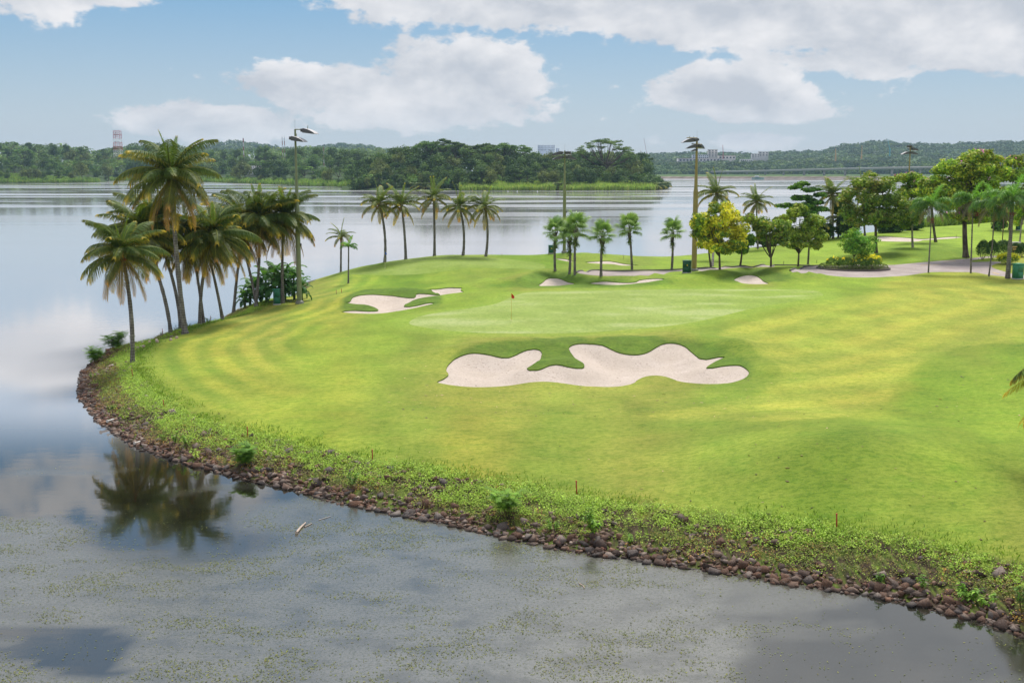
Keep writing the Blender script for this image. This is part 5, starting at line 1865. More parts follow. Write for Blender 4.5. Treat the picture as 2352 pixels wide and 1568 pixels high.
g_fresh = [(.09, .18, .018), (.13, .23, .022), (.06, .13, .014)]
g_dk = [(.06, .13, .018), (.09, .17, .02), (.04, .09, .015)]
g_yl = [(.17, .25, .03), (.13, .21, .025), (.22, .27, .04)]
c2 = lambda x, y: crop([(x, y)], 300, 950, 2.34)[0]
c4 = lambda x, y: crop([(x, y)], 300, 1400, 2.34)[0]
c5 = lambda x, y: crop([(x, y)], 1100, 1700, 2.34)[0]
c6 = lambda x, y: crop([(x, y)], 2000, 1850, 2.34)[0]
c7 = lambda x, y: crop([(x, y)], 3096, 1900, 1.887)[0]
shrubs = [(c2(385, 1075), 1.75, 1.9, 26, True, g_fresh, 'taller feathery bright green shrub on the rocks left of the lone front palm'),
          (c2(195, 1190), 1.45, 1.7, 24, True, g_fresh, 'feathery green shrub overhanging the water at the far left point of the bank'),
          (c2(535, 965), .9, .8, 30, False, g_dk, 'dark leafy bush just behind the trunk of the lone front palm'),
          (c2(165, 1325), .55, .8, 26, False, g_fresh, 'small low bush on the stones below the feathery shrubs'),
          (c2(940, 842), .7, .7, 26, False, g_dk, 'small round bush between the two leaning palm trunks left of the tallest palm'),
          (c2(1058, 815), .55, .7, 26, False, g_dk, 'small bush right behind the foot of the tallest palm'),
          (c2(1250, 775), .65, .9, 30, False, g_dk, 'bushy seedling at the lawn edge beside a thin stake, right of the crossing palm trunks'),
          (c2(808, 880), .5, .5, 24, False, g_dk, 'tiny bush beside the red stake on the far shore edge left of the palms'),
          (c4(330, 575), .45, .7, 26, False, g_fresh, 'flat leafy weed clump on the bank at the left bend'),
          (c4(460, 655), .5, .7, 26, False, g_yl, 'bright weed clump just above the driftwood at the bend'),
          (c4(940, 900), .9, .75, 40, False, g_fresh, 'upright leafy bush among the stones, left of a pair'),
          (c4(1050, 910), .85, .7, 38, False, g_fresh, 'upright leafy bush among the stones, right of a pair'),
          (c4(820, 855), .55, .45, 24, False, g_fresh, 'slender seedling left of the pair of upright leafy bushes'),
          (c4(1140, 1040), .8, 1.0, 12, False, g_yl, 'shrub with large pale yellow green leaves over the stones at the waterline'),
          (c4(1575, 1095), 1.15, 1.35, 44, True, g_dk + g_fresh, 'dense dark feathery shrub, the largest bush of the stony bank'),
          (c4(1740, 1140), .4, .55, 30, False, g_fresh, 'small low clump just right of the dense dark shrub'),
          (c5(715, 600), .95, .75, 48, False, g_dk, 'leafy dark green sapling low on the bank, below the stake with a straight shaft'),
          (c5(425, 545), .75, .5, 16, False, w_olive, 'thin sparse sapling left of the leafy dark sapling'),
          (c5(2170, 850), 1.3, 1.4, 22, True, g_fresh, 'airy feathery sapling with flat sprays mirrored in the water near the middle'),
          (c6(470, 665), .8, .55, 30, False, g_fresh, 'narrow bright sapling right of the airy feathery sapling'),
          (c6(530, 655), .6, .4, 22, False, g_fresh, 'small pale sapling touching the narrow bright sapling'),
          (c6(880, 700), 1.25, 1.15, 46, False, g_fresh, 'big leafy sapling with drooping leaves mirrored in the water'),
          (c6(1228, 760), .5, .35, 24, False, g_fresh, 'little grassy tuft on the stones right of the big leafy sapling'),
          (c7(800, 825), .6, .4, 30, False, g_dk, 'dark grassy tuft at the waterline, left one of two by the open water'),
          (c7(1120, 870), .7, .5, 34, False, g_dk, 'dark grassy tuft at the waterline, right one of two by the open water'),
          (c7(1460, 960), .7, 1.0, 40, False, g_fresh, 'spreading green clump hanging over the stones near the right end'),
          (c7(1590, 990), .55, .8, 34, False, g_fresh, 'low green clump right of the spreading one near the right end of the bank'),
          (c7(1868, 1040), 1.0, .7, 50, False, g_dk, 'tall leafy weed at the right edge of the photo on the bank')]
marks = []
for i, (pxy, h, w, n, fe, cols, lab) in enumerate(shrubs):
    B = at(*pxy)
    if inland(B[0], B[1]) < .1:
        B = at_z(*pxy, .1)
    B[2] = max(float(hgt(B[0], B[1])), 0.0)
    r = random.Random(600 + i)
    b = MB()
    leafy(b, r, h * .92, w * .85, n, .12 if w < .95 or fe else .18, cols, fe)
    o = b.build('bank_shrub', M_leaf)
    o.location = tuple(B)
    tag(o, lab, 'shrub', 'shrubs and saplings of the stony bank')
    marks.append((B[0], B[1], lab))

# each large stone is named by the stretch of bank it lies in, and the largest of a stretch by its size
short = {}
for mx_, my_, lab in marks:
    short[lab] = ' '.join(lab.split(',')[0].split()[:7])
near_of = {}
for o, rx_, ry_, sz_, dn in rock_spots:
    j = min(marks, key=lambda q: (q[0] - rx_) ** 2 + (q[1] - ry_) ** 2)
    near_of.setdefault(j[2], []).append((sz_, o, rx_ - j[0]))
for lab, lst in near_of.items():
    lst.sort(key=lambda q: -q[0])
    for n_, (sz_, o, dx_) in enumerate(lst):
        if n_ == 0:
            tag(o, 'largest brown stone at the waterline near the ' + short[lab], 'rock', 'large stones of the bank edging')
        elif n_ == 1:
            tag(o, 'second largest brown stone at the waterline near the ' + short[lab], 'rock', 'large stones of the bank edging')
        else:
            tag(o, 'broken brown stone ' + ('left' if dx_ < 0 else 'right') + ' of the ' + short[lab], 'rock', 'large stones of the bank edging')

# driftwood, husks, stakes
def stick(name, pts_px, rad, col, label, cat, z=0.05, land=False, group=None):
    P = [np.array(at(*q)) + [0, 0, rad] if land else at_z(q[0], q[1], z) for q in pts_px]
    B = P[0]
    P = catmull([q - B for q in P], .15, closed=False)
    n = len(P)
    b = MB().tube(P, np.linspace(rad, rad * .6, n) * (1 + np.random.default_rng(3).normal(0, .12, n)), 7, col)
    o = b.build(name, M_attr, smooth=True)
    o.location = tuple(B)
    tag(o, label, cat, group)
    return o


stick('driftwood', [c5(200, 1005), c5(240, 955), c5(285, 912)], .055, (.50, .40, .33), 'pale forked branch floating in the weedy water', 'driftwood', .05)
stick('driftwood', [c5(280, 948), c5(345, 918)], .03, (.40, .34, .30), 'short pale twig beside the forked floating branch', 'driftwood', .02)
stick('driftwood', [c5(410, 885), c5(520, 852)], .02, (.42, .40, .38), 'thin floating stick nearer the bank than the forked branch', 'driftwood', .015)
stick('driftwood', [c4(235, 685), c4(330, 660)], .09, (.26, .15, .10), 'brown log lying on the stones at the left bend', 'driftwood', .25)
stick('plastic_pipe', [c4(300, 665), c4(365, 645)], .07, (.55, .53, .50), 'short grey white pipe piece beside the brown log at the left bend', 'pipe', .38)
stick('plastic_pipe', [c4(555, 870), c4(660, 842)], .07, (.60, .55, .50), 'pale pipe lying on the stones where the palms are mirrored', 'pipe', .15)
stick('driftwood', [c6(745, 1130), c6(775, 1145), c6(790, 1170)], .018, (.50, .38, .30), 'small curved pale stick floating alone in the weed', 'driftwood', .02)
hb = MB()
rr2 = random.Random(9)
for i, (x, y) in enumerate([(808, 925), (943, 945), (893, 965), (773, 967), (768, 984), (695, 988), (633, 997), (570, 1037), (592, 1043), (613, 1030), (636, 1030), (322, 1223), (350, 1210), (298, 1245)]):
    B = at(*c2(x, y))
    b = MB()
    rad = .13
    b.lathe((0, 0, rad * .8), [(.001, -rad), (rad * .7, -rad * .7), (rad, 0), (rad * .75, rad * .7), (.02, rad * 1.1)], 9, (.50, .38, .30) if i % 3 else (.62, .55, .50))
    b.lathe((0, 0, rad * .8), [(.035, rad * 1.06), (.001, rad * 1.16)], 6, (.15, .10, .06))
    o = b.build('fallen_coconut', M_attr, smooth=True)
    o.location = tuple(B)
    o.rotation_euler = (rr2.uniform(-1, 1), rr2.uniform(-1, 1), 0)
    tag(o, 'pale dry coconut husk lying on the grass near the shore palms', 'coconut', 'coconut husks lying on the lawn edge')


def stake(x0, y0, y1, label, tilt=-.06, col=(.42, .045, .03), group='red hazard stakes along the water'):
    B = at(x0, y1)
    h = (y1 - y0) * mpp(B[1]) * 1.03
    b = MB()
    hr = .022
    b.box((0, 0, h / 2 - .05), (hr * 2, hr * 2, h + .1), c=col, bev=.008)
    b.box((0, 0, h - .02), (hr * 2.15, hr * 2.15, .05), c=tuple(v * 1.3 for v in col))
    o = b.build('stake', M_paint)
    o.location = tuple(B)
    o.rotation_euler = (0, tilt, .3)
    tag(o, label, 'stake', group)


stake(305, 848, 868, 'red stake just below the lone front palm')
stake(377, 918, 938, 'red stake on the left lawn edge, second below the lone front palm')
stake(570, 979, 1005, 'red stake above the pair of upright leafy bushes')
stake(855.5, 1031, 1061, 'red stake with a straight shaft above the leafy dark sapling', 0.0)
stake(1325, 1102, 1136, 'mottled red stake in the middle of the near lawn edge')
stake(1922, 1177, 1214, 'red stake nearest the viewer, at the right part of the lawn edge')
stake(374, 748, 765, 'short red stake between leaning palm trunks at the back shore')
stake(484, 717, 733, 'grey topped thin stake at the back shore right of the crossing palms', 0, (.30, .16, .16))
stake(784.5, 663, 672, 'short dark red stake left of the left sand bunker, the taller of two', 0)
stake(772.6, 666, 675, 'short faded stake left of the left sand bunker, the lower of two', 0, (.32, .10, .06))
stake(2196, 539, 549, 'brown stake standing in the far flat bunker', 0, (.14, .08, .06), None)
for x, y in [(1800, 607), (1876, 604)]:
    stake(x, y - 7, y, 'small black post in the lawn, ' + ('left' if x < 1850 else 'right') + ' one of two below the bushy tree', 0, (.02, .02, .02), 'small black posts')
stake(1153, 580, 588, 'thin pale post on the shore right of the five tall palms', 0, (.3, .25, .2), None)
stake(1432, 585, 594, 'thin pale post on the shore between two fan palms', 0, (.35, .25, .15), None)


# flags
def flag(base, top, label, col, pole_col):
    B = at(*base)
    h = (base[1] - top[1]) * mpp(B[1]) * 1.01
    t = thing('golf_flag', B, label, 'flag')
    MB().tube([(0, 0, -.05), (0, 0, h)], [.016, .012], 8, pole_col).build('pole', M_paint, t)
    b = MB()
    n = 6
    for i in range(n):
        for j in range(2):
            pass
    zt = h - .02
    V = []
    for i in range(7):
        f = i / 6
        drop = f * .30
        x = f * .24
        yv = math.sin(f * 5) * .05
        V += [(x, yv, zt - drop * .8), (x, yv + .012, zt - .36 - drop * (.9 if f < .7 else .55) + .12 * f)]
    b.add(V, [(2 * i, 2 * i + 2, 2 * i + 3, 2 * i + 1) for i in range(6)], col)
    b.build('flag_cloth', M_attr, t)
    MB().lathe((0, 0, -.03), [(.054, .0), (.054, .04), (.06, .04)], 12, (.9, .9, .9)).build('hole_cup', M_paint, t)


flag((1174.5, 735), (1174, 672.5), 'yellow pole with a limp red flag on the large green', (.62, .05, .03), (.68, .52, .10))
flag((884.5, 616), (884, 577), 'thin pole with a blue flag on the raised far green', (.04, .10, .42), (.65, .60, .35))


# green electrical cabinets
def cabinet(base_px, w_px, h_px, label, rz=0.0, col=(.020, .125, .065), sign=None, w=None):
    B = at(*base_px)
    m = mpp(B[1])
    W, Hh = (w_px * m if w is None else w), h_px * m
    D = W * .85
    t = thing('electrical_cabinet', B, label, 'cabinet', 'green electrical cabinets by the floodlight poles', rz)
    MB().box((0, 0, Hh * .47), (W * .9, D * .9, Hh * .94), c=col, bev=.015).build('body', M_paint, t)
    b = MB()
    b.box((0, 0, Hh * .96), (W * 1.0, D * 1.0, Hh * .04), c=tuple(v * 1.5 for v in col), bev=.01)
    b.box((0, 0, Hh * .985), (W * .8, D * .8, Hh * .03), c=tuple(v * 1.7 for v in col), taper=.5)
    b.build('roof_cap', M_paint, t)
    b = MB()
    for zc in (.27, .70):
        b.box((0, -D * .45 - .015, Hh * zc), (W * .66, .03, Hh * .36), c=tuple(v * 1.15 for v in col), bev=.008)
        b.box((W * .45 + .012, 0, Hh * zc), (.024, D * .62, Hh * .34), c=tuple(v * .9 for v in col), bev=.006)
    b.build('door_panel', M_paint, t)
    b = MB()
    for zc in (.2, .35, .62, .78):
        b.box((-W * .30, -D * .45 - .045, Hh * zc), (.05, .03, .10), c=(.10, .12, .11))
    b.build('hinge', M_paint, t)
    MB().box((W * .27, -D * .45 - .05, Hh * .5), (.03, .05, .14), c=(.2, .2, .2)).build('handle', M_paint, t)
    MB().box((0, 0, .02), (W * 1.0, D * 1.0, .16), c=(.26, .25, .23)).build('plinth', M_concrete, t)
    if sign:
        MB().box((W * sign[0], -D * .45 - .037, Hh * sign[1]), (.13, .008, .17), c=(.75, .55, .12)).build('warning_plate', M_paint, t)


cabinet((636, 699.5), 17, 37, 'green cabinet in front of the banana plants beside the nearest light pole', .25, col=(.020, .14, .08))
cabinet((1265.5, 579.5), 13, 20, 'small green cabinet on the far mound at the foot of the middle light pole', 0, sign=(.05, .6), col=(.016, .10, .06))
cabinet((1577.5, 627), 20, 30, 'dark green cabinet beside the tall brown light pole', -.3, sign=(.1, .62), col=(.012, .085, .045))
cabinet((2337, 641), 21, 37, 'bright green cabinet at the right edge beside the stout royal palm', .35, col=(.03, .20, .10))
cabinet((2073.5, 530), 13, 20, 'green cabinet at the foot of the far pole among the dark trees', 0, col=(.016, .13, .085))
cabinet((2338, 529), 9, 18, 'narrow green cabinet in front of the reeds at the right edge', 0, col=(.016, .11, .07))


# floodlight poles
def hood_mesh(L=1.25, Hh=.36, Wd=.95):
    """floodlight: a curved metal hood that runs to a point, dark cheeks, glass under it; points along +X"""
    hb_ = MB()
    n = 9
    ring = []
    for i in range(n):
        f = i / (n - 1)
        ring.append((L * f, Hh * (1 - f) ** .0 * math.cos(f * math.pi / 2) ** .75))
    V = []
    for x, z in ring:
        V += [(x, -Wd / 2, z), (x, Wd / 2, z)]
    hb_.add(V, [(2 * i, 2 * i + 2, 2 * i + 3, 2 * i + 1) for i in range(n - 1)], (.45, .43, .44))
    for sg in (-1, 1):
        Vc = [(x, sg * Wd / 2, z) for x, z in ring] + [(x, sg * Wd / 2, -.03) for x, z in ring]
        hb_.add(Vc, [(i, i + 1, n + i + 1, n + i) for i in range(n - 1)], (.09, .09, .10))
    hb_.box((-.10, 0, Hh * .45), (.22, Wd * .96, Hh * .8), c=(.07, .07, .075), bev=.02)
    return hb_


def lamp(t, pos, rz, s=1.0, pitch=0.12):
    h = hood_mesh().build('floodlight', M_paint, t)
    h.location = tuple(pos)
    h.rotation_euler = (0, pitch, rz)
    h.scale = (s, s, s)
    MB().box((.55, 0, -.035), (1.05, .88, .03), c=(.5, .5, .5)).build('lamp_glass', M_glass, h)
    MB().tube([(.3, 0, .35), (.3, 0, .62)], [.03, .03], 6, (.18, .18, .08)).build('bracket', M_paint, h)
    return h


def light_pole(base_px, top_px, label, col, arms, lamps, join_y, w0=.20, w1=.15, w2=.09):
    B = at(*base_px)
    Y = B[1]
    Tp = at_y(top_px[0], top_px[1], Y)
    rel = Tp - B
    rel[0] *= .35
    zj = (at_y(base_px[0], join_y, Y) - B)[2]
    t = thing('floodlight_pole', B, label, 'light pole', 'tall floodlight poles of the course')
    u = rel / rel[2]
    b = MB()
    b.tube([u * -.2, u * zj * .5, u * zj], [w0, w0 * .97, w0 * .93], 8, col, cap=True)
    b.build('lower_pole', M_paint, t)
    b = MB()
    b.tube([u * (zj - .02), u * (zj + .5), u * rel[2]], [w0 * .9, w1, w2], 8, tuple(v * .95 for v in col), cap=True)
    b.build('upper_pole', M_paint, t)
    MB().lathe((0, 0, 0), [(w0 * 1.7, -.1), (w0 * 1.7, .16), (w0 * 1.1, .30), (w0 * .95, .30)], 10, (.22, .22, .18)).build('base_collar', M_paint, t)
    for (x0, y0, x1, y1, dy0, dy1) in arms:
        a = at_y(x0, y0, Y + dy0) - B
        c_ = at_y(x1, y1, Y + dy1) - B
        MB().tube([a, c_], [.055, .055], 6, tuple(v * .85 for v in col)).build('crossarm', M_paint, t)
    for (x, y, rz, s, dy) in lamps:
        lamp(t, at_y(x, y, Y + dy) - B, rz, s)
    top = u * rel[2]
    MB().tube([top, top + [0, 0, .9]], [.012, .008], 5, (.2, .2, .2)).build('lightning_rod', M_paint, t)
    MB().box(u * zj * .62 + [w0 + .02, -.05, 0], (.16, .12, .22), c=(.10, .10, .10)).build('junction_box', M_paint, t)
    return t


c_p1, c_p2, c_p3 = (.21, .24, .13), (.22, .24, .10), (.30, .24, .07)
light_pole((688.3, 697), (679.5, 297), 'nearest floodlight pole, grey green, rising in front of the right end of the palm clump', c_p1, [(678, 297.5, 700, 297.5, 0, .2), (676, 316, 686, 317.5, 0, 0)],
           [(699, 304, R(-15), 1.0, .1), (673, 322, R(-15), 1.0, -.5)], 478, .235, .165, .085)
light_pole((1296, 579.5), (1296.7, 346), 'middle floodlight pole standing on the far mound, seen against the wooded island', c_p2, [(1284, 350, 1310, 350, 0, 0), (1282, 359, 1312, 359, 0, 0)],
           [(1290, 354, R(170), 1.0, 0), (1304, 353, R(80), .8, 0), (1291, 364, R(185), 1.0, 0), (1303, 364, R(5), 1.0, 0)], 429, .22, .14, .09)
light_pole((1594, 622.3), (1600, 318), 'tall yellow brown floodlight pole between the fan palm and the yellow tree', c_p3, [(1577, 316.5, 1602, 317, 0, 0), (1588, 331, 1612, 331.5, 0, 0)],
           [(1591, 324.5, R(186), 1.0, -.2), (1599, 324, R(200), .9, .3), (1598, 338.5, R(182), .9, -.1), (1603, 338.5, R(62), .95, .2), (1599, 346, R(190), .5, 0)], 392 + 48, .30, .20, .10)
light_pole((2082, 528), (2089.5, 335), 'far floodlight pole rising behind the trees left of the flowering tree', c_p3, [(2087, 343, 2100, 343, 0, 0), (2080, 350, 2100, 350, 0, 0)],
           [(2089, 338, R(60), .9, 0), (2094, 344, R(20), 1.0, 0), (2086, 353, R(185), 1.0, 0), (2092, 353, R(-5), 1.0, 0)], 470, .26, .17, .10)

# ------------------------------------------------------------------ planted island in the path
ctr = (at(*c8([(440, 1235)])[0]) + at(*c8([(1100, 1240)])[0])) / 2
ctr[1] += 1.2
rxi = 4.25
ryi = 3.3
zi = float(hgt(ctr[0], ctr[1]))
t = thing('planted_island', (ctr[0], ctr[1], zi), 'oval planted island with a kerb and clipped low hedge in the middle of the path', 'planter')
angs = np.linspace(0, 2 * math.pi, 49)[:-1]
ring = np.column_stack([np.cos(angs) * rxi, np.sin(angs) * ryi])
b = MB()
V = []
for k_, (f, zz) in enumerate([(1.0, -.2), (1.0, .15), (.96, .15), (.95, .10)]):
    V.append(np.column_stack([ring * f, np.full(48, zz)]))
V = np.concatenate(V)
F = [(a * 48 + i, a * 48 + (i + 1) % 48, (a + 1) * 48 + (i + 1) % 48, (a + 1) * 48 + i) for a in range(3) for i in range(48)]
b.add(V, F, (.10, .085, .075)).build('kerb', M_attr, t)
b = MB()
V = np.vstack([np.column_stack([ring * .955, np.full(48, .11)]), [(0, 0, .3)]])
b.add(V, [(i, (i + 1) % 48, 48) for i in range(48)], (.07, .05, .035)).build('soil', M_attr, t)


def bush_cloud(n, fn, size, cols, r):
    c, d = fn(n, r)
    nrm = d + r.normal(0, .5, (n, 3))
    nrm /= np.linalg.norm(nrm, axis=1, keepdims=True)
    a = np.cross(nrm, r.normal(0, 1, (n, 3)))
    a /= np.linalg.norm(a, axis=1, keepdims=True)
    b_ = np.cross(nrm, a)
    sz = size * r.uniform(.6, 1.3, (n, 1))
    Q = np.stack([c - a * sz, c + b_ * sz * .6, c + a * sz, c - b_ * sz * .6], 1)
    cols = np.array(cols)
    C = cols[r.integers(0, len(cols), n)] * r.uniform(.7, 1.3, (n, 1))
    return MB().quads(Q, C)


def ring_fn(w, h, f0):
    def fn(n, r):
        a = r.uniform(0, 2 * math.pi, n)
        q = r.uniform(0, math.pi, n)
        rad = f0 + np.cos(q) * w / rxi
        c = np.column_stack([np.cos(a) * rxi * rad, np.sin(a) * ryi * rad, .12 + np.sin(q) * h * r.uniform(.85, 1.1, n)])
        d = np.column_stack([np.cos(a) * np.cos(q), np.sin(a) * np.cos(q), np.sin(q)])
        return c, d
    return fn


r = np.random.default_rng(5)
bush_cloud(4200, ring_fn(.35, .42, .86), .05, [(.06, .10, .025), (.09, .13, .03), (.12, .14, .04)], r).build('low_hedge', M_leaf, t)


def oval_bush(name, label, c0, rad, n, size, cols, seed, parent=None, cat='shrub', group=None, flowers=None, stems=5):
    r = np.random.default_rng(seed)

    def fn(n, r):
        d = r.normal(0, 1, (n, 3))
        d[:, 2] = np.where(d[:, 2] < -.5, -d[:, 2], d[:, 2])
        d /= np.linalg.norm(d, axis=1, keepdims=True)
        rg = 1 + .16 * (vnoise(d[:, 0] * 3 + seed, d[:, 1] * 3 + d[:, 2] * 3, seed) - .5) * 2
        c = d * np.array(rad) * (rg * r.uniform(.8, 1.02, n))[:, None] + np.array([0, 0, rad[2] * .95])
        return c, d
    b = bush_cloud(n, fn, size, cols, r)
    for k in range(stems):
        a = 6.28 * k / stems
        b.tube([(math.cos(a) * .08, math.sin(a) * .08, -.1), (math.cos(a) * rad[0] * .5, math.sin(a) * rad[1] * .5, rad[2] * .8)], [.03, .015], 5, (.09, .06, .04))
    if flowers:
        k = flowers[1]
        d = r.normal(0, 1, (k, 3))
        d[:, 2] = np.abs(d[:, 2]) + .4
        d /= np.linalg.norm(d, axis=1, keepdims=True)
        c = d * np.array(rad) * 1.05 + np.array([0, 0, rad[2] * .95])
        for cc in c:
            q = cc + r.normal(0, .06, (6, 3))
            aa, bb = r.normal(0, .05, (6, 3)), r.normal(0, .05, (6, 3))
            b.quads(np.stack([q - aa, q + bb, q + aa, q - bb], 1), np.array(flowers[0]))
    o = b.build(name, M_leaf, parent)
    o.location = tuple(c0)
    if parent is None:
        tag(o, label, cat, group)
    return o


ox, oy, oz = ctr[0], ctr[1], zi + .15
# inner planting: things that stand in the island
for i, (x, y, rx_, ry_, rz_, cols, fl, lab) in enumerate([
        (-2.3, -.2, 1.0, .9, .62, [(.05, .10, .02), (.08, .14, .02), (.10, .17, .03)], ((.70, .58, .04), 5), 'leafy border shrub at the left end of the planted island'),
        (-1.2, -1.3, 1.1, .8, .62, [(.05, .10, .02), (.07, .13, .02), (.10, .17, .03)], ((.70, .58, .04), 8), 'leafy border shrub at the front left of the planted island'),
        (.3, -1.6, 1.2, .8, .60, [(.04, .09, .02), (.07, .13, .02), (.10, .16, .03)], ((.70, .58, .04), 6), 'leafy border shrub at the front middle of the planted island'),
        (1.7, -1.2, 1.1, .8, .62, [(.05, .10, .02), (.08, .14, .02), (.10, .17, .03)], ((.70, .58, .04), 10), 'leafy border shrub at the front right of the planted island'),
        (2.4, .1, 1.0, .9, .72, [(.10, .17, .02), (.20, .26, .03), (.45, .42, .04)], ((.50, .45, .04), 30), 'shrub covered with yellow flowers at the right end of the planted island'),
        (1.2, .2, .9, .8, .80, [(.09, .16, .02), (.14, .22, .03), (.35, .36, .04)], ((.50, .45, .04), 14), 'yellow tipped shrub between the small tree and the yellow flowers on the island')]):
    oval_bush('border_shrub', lab, (ox + x, oy + y, oz), (rx_, ry_, rz_), 1500, .07, cols, 700 + i, group='shrubs of the planted island', flowers=fl)
B = np.array([ox - .15, oy - .1, oz])
tree((0, 0), c8([(778, 1000)])[0], (62, 34), 'small bushy tree with fresh green leaves in the middle of the planted island', 6500, .10, [(.07, .17, .03), (.11, .23, .03), (.06, .13, .02), (.17, .27, .03)], 711, nl=14, trunk_r=.06, base=B, name='small_tree',
     lobes_px=[c8([(750, 885)])[0] + (19, 9), c8([(730, 930)])[0] + (24, 10), c8([(830, 960)])[0] + (26, 13), c8([(690, 1000)])[0] + (22, 14), c8([(780, 1020)])[0] + (28, 16), c8([(870, 1020)])[0] + (22, 14), c8([(740, 1060)])[0] + (22, 10), c8([(850, 1065)])[0] + (18, 9)])
# bollard lamp
pb = at(*c8([(880, 1222)])[0])
t = thing('bollard_lamp', (pb[0], pb[1] + .5, float(hgt(pb[0], pb[1])) + .1), 'short black bollard lamp with an amber lens at the front of the planted island', 'bollard')
MB().lathe((0, 0, 0), [(.12, 0), (.12, .28), (.09, .28), (.09, .31)], 12, (.02, .02, .022)).build('post', M_paint, t)
MB().lathe((0, 0, 0), [(.085, .31), (.10, .33), (.10, .44), (.085, .45)], 12, (.65, .28, .04)).build('lens', M_paint, t)
MB().lathe((0, 0, 0), [(.13, .45), (.13, .50), (.08, .55), (.001, .56)], 12, (.02, .02, .022)).build('cap', M_paint, t)

# clipped bushes by the path
c9 = lambda x, y: (lambda q: q)(((3696 + x / 4.48) / 1.7415, (850 + y / 4.48) / 1.7415))
topi = [(.022, .050, .014), (.035, .075, .018), (.05, .10, .022)]
for i, (x, y, w, h, lab) in enumerate([(1050, 845, 200, 335, 'clipped dark round bush, left end of the group by the path fork'), (1215, 830, 190, 330, 'clipped dark round bush, second of the group by the path fork'),
                                       (1420, 800, 230, 300, 'clipped dark round bush just left of the stout royal palm'), (1640, 790, 180, 240, 'clipped dark bush just right of the stout royal palm'), (1740, 790, 160, 240, 'clipped dark bush at the right edge behind the green cabinet')]):
    B = at(*c9(x, y))
    m = mpp(B[1]) / (4.48 * 1.7415)
    o = oval_bush('clipped_bush', lab, B, (w * m * .58, w * m * .58, h * m * .52), 3800, .06, topi, 720 + i, group='clipped dark bushes near the right edge', stems=6)
B = at(*c9(1500, 925))
m = mpp(B[1]) / (4.48 * 1.7415)
oval_bush('golden_bush', 'low rounded bush with yellow tips at the foot of the stout royal palm', B, (190 * m, 150 * m, 95 * m), 4200, .06, [(.05, .10, .015), (.09, .15, .02), (.16, .22, .02)], 731, flowers=((.30, .30, .02), 120))
# wooden direction sign: two arrow boards on posts
B = at(*c9(1590, 800))
t = thing('wooden_sign', B, 'two pale wooden arrow boards on a post in front of the clipped bushes', 'sign')
m = mpp(B[1]) / (4.48 * 1.7415)
MB().box((0, 0, .7), (.09, .09, 1.5), c=(.12, .08, .05)).build('post', M_attr, t)
for zc, L in ((1.28, .85), (1.0, .70)):
    b = MB()
    V = [(-L / 2, -.06, zc - .09), (L / 2 - .12, -.06, zc - .09), (L / 2 + .06, -.06, zc + .09), (-L / 2 - .02, -.06, zc + .09)]
    V += [(x, y - .035, z) for x, y, z in V]
    b.add(V, [(0, 1, 2, 3), (7, 6, 5, 4), (0, 4, 5, 1), (1, 5, 6, 2), (2, 6, 7, 3), (3, 7, 4, 0)], (.58, .38, .16))
    for k in range(2):
        b.box((-.04, -.1, zc - .03 + k * .055), (L * .62, .006, .012), c=(.16, .09, .04))
    b.build('board', M_attr, t)
# pale board fixed behind the slim palm
B = at(2301, 574)
t = thing('notice_board', B, 'small pale wooden notice board between the slim dark palm and the royal palm', 'sign')
Tz = (at_y(2301, 480, B[1]) - B)[2]
MB().box((0, 0, Tz / 2), (.10, .10, Tz), c=(.16, .11, .07)).build('post', M_attr, t)
MB().box((0, -.07, Tz), (.95, .05, .95), c=(.60, .42, .22), bev=.01).build('board', M_attr, t)
# concrete slab by the pale trunk at the right edge
B = at(2330, 562)
tag(MB().box((0, 0, .15), (1.5, 1.1, .5), c=(.4, .4, .4), bev=.05).build('concrete_block', M_concrete, loc=tuple(B)), 'low grey concrete block behind the clipped bushes at the right edge', 'block')

# reeds along the far right shore
def reeds(name, pts, hmin, hmax, n, cols, label, seed, w=.05, zf=None):
    r = np.random.default_rng(seed)
    pts = np.asarray(pts)
    idx = r.integers(0, len(pts), n)
    c = pts[idx] + np.column_stack([r.normal(0, .8, n), r.normal(0, .8, n), np.zeros(n)]) * (hmax / 2.5)
    h = r.uniform(hmin, hmax, n) * (.75 + .5 * vnoise(c[:, 0] / (hmax * 2), c[:, 1] / (hmax * 2), seed))
    a = r.uniform(0, math.pi, n)
    wv = np.column_stack([np.cos(a), np.sin(a), np.zeros(n)]) * w
    lean = np.column_stack([r.normal(0, .22, n), r.normal(0, .22, n), np.zeros(n)]) * h[:, None]
    p1 = c + lean * .35 + np.column_stack([np.zeros(n), np.zeros(n), h * .6])
    p2 = c + lean * 1.2 + np.column_stack([np.zeros(n), np.zeros(n), h])
    cc = np.array(cols)[r.integers(0, len(cols), n)] * r.uniform(.7, 1.3, (n, 1))
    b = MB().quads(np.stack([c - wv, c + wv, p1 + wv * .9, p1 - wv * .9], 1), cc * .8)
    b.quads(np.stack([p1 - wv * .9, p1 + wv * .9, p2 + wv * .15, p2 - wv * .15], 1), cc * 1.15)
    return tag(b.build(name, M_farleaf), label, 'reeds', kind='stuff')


rp = []
for x in np.linspace(2075, 2420, 120):
    for k in range(4):
        q = at_d(x, 219 + k * 2.2 + (x - 2075) * .03, 2.0)
        q[2] = max(float(hgt(q[0], q[1])), .2)
        rp.append(q)
reeds('reeds', rp, 2.6, 4.2, 9000, [(.10, .17, .03), (.14, .22, .035), (.17, .22, .05), (.07, .12, .025)], 'tall green reeds along the shore behind the far fairway', 41, .05)
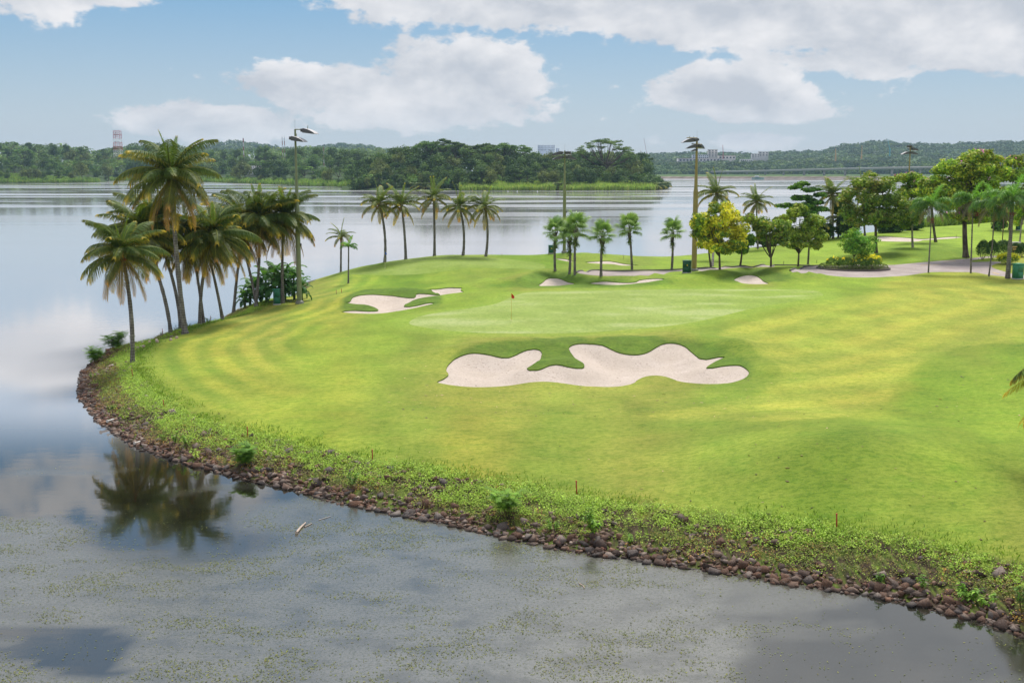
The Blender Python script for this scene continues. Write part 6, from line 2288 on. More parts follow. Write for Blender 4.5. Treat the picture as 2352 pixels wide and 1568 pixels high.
# fallen leaves and specks of debris on the lawn
r = np.random.default_rng(66)
Q, C = [], []
for i in range(900):
    x, y = (r.uniform(300, 2352), r.uniform(780, 1250)) if i < 330 else (r.uniform(1700, 2352), r.uniform(590, 700)) if i < 600 else (r.uniform(1600, 2352), r.uniform(845, 960)) if i < 700 else (r.uniform(850, 1800), r.uniform(870, 960))
    q = at(x, y)
    if inland(q[0], q[1]) < 3:
        continue
    a = r.normal(0, 1, 3) * [.045, .045, .006]
    b_ = r.normal(0, 1, 3) * [.035, .035, .006]
    c = q + [0, 0, .02]
    Q.append([c - a, c + b_, c + a, c - b_])
    C.append(np.array([(.05, .035, .02), (.10, .06, .03), (.30, .22, .12)][r.integers(3)]))
tag(MB().quads(np.array(Q), np.array(C)).build('fallen_leaves', M_weed), 'scattered small brown leaves and scraps on the lawn', 'leaf litter', kind='stuff')

# ------------------------------------------------------------------ far shores: land, woods, reeds, masts, bridge
def profile(pts):
    xs_, ys_ = zip(*pts)
    return lambda x: np.interp(x, xs_, ys_)


def far_land(name, x0, x1, d0, d1, front, back, n=70, rows=9, col=(.05, .08, .03)):
    """ground sheet of a far shore: picture columns x0..x1, distances d0..d1, heights from front(x) to back(x)"""
    b = MB()
    V = []
    X = np.linspace(x0, x1, n)
    for j in range(rows):
        f = j / (rows - 1)
        for x in X:
            dd0 = d0(x) if callable(d0) else d0
            dd1 = d1(x) if callable(d1) else d1
            d = dd0 * (1 - f) + dd1 * f
            z = front(x) * (1 - f) + back(x) * f if j else -1.5
            q = at_d(x, d, 0)
            V.append((q[0], q[1], z))
    F = [(j * n + i, j * n + i + 1, (j + 1) * n + i + 1, (j + 1) * n + i) for j in range(rows - 1) for i in range(n - 1)]
    b.add(V, F, col)
    # shallow step at the water's edge
    return tag(b.build(name, M_land, smooth=True), kind='structure')


# tree shapes of the woods, about 16 m tall, foot at the origin
f_dark = [(.030, .062, .020), (.045, .085, .024), (.060, .105, .028)]
f_mid = [(.050, .090, .026), (.070, .120, .030), (.095, .145, .038)]
f_olv = [(.085, .115, .038), (.115, .145, .045), (.140, .165, .052)]
f_brt = [(.065, .130, .030), (.090, .165, .035), (.120, .190, .045)]


def wood_tree(seed, cols, kind):
    r = np.random.default_rng(seed)
    if kind == 'round':
        lobes = [(c, q) for c, q in make_lobes(0, 9.5, 6.5, 6.5, 14, r, False, .44)]
        tb, cb = tree_parts(5, (0, 0, 0), 6.5, 6.5, 14, 1500, .62, cols, seed, .35, lobes, shell=.72)
    elif kind == 'tall':
        lobes = [(c, q) for c, q in make_lobes(0, 10.5, 4.6, 7.5, 14, r, False, .5)]
        tb, cb = tree_parts(5, (0, 0, 0), 5, 7, 14, 1500, .55, cols, seed, .32, lobes, shell=.7)
    elif kind == 'umbrella':
        lobes = []
        for i in range(20):
            a = r.uniform(0, 6.28)
            q = math.sqrt(r.uniform(0, 1)) * 9.0
            z = 15.5 - (q / 9) ** 2 * 3.6 + r.uniform(-.8, .5)
            s_ = r.uniform(1.9, 3.0)
            lobes.append((np.array([math.cos(a) * q, math.sin(a) * q, z]), np.array([s_, s_, .55])))
        tb, cb = tree_parts(6.5, (0, 0, 0), 9, 4, 14, 1500, .55, cols, seed, .38, lobes, shell=.3)
    elif kind == 'layered':
        lobes = []
        for i in range(22):
            z = r.uniform(4, 15)
            q = r.uniform(0, 1) * (7.0 if z < 11 else 4.8)
            a = r.uniform(0, 6.28)
            s_ = r.uniform(1.8, 3.0)
            lobes.append((np.array([math.cos(a) * q, math.sin(a) * q, z]), np.array([s_, s_, .9])))
        tb, cb = tree_parts(5, (0, 0, 0), 7, 6, 14, 1600, .6, cols, seed, .35, lobes, shell=.5)
    elif kind == 'shrub':
        lobes = [(c, q) for c, q in make_lobes(0, 2.4, 4.2, 2.6, 10, r, False, .5)]
        tb, cb = tree_parts(1.2, (0, 0, 0), 4, 3, 10, 800, .5, cols, seed, .15, lobes, shell=.7)
    return tb.mesh('trunk', M_bark), cb.mesh('crown', M_farleaf)


WT = {}
sd0 = 900
for kind, sets in (('round', (f_dark, f_mid, f_olv, f_brt)), ('tall', (f_dark, f_mid, f_olv)), ('umbrella', (f_mid, f_brt)), ('layered', (f_dark, f_mid)), ('shrub', (f_dark, f_mid, f_brt))):
    for i, cset in enumerate(sets):
        WT[(kind, i)] = wood_tree(sd0, cset, kind)
        sd0 += 1
KN = {'round': 'round crowned', 'tall': 'tall narrow', 'umbrella': 'flat topped', 'layered': 'layered', 'shrub': 'low bushy'}
CN = {('round', 0): 'dark green', ('round', 1): 'mid green', ('round', 2): 'olive green', ('round', 3): 'fresh green', ('tall', 0): 'dark green', ('tall', 1): 'mid green', ('tall', 2): 'olive green', ('umbrella', 0): 'mid green', ('umbrella', 1): 'fresh green',
      ('layered', 0): 'dark green', ('layered', 1): 'mid green', ('shrub', 0): 'dark green', ('shrub', 1): 'mid green', ('shrub', 2): 'fresh green'}


def plant(key, loc, s, where, group, r, label=None, sz=None):
    t = bpy.data.objects.new('forest_tree' if key[0] != 'shrub' else 'shore_bush', None)
    COL.objects.link(t)
    t.location = tuple(float(v) for v in loc)
    t.scale = (s, s, s * (sz or 1))
    t.rotation_euler = (0, 0, r.uniform(0, 6.28))
    tag(t, label or f'{KN[key[0]]} {CN[key]} tree {where}', 'tree' if key[0] != 'shrub' else 'bush', group)
    a, c = WT[key]
    link('trunk', a, t)
    link('crown', c, t)
    return t


def wood(x0, x1, d0, d1, front, top, n, rows, keys, where, group, seed, hs=(.8, 1.25), hbase=15.0, zmin=1.0, first_h=None):
    """rows of single trees; the last row's tops follow the outline top(x)"""
    r = random.Random(seed)
    for j in range(rows):
        f = j / max(1, rows - 1)
        for i in range(n):
            x = x0 + (x1 - x0) * (i + .5 * (j % 2) + r.uniform(-.35, .35) + .25) / n
            dd0 = d0(x) if callable(d0) else d0
            dd1 = d1(x) if callable(d1) else d1
            d = dd0 + (dd1 - dd0) * f + r.uniform(-.3, .3) * (dd1 - dd0) / rows
            yt = front(x) * (1 - f) + top(x) * f + r.uniform(-3, 4)
            zt = H + (HY - yt) / FP * d
            s = r.uniform(*hs)
            h = 16.3 * s
            if j == 0 and first_h:
                s = r.uniform(*first_h)
                h = 16.3 * s
            z = zt - h
            if z < zmin:
                s2 = max(.3, (zt - zmin) / 16.3)
                if s2 < .32:
                    continue
                s = s2
                z = zmin
            q = at_d(x, d, 0)
            plant(r.choice(keys), (q[0], q[1], z), s, where, group, r)


# 1. wooded island in the middle (about 700-800 m off)
isl_top = profile([(800, 392), (830, 362), (870, 346), (910, 336), (960, 327), (1010, 324), (1050, 330), (1100, 336), (1160, 338), (1230, 347), (1290, 347), (1330, 344), (1400, 344), (1450, 342), (1475, 350), (1490, 372), (1505, 395)])
isl_front = profile([(800, 415), (860, 400), (950, 393), (1050, 385), (1150, 382), (1250, 385), (1350, 385), (1440, 392), (1480, 400), (1510, 405)])
shore_y = profile([(795, 437), (1070, 438), (1500, 437.5), (1540, 432)])
d_isl0 = lambda x: 14 * FP / (shore_y(x) - HY) + 14
far_land('island_ground', 785, 1532, lambda x: d_isl0(x) - 12, lambda x: d_isl0(x) + 150, lambda x: .8, lambda x: 9.0 * sstep(np.array(x), 780, 900) * (1 - sstep(np.array(x), 1400, 1530)) + .8)
allk = [('round', 0), ('round', 0), ('round', 1), ('round', 1), ('round', 2), ('tall', 1), ('tall', 2), ('layered', 0), ('layered', 1), ('tall', 0)]
wood(812, 1500, lambda x: d_isl0(x) + 8, lambda x: d_isl0(x) + 120, isl_front, isl_top, 24, 5, allk, 'in the wood covering the island across the lake', 'trees of the wooded island', 1001, hs=(.85, 1.3))
r = random.Random(5)
for x, y in [(985, 325), (1020, 321), (1050, 328), (1120, 331), (1155, 329), (1185, 334), (1100, 334)]:
    d = d_isl0(x) + 105
    s = 1.25
    zt = H + (HY - y) / FP * d
    q = at_d(x, d, 0)
    plant(('umbrella', x % 2), (q[0], q[1], zt - 16 * s), s, 'standing above the skyline of the wooded island', 'flat topped trees on the island skyline', r)
# the great rain tree at the right end
d = d_isl0(1385) + 60
zt = H + (HY - 321) / FP * d
q = at_d(1388, d, 0)
Bq = np.array([q[0], q[1], 2.0])
lob = []
r_ = np.random.default_rng(12)
m = mpp(d)
for i in range(60):
    fx_ = r_.uniform(-1, 1)
    px = 1390 + fx_ * 62
    py = 322 + 24 * fx_ * fx_ + r_.uniform(-2, 9) * (1 if r_.random() < .7 else 2.3)
    w = at_y(px, py, d + r_.uniform(-12, 12)) - Bq
    s1 = r_.uniform(1.8, 3.6)
    lob.append((w, np.array([s1, s1, .75])))
tb, cb = tree_parts(12, (0, 0, 20), 15, 5, 20, 7500, .42, f_mid + [(.12, .17, .05)], 41, .7, lob, shell=.2)
t = thing('rain_tree', Bq, 'huge umbrella shaped tree spreading above the right end of the wooded island', 'tree')
for c_, q_ in lob[::2]:
    tb.tube(curve_pts((0, 0, 11.5), c_, (0, 0, -1.0), 8), np.linspace(.38, .07, 8), 5)
tb.build('trunk', M_bark, t)
cb.build('crown', M_farleaf, t)
# low palms and bushes at the island's right tip
for i, x in enumerate(np.linspace(1475, 1530, 9)):
    q = at_d(x, d_isl0(x) + 8 + (i % 3) * 10, 0)
    o = plant(('shrub', 0), (q[0], q[1], .5), [1.9, 1.7, 1.9, 1.5, 1.6, 1.4, 1.3, 1.0, .8][i], 'low by the water at the right tip of the island', 'dark bushes on the island tip', r)
for i, x in enumerate([1500, 1512, 1524, 960, 975, 1288, 1296, 1275]):
    q = at_d(x, d_isl0(x) + 2, 0)
    t = thing('oil_palm', (q[0], q[1], .6), 'dark stemless palm leaning over the water at the ' + ('right tip of the island' if x > 1400 else 'foot of the island wood'), 'palm tree', 'stemless palms on the island shore')
    MB().tube([(0, 0, -.5), (0, 0, 1.5)], [.5, .4], 7, (.08, .06, .04)).build('trunk', M_attr, t)
    for k in range(14):
        o = link('frond', coco_far[['up', 'mid', 'up', 'low'][k % 4]][k % 2], t)
        o.location = (0, 0, 1.6)
        o.rotation_euler = (0, 0, k * 2.4)
        o.scale = (6.5,) * 3
for i in range(34):
    x = r.uniform(815, 1470)
    q = at_d(x, d_isl0(x) + (24 if 1070 < x < 1470 else 6) + r.uniform(0, 8), 0)
    plant(r.choice([('shrub', 0), ('shrub', 1), ('shrub', 2)]), (q[0], q[1], 1.0), r.uniform(.9, 1.7), 'at the foot of the island wood', 'bushes along the foot of the island wood', r)
rp = []
for x in np.linspace(1062, 1500, 260):
    if 1272 < x < 1290:
        continue
    for k in range(6):
        q = at_d(x, d_isl0(x) - 8 + k * 5.5, 0)
        rp.append((q[0], q[1], .3 + k * .55))
greens = [(.15, .24, .045), (.20, .28, .055), (.12, .20, .04), (.22, .25, .08)]
reeds('reeds', rp, 2.2, 4.0, 15000, greens, 'bright green reeds fringing the wooded island', 42, .16)

# 2. left far shore and its wood
shL = profile([(-250, 421), (0, 420), (230, 419), (260, 415), (480, 418), (800, 430), (860, 436)])
dL0 = lambda x: 14 * FP / (shL(x) - HY)
topL = profile([(-250, 324), (0, 325), (60, 329), (110, 332), (150, 328), (200, 335), (240, 342), (290, 333), (340, 327), (420, 332), (480, 340), (540, 342), (600, 337), (660, 337), (740, 335), (800, 338), (870, 340)])
frontL = profile([(-250, 385), (0, 385), (100, 388), (170, 390), (230, 398), (280, 385), (400, 385), (480, 395), (540, 400), (620, 400), (700, 395), (800, 400), (870, 400)])
far_land('far_shore_ground', -300, 900, lambda x: dL0(x) - 4, lambda x: dL0(x) + 420, lambda x: .9, lambda x: 17.0)
keysL = [('round', 0), ('round', 1), ('round', 1), ('round', 2), ('tall', 1), ('layered', 1), ('umbrella', 0), ('umbrella', 1), ('round', 3), ('layered', 0)]
wood(-120, 860, lambda x: dL0(x) + 30, lambda x: dL0(x) + 330, frontL, topL, 28, 5, keysL, 'in the wood on the far left shore', 'trees of the wood on the far left shore', 1003, hs=(.95, 1.45))
for i in range(40):
    x = r.uniform(-60, 820)
    q = at_d(x, dL0(x) + r.uniform(6, 40), 0)
    plant(r.choice([('shrub', 0), ('shrub', 1), ('shrub', 2), ('round', 2)]), (q[0], q[1], 1.0), r.uniform(.7, 1.3) if r.random() < .9 else .8, 'along the water of the far left shore', 'bushes along the far left shore', r)
rp = []
for x in np.concatenate([np.linspace(-60, 225, 130), np.linspace(255, 300, 20), np.linspace(470, 800, 150)]):
    for k in range(5 if x > 240 else 8):
        q = at_d(x, dL0(x) + k * (7 if x > 240 else 12), 0)
        rp.append((q[0], q[1], .4 + k * (.5 if x > 240 else .75) * (1 if x > 240 else max(.1, (240 - x) / 200))))
reeds('reeds', rp, 2.0, 3.8, 14000, [(.10, .19, .035), (.14, .23, .045), (.09, .15, .03), (.16, .20, .06)], 'low green reeds along the far left shore', 43, .22)

# big dark rain tree crown in front of the mast wood
x = 640
q = at_d(x, dL0(x) + 60, 0)
t = plant(('round', 0), (q[0], q[1], .5), 1.7, '', 'trees of the wood on the far left shore', r, 'very broad dark tree right of the low white building on the far shore', .8)
t = plant(('round', 0), (q[0] - 14, q[1] + 6, .5), 1.5, '', 'trees of the wood on the far left shore', r, 'dark rounded tree touching the low white building on the far shore', .85)

# 3. far hills: the crowns run together, one mass each
hill_far = [(.035, .062, .030), (.048, .080, .036), (.062, .098, .042), (.080, .112, .050)]


def canopy(name, label, x0, x1, d0, d1, front, top, n, seed, cols, rad=(9, 16), q_each=46, lsz=2.4):
    r = np.random.default_rng(seed)
    x = r.uniform(x0, x1, n)
    f = r.random(n) ** .8
    d = d0 + (d1 - d0) * f
    yt = front(x) * (1 - f) + top(x) * f + r.uniform(-1.0, 3.5, n)
    zt = H + (HY - yt) / FP * d
    dep = d * cp + H * sp
    X = (x - CX) * dep / FP
    R_ = r.uniform(rad[0], rad[1], n)
    idx = np.repeat(np.arange(n), q_each)
    m_ = len(idx)
    dd = r.normal(0, 1, (m_, 3))
    dd[:, 2] = np.abs(dd[:, 2]) * 1.0 - .15
    dd /= np.linalg.norm(dd, axis=1, keepdims=True)
    c = np.column_stack([X, d, zt - R_ * .75])[idx] + dd * np.column_stack([R_, R_, R_ * .75])[idx] * (1 + .22 * (vnoise(dd[:, 0] * 3 + idx, dd[:, 1] * 3 + dd[:, 2] * 2, 3) - .5)[:, None])
    nr = dd + r.normal(0, .4, (m_, 3))
    nr /= np.linalg.norm(nr, axis=1, keepdims=True)
    a = np.cross(nr, r.normal(0, 1, (m_, 3)))
    a /= np.linalg.norm(a, axis=1, keepdims=True)
    b_ = np.cross(nr, a)
    sz = lsz * r.uniform(.6, 1.4, (m_, 1))
    Q = np.stack([c - a * sz, c + b_ * sz * .8, c + a * sz, c - b_ * sz * .8], 1)
    cols = np.array(cols)
    C = cols[r.integers(0, len(cols), n)][idx] * r.uniform(.7, 1.35, (m_, 1)) * (.6 + .8 * vnoise(X / 45, d / 60, 5))[idx][:, None]
    return tag(MB().quads(Q, C).build(name, M_farleaf), label, 'forest', kind='stuff')


topR = profile([(1450, 352), (1500, 352), (1560, 350), (1600, 348), (1650, 350), (1700, 350), (1740, 353), (1790, 346), (1830, 347), (1870, 345), (1895, 342), (1915, 334), (1935, 331), (1960, 327), (2000, 324), (2030, 322), (2060, 326), (2085, 328), (2110, 327), (2150, 329), (2200, 327), (2260, 326), (2352, 322), (2500, 324)])
frR = profile([(1450, 384), (1600, 376), (1750, 376), (1800, 374), (1900, 372), (2352, 372), (2500, 372)])
fr0 = profile([(1450, 390), (1560, 392), (2352, 386), (2500, 386)])
topN = profile([(1450, 382), (1520, 372), (1600, 370), (1650, 374), (1700, 371), (1800, 369), (1900, 370), (2000, 366), (2100, 367), (2352, 366), (2500, 366)])
far_land('hill_ground', 1430, 2520, 1560, 2050, lambda x: 1.8, lambda x: 3.0, col=(.08, .13, .04))
far_land('hill_ground', 1400, 2600, 2060, 3300, lambda x: 4.0, lambda x: H + (HY - topR(x)) / FP * 3300 - 16)
far_land('hill_ground', 300, 900, 2500, 3500, lambda x: 2.0, lambda x: 20.0)
canopy('wooded_hill', 'hazy blue green wood covering the hills on the right behind the bridge', 1450, 2480, 2150, 3250, frR, topR, 2600, 51, hill_far, (10, 17), 44, 2.8)
canopy('roadside_trees', 'dark band of broad tree crowns just behind the bridge', 1460, 2480, 2020, 2160, fr0, topN, 800, 52, [(.030, .058, .026), (.042, .076, .03), (.055, .09, .034), (.085, .125, .04)], (7, 12), 60, 1.9)
canopy('wood_mass', 'unbroken mass of tree crowns filling the wood on the far left shore', -200, 880, 1250, 1750, lambda x: frontL(x) - 18, topL, 1150, 61, f_mid + f_dark + [f_olv[0]], (7, 11), 60, 1.25)
topB = profile([(420, 345), (470, 333), (500, 329), (530, 322), (560, 325), (600, 329), (640, 335), (700, 340), (740, 334), (780, 330), (820, 330), (860, 334), (900, 342)])
canopy('distant_hill_wood', 'faint blue wooded hill far behind the left shore', 420, 900, 3000, 3600, lambda x: topB(x) + 14, topB, 420, 53, hill_far, (11, 18), 44, 3.2)
canopy('wood_mass', 'unbroken mass of tree crowns filling the middle of the wooded island', 830, 1490, 790, 900, lambda x: isl_front(x) - 8, lambda x: isl_top(x) + 4, 420, 62, f_mid + f_dark, (5, 7.5), 80, .8)
r = random.Random(77)

# 4. embankment, bridge, sheds
b = MB()
X = np.linspace(1440, 2520, 120)
rows_ = [(1516, -1.0), (1521, .9), (1528, 2.6), (1534, 3.0), (1560, 3.0), (1570, 2.0)]
cols_ = [(.16, .13, .11), (.17, .14, .12), (.19, .16, .14), (.13, .18, .05), (.13, .18, .05), (.12, .16, .05)]
V, C = [], []
for j, (d, z_) in enumerate(rows_):
    for i, x in enumerate(X):
        q = at_d(x, d + 5 * math.sin(i * .7), 0)
        V.append((q[0], q[1], z_ + (.25 * math.sin(i * 2.1 + j) if 0 < j < 3 else 0)))
        C.append(np.array(cols_[j]) * (1 + .2 * math.sin(i * 3.7 + j * 2)))
n = len(X)
b.add(V, [(j * n + i, j * n + i + 1, (j + 1) * n + i + 1, (j + 1) * n + i) for j in range(len(rows_) - 1) for i in range(n - 1)], np.array(C))
tag(b.build('embankment', M_land), kind='structure')
deck = [(1455, 2260, 4.6), (1493, 2200, 5.2), (1560, 2120, 6.2), (1650, 2020, 7.6), (1737, 1930, 9.0), (1830, 1830, 11.0), (1908, 1780, 12.4), (1990, 1730, 13.6), (2067, 1700, 14.4), (2140, 1680, 15.2), (2260, 1640, 16.4), (2420, 1600, 17.5)]
D3 = np.array([list(at_d(x, d, 0)[:2]) + [z_] for x, d, z_ in deck])
DC = catmull(D3, 12, closed=False)
o0 = DC[0].copy()
t = thing('road_bridge', (o0[0], o0[1], 0), 'long low concrete road bridge on piers crossing the far end of the lake', 'bridge')
tg = np.gradient(DC, axis=0)
nn = np.column_stack([-tg[:, 1], tg[:, 0], np.zeros(len(DC))])
nn /= np.linalg.norm(nn, axis=1, keepdims=True)
P = DC - [o0[0], o0[1], 0]


def strip(prof, col, name):
    n = len(P)
    V = np.concatenate([P + nn * a + [0, 0, z_] for a, z_ in prof])
    k = len(prof)
    F = [(a * n + j, a * n + j + 1, ((a + 1) % k) * n + j + 1, ((a + 1) % k) * n + j) for a in range(k) for j in range(n - 1)]
    MB().add(V, F, col).build(name, M_attr, t)


strip([(-6, 0), (-4, -2.0), (4, -2.0), (6, 0)], (.50, .49, .51), 'deck')
strip([(-6.2, .01), (-6.2, 1.1), (-5.9, 1.1), (-5.9, .01)], (.66, .62, .63), 'parapet')
strip([(6.2, .01), (6.2, 1.3), (5.9, 1.3), (5.9, .01)], (.66, .62, .63), 'parapet')
for px in [2916.8 / 1.7415, 2988 / 1.7415, 3061.6 / 1.7415, 3137.8 / 1.7415, 3217.7 / 1.7415, 3301.4 / 1.7415, 3389 / 1.7415, 3478.7 / 1.7415, 3571.6 / 1.7415, 3668 / 1.7415, 3770 / 1.7415, 3880 / 1.7415]:
    pxs, _ = proj(DC[:, 0], DC[:, 1], DC[:, 2])
    j = int(np.argmin(np.abs(pxs - px)))
    q = P[j]
    b = MB()
    b.box((q[0], q[1], (q[2] - 2.0) / 2), (2.6, 4.5, max(1.0, q[2] - 2.0) + .0), c=(.38, .37, .37), bev=.2)
    b.box((q[0], q[1], q[2] - 2.5), (3.4, 7.5, 1.0), c=(.38, .37, .37))
    b.build('pier', M_attr, t)
for x0, x1, yc, lab in [(1571, 1626, 391, 'long white roofed shelter behind the left end of the bridge'), (1632, 1652, 391.5, 'short white roofed shelter right of the long one')]:
    a = at_y(x0, yc, 2090)
    c_ = at_y(x1, yc, 2090)
    t = thing('white_shelter', ((a[0] + c_[0]) / 2, 2090, 2.5), lab, 'shelter', 'white roofed shelters by the bridge')
    W = c_[0] - a[0]
    zz = a[2] - 2.5
    MB().box((0, 0, zz), (W, 7, 1.6), c=(.72, .72, .70), bev=.3).build('roof', M_attr, t)
    b = MB()
    for k in range(int(W / 6)):
        b.box((-W / 2 + 3 + k * 6, 0, zz / 2 - .5), (.5, .5, zz), c=(.35, .35, .35))
    b.build('support', M_attr, t)


def block(name, x0, x1, y0, y1, d, zg, label, col, win=True, cat='building', roof=None, group=None, depth=None, nx_=6, nz_=3, parts=None):
    a = at_y(x0, y0, d)
    c_ = at_y(x1, y1, d)
    W = c_[0] - a[0]
    zt = a[2]
    zb = c_[2]
    t = thing(name, ((a[0] + c_[0]) / 2, d, zg), label, cat, group)
    Dp = depth or max(8, W * .4)
    hh_ = zt - zg
    MB().box((0, 0, hh_ / 2), (W, Dp, hh_), c=col).build('wall', M_attr, t)
    MB().box((0, 0, hh_ + .25), (W * 1.03, Dp * 1.05, .5), c=roof or tuple(v * .85 for v in col)).build('roof', M_attr, t)
    vis = zt - zb
    if win:
        for k in range(nz_):
            for i in range(nx_):
                MB().box((-W / 2 + W * (i + .5) / nx_, -Dp / 2 - .12, hh_ - vis * (k + .5) / nz_), (W / nx_ * .5, .2, vis / nz_ * .45), c=(.05, .06, .08)).build('window', M_attr, t)
    return t


block('white_building', 567, 602, 382, 391.5, dL0(585) + 105, 6, 'low white building with a ribbon of dark windows on the far left shore', (.55, .55, .57), nx_=7, nz_=2)
block('office_tower', 1626, 1647, 344, 361, 2600, 8, 'plain white block with a few small windows on the hill behind the brown pole', (.50, .47, .44), nx_=3, nz_=4)
block('hill_house', 1590, 1626, 356, 364, 2560, 8, 'grey glass fronted building left below the plain white block', (.40, .44, .50), nx_=8, nz_=2)
block('long_building', 1557, 1650, 364, 372, 2450, 6, 'long white building with a dark window band and red brown roof beyond the bridge', (.42, .42, .44), roof=(.20, .10, .09), nx_=12, nz_=1)
block('red_roof_building', 1650, 1688, 358, 366, 2520, 6, 'red brown roofed building right of the plain white block', (.50, .48, .46), roof=(.22, .11, .10), nx_=5, nz_=1)
block('villa', 1726, 1744, 354, 361, 2500, 8, 'white stepped house on the wooded hill, left half', (.45, .45, .44), nx_=3, nz_=2)
block('villa', 1742, 1764, 349, 359, 2520, 8, 'white stepped house on the wooded hill, taller right half', (.45, .45, .44), nx_=3, nz_=2)
block('grey_house', 1700, 1728, 366, 372, 2450, 6, 'grey low house with white columns below the stepped white house', (.48, .50, .50), nx_=6, nz_=1)
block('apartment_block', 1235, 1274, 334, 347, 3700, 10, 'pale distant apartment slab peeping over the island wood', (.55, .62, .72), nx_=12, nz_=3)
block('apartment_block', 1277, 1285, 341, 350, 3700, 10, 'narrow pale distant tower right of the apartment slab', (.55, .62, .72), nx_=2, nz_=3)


# masts and the lattice tower
def mast(x, y0, y1, w_px, d, label, bands=8, red_first=True):
    a = at_y(x, y0, d)
    zt = a[2]
    zb = at_y(x, y1, d)[2] - 8
    t = thing('striped_mast', (a[0], d, zb), label, 'mast', 'red and white striped masts in the far wood')
    Hh = zt - zb
    w = w_px * mpp(d) / 2
    for k in range(bands):
        z0, z1 = Hh * k / bands, Hh * (k + 1) / bands
        c = (.30, .10, .10) if (k + red_first) % 2 else (.62, .62, .64)
        MB().tube([(0, 0, z0), (0, 0, z1)], [w, w], 6, c).build('mast_section', M_paint, t)
    MB().tube([(0, 0, Hh), (0, 0, Hh + 2.5)], [.08, .05], 4, (.3, .3, .3)).build('aerial', M_paint, t)


dm = dL0(560) + 250
mast(558.5, 318, 386, 2.6, dm, 'tallest striped mast, standing above the wood left of the low white building', 9)
mast(648, 315, 353, 1.6, dm, 'left one of a thin pair of striped masts behind the nearest light pole', 6)
mast(653, 315, 353, 1.6, dm, 'right one of a thin pair of striped masts behind the nearest light pole', 6)
mast(669, 337, 357, 1.6, dm, 'short striped mast just left of the nearest light pole, half in the trees', 4)
mast(743, 338, 367, 2.0, dm, 'striped mast low in the wood right of the nearest light pole', 5)
d = dL0(269) + 120
a = at_y(269, 301, d)
zb = at_y(269, 372, d)[2] - 4
t = thing('lattice_tower', (a[0], d, zb), 'square red and white lattice tower rising from the far wood on the left', 'tower')
Hh = a[2] - zb
m = mpp(d)
wt, wb = 6.6 * m, 8.2 * m
nsec = 9
for k in range(nsec):
    z0, z1 = Hh * k / nsec, Hh * (k + 1) / nsec
    h0_, h1_ = (wb + (wt - wb) * k / nsec), (wb + (wt - wb) * (k + 1) / nsec)
    red = k in (0, 1, 4, 5, 7, 8)
    c = (.50, .03, .03) if red else (.80, .80, .80)
    b = MB()
    cs0 = [(-h0_, -h0_, z0), (h0_, -h0_, z0), (h0_, h0_, z0), (-h0_, h0_, z0)]
    cs1 = [(-h1_, -h1_, z1), (h1_, -h1_, z1), (h1_, h1_, z1), (-h1_, h1_, z1)]
    for i in range(4):
        j = (i + 1) % 4
        b.tube([cs0[i], cs1[i]], .24, 4, c)
        b.tube([cs1[i], cs1[j]], .13, 4, c)
        b.tube([cs0[i], cs1[j]], .10, 4, c)
        b.tube([cs0[j], cs1[i]], .10, 4, c)
    for q in (-.35, .3):
        b.tube([(h0_ * q, -h0_, z0), (h1_ * q, -h1_, z1)], .10, 4, c)
    b.build('lattice_section', M_paint, t)
b = MB()
rr_ = random.Random(3)
for k in range(26):
    z0 = Hh * rr_.choice([.62, .68, .84, .90, .95])
    b.lathe((rr_.uniform(-wt, wt), -wt - .4, z0), [(.01, -.4), (.4, -.2), (.4, .2), (.01, .4)], 6, (.35, .30, .32))
b.build('dish', M_paint, t)
b = MB()
for k in range(6):
    b.tube([(-wt + wt * 2 * k / 5, -wt, Hh), (-wt + wt * 2 * k / 5, -wt, Hh + 2.2)], .07, 4, (.3, .2, .2))
b.build('aerial', M_paint, t)


# cranes far away
def crane(x0, y0, x1, y1, d, col, label, w=1.2):
    a = at_y(x0, y0, d)
    c_ = at_y(x1, y1, d)
    t = thing('construction_crane', (c_[0], d, c_[2] - 12), label, 'crane', None)
    o_ = np.array([c_[0], d, c_[2] - 12])
    MB().tube([(0, 0, 0), (0, 0, 12)], w * .9, 5, col).build('tower', M_paint, t)
    MB().tube([(0, 0, 12), a - o_], [w * .6, w * .35], 5, col).build('jib', M_paint, t)
    MB().tube([(0, 0, 12), ((c_ - a)[0] * .35, 0, 15)], w * .6, 5, col).build('counter_jib', M_paint, t)


crane(1479, 317, 1485, 352, 3300, (.45, .25, .22), 'thin red and white crane leaning over the skyline right of the island')
crane(1470, 345, 1476, 354, 3300, (.50, .35, .10), 'small yellow crane at the skyline next to the thin red one')
crane(1660, 333, 1661, 352, 2500, (.45, .08, .06), 'red crane mast right of the plain white block')
crane(1919.5, 341, 1919.5, 356, 2200, (.60, .36, .12), 'short orange crane top in the hillside wood, left one of two', 1.8)
crane(1980, 334, 1979, 358, 2200, (.60, .36, .12), 'taller orange crane top in the hillside wood, right one of two', 1.8)
crane(2039, 320, 2044, 345, 2300, (.10, .38, .42), 'teal crane jib above the hillside wood', 1.6)

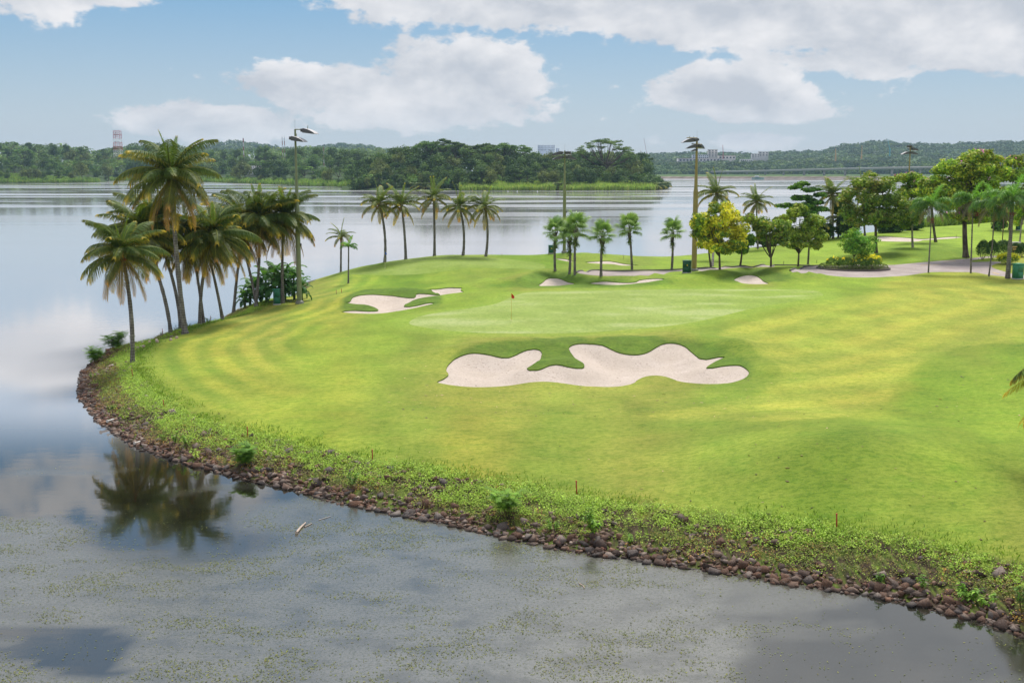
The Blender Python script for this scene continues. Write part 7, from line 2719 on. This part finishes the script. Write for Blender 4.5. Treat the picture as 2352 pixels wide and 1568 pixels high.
# buoys, boat, birds
for x, y, c, lab in [(651, 422.6, (.60, .06, .04), 'red buoy on the far water, first from the left'), (703.5, 423, (.60, .06, .04), 'red buoy on the far water, just right of the nearest light pole'),
                     (755.6, 423.8, (.60, .06, .04), 'red buoy on the far water, third from the left'), (809.7, 423.8, (.60, .06, .04), 'red buoy on the far water, nearest the island'),
                     (1166.6, 437.5, (.7, .7, .68), 'white float by the island reeds, leftmost of three'), (1188, 437.5, (.7, .7, .68), 'white float by the island reeds, middle of three'), (1234.5, 437.5, (.7, .7, .68), 'white float by the island reeds, rightmost of three')]:
    q = at_z(x, y + 1.5, 0) if c[0] < .65 else at_z(x, y + 2.5, 0)
    k = 1.0 if c[0] < .65 else .55
    o = MB().lathe((0, 0, 0), [(.01, -.3 * k), (.62 * k, -.1 * k), (.7 * k, .3 * k), (.45 * k, .7 * k), (.12 * k, .95 * k), (.10 * k, 1.4 * k), (.01, 1.45 * k)], 10, c).build('buoy', M_paint, smooth=True, loc=tuple(q))
    tag(o, lab, 'buoy', 'buoys on the lake')
q = at_z(1737, 410.5, 0)
t = thing('work_boat', (q[0], q[1] - 8, 0), 'small green work boat moored against the far embankment', 'boat')
b = MB()
V = [(-8, -2, 1.6), (7, -2, 1.6), (9.5, 0, 2.0), (7, 2, 1.6), (-8, 2, 1.6), (-7, -1.4, -.3), (6, -1.4, -.3), (8, 0, -.2), (6, 1.4, -.3), (-7, 1.4, -.3)]
b.add(V, [(0, 1, 6, 5), (1, 2, 7, 6), (2, 3, 8, 7), (3, 4, 9, 8), (4, 0, 5, 9)], (.10, .28, .25))
b.add(V[:5], [(0, 1, 3, 4)], (.3, .3, .28)).add(V[1:4], [(0, 1, 2)], (.3, .3, .28))
b.build('hull', M_paint, t)
MB().box((-1, 0, 2.9), (5, 2.6, 2.4), c=(.5, .55, .55), bev=.2).build('cabin', M_paint, t)
for x, w in ((3401 / 1.7415 - 60, 2), (1861, 3.2), (1873, 5)):
    pass

# ------------------------------------------------------------------ the air between here and the hills
m, g = mat('air')
pv = g.node('ShaderNodeVolumePrincipled')
pv.inputs['Color'].default_value = (.52, .74, 1.0, 1)
pv.inputs['Density'].default_value = HAZE
pv.inputs['Anisotropy'].default_value = 0.1
o_ = g.node('ShaderNodeOutputMaterial')
g.l.new(pv.outputs[0], o_.inputs['Volume'])
b = MB()
x0, x1, y0, y1, z0, z1 = -4150, 4150, -260, 5170, -3.0, 150.0
b.add([(x, y, z_) for z_ in (z0, z1) for x, y in ((x0, y0), (x1, y0), (x1, y1), (x0, y1))], [(3, 2, 1, 0), (4, 5, 6, 7), (0, 1, 5, 4), (1, 2, 6, 5), (2, 3, 7, 6), (3, 0, 4, 7)], (1, 1, 1))
tag(b.build('haze', m), 'thin bluish haze over the lake and far hills', 'haze', kind='stuff')
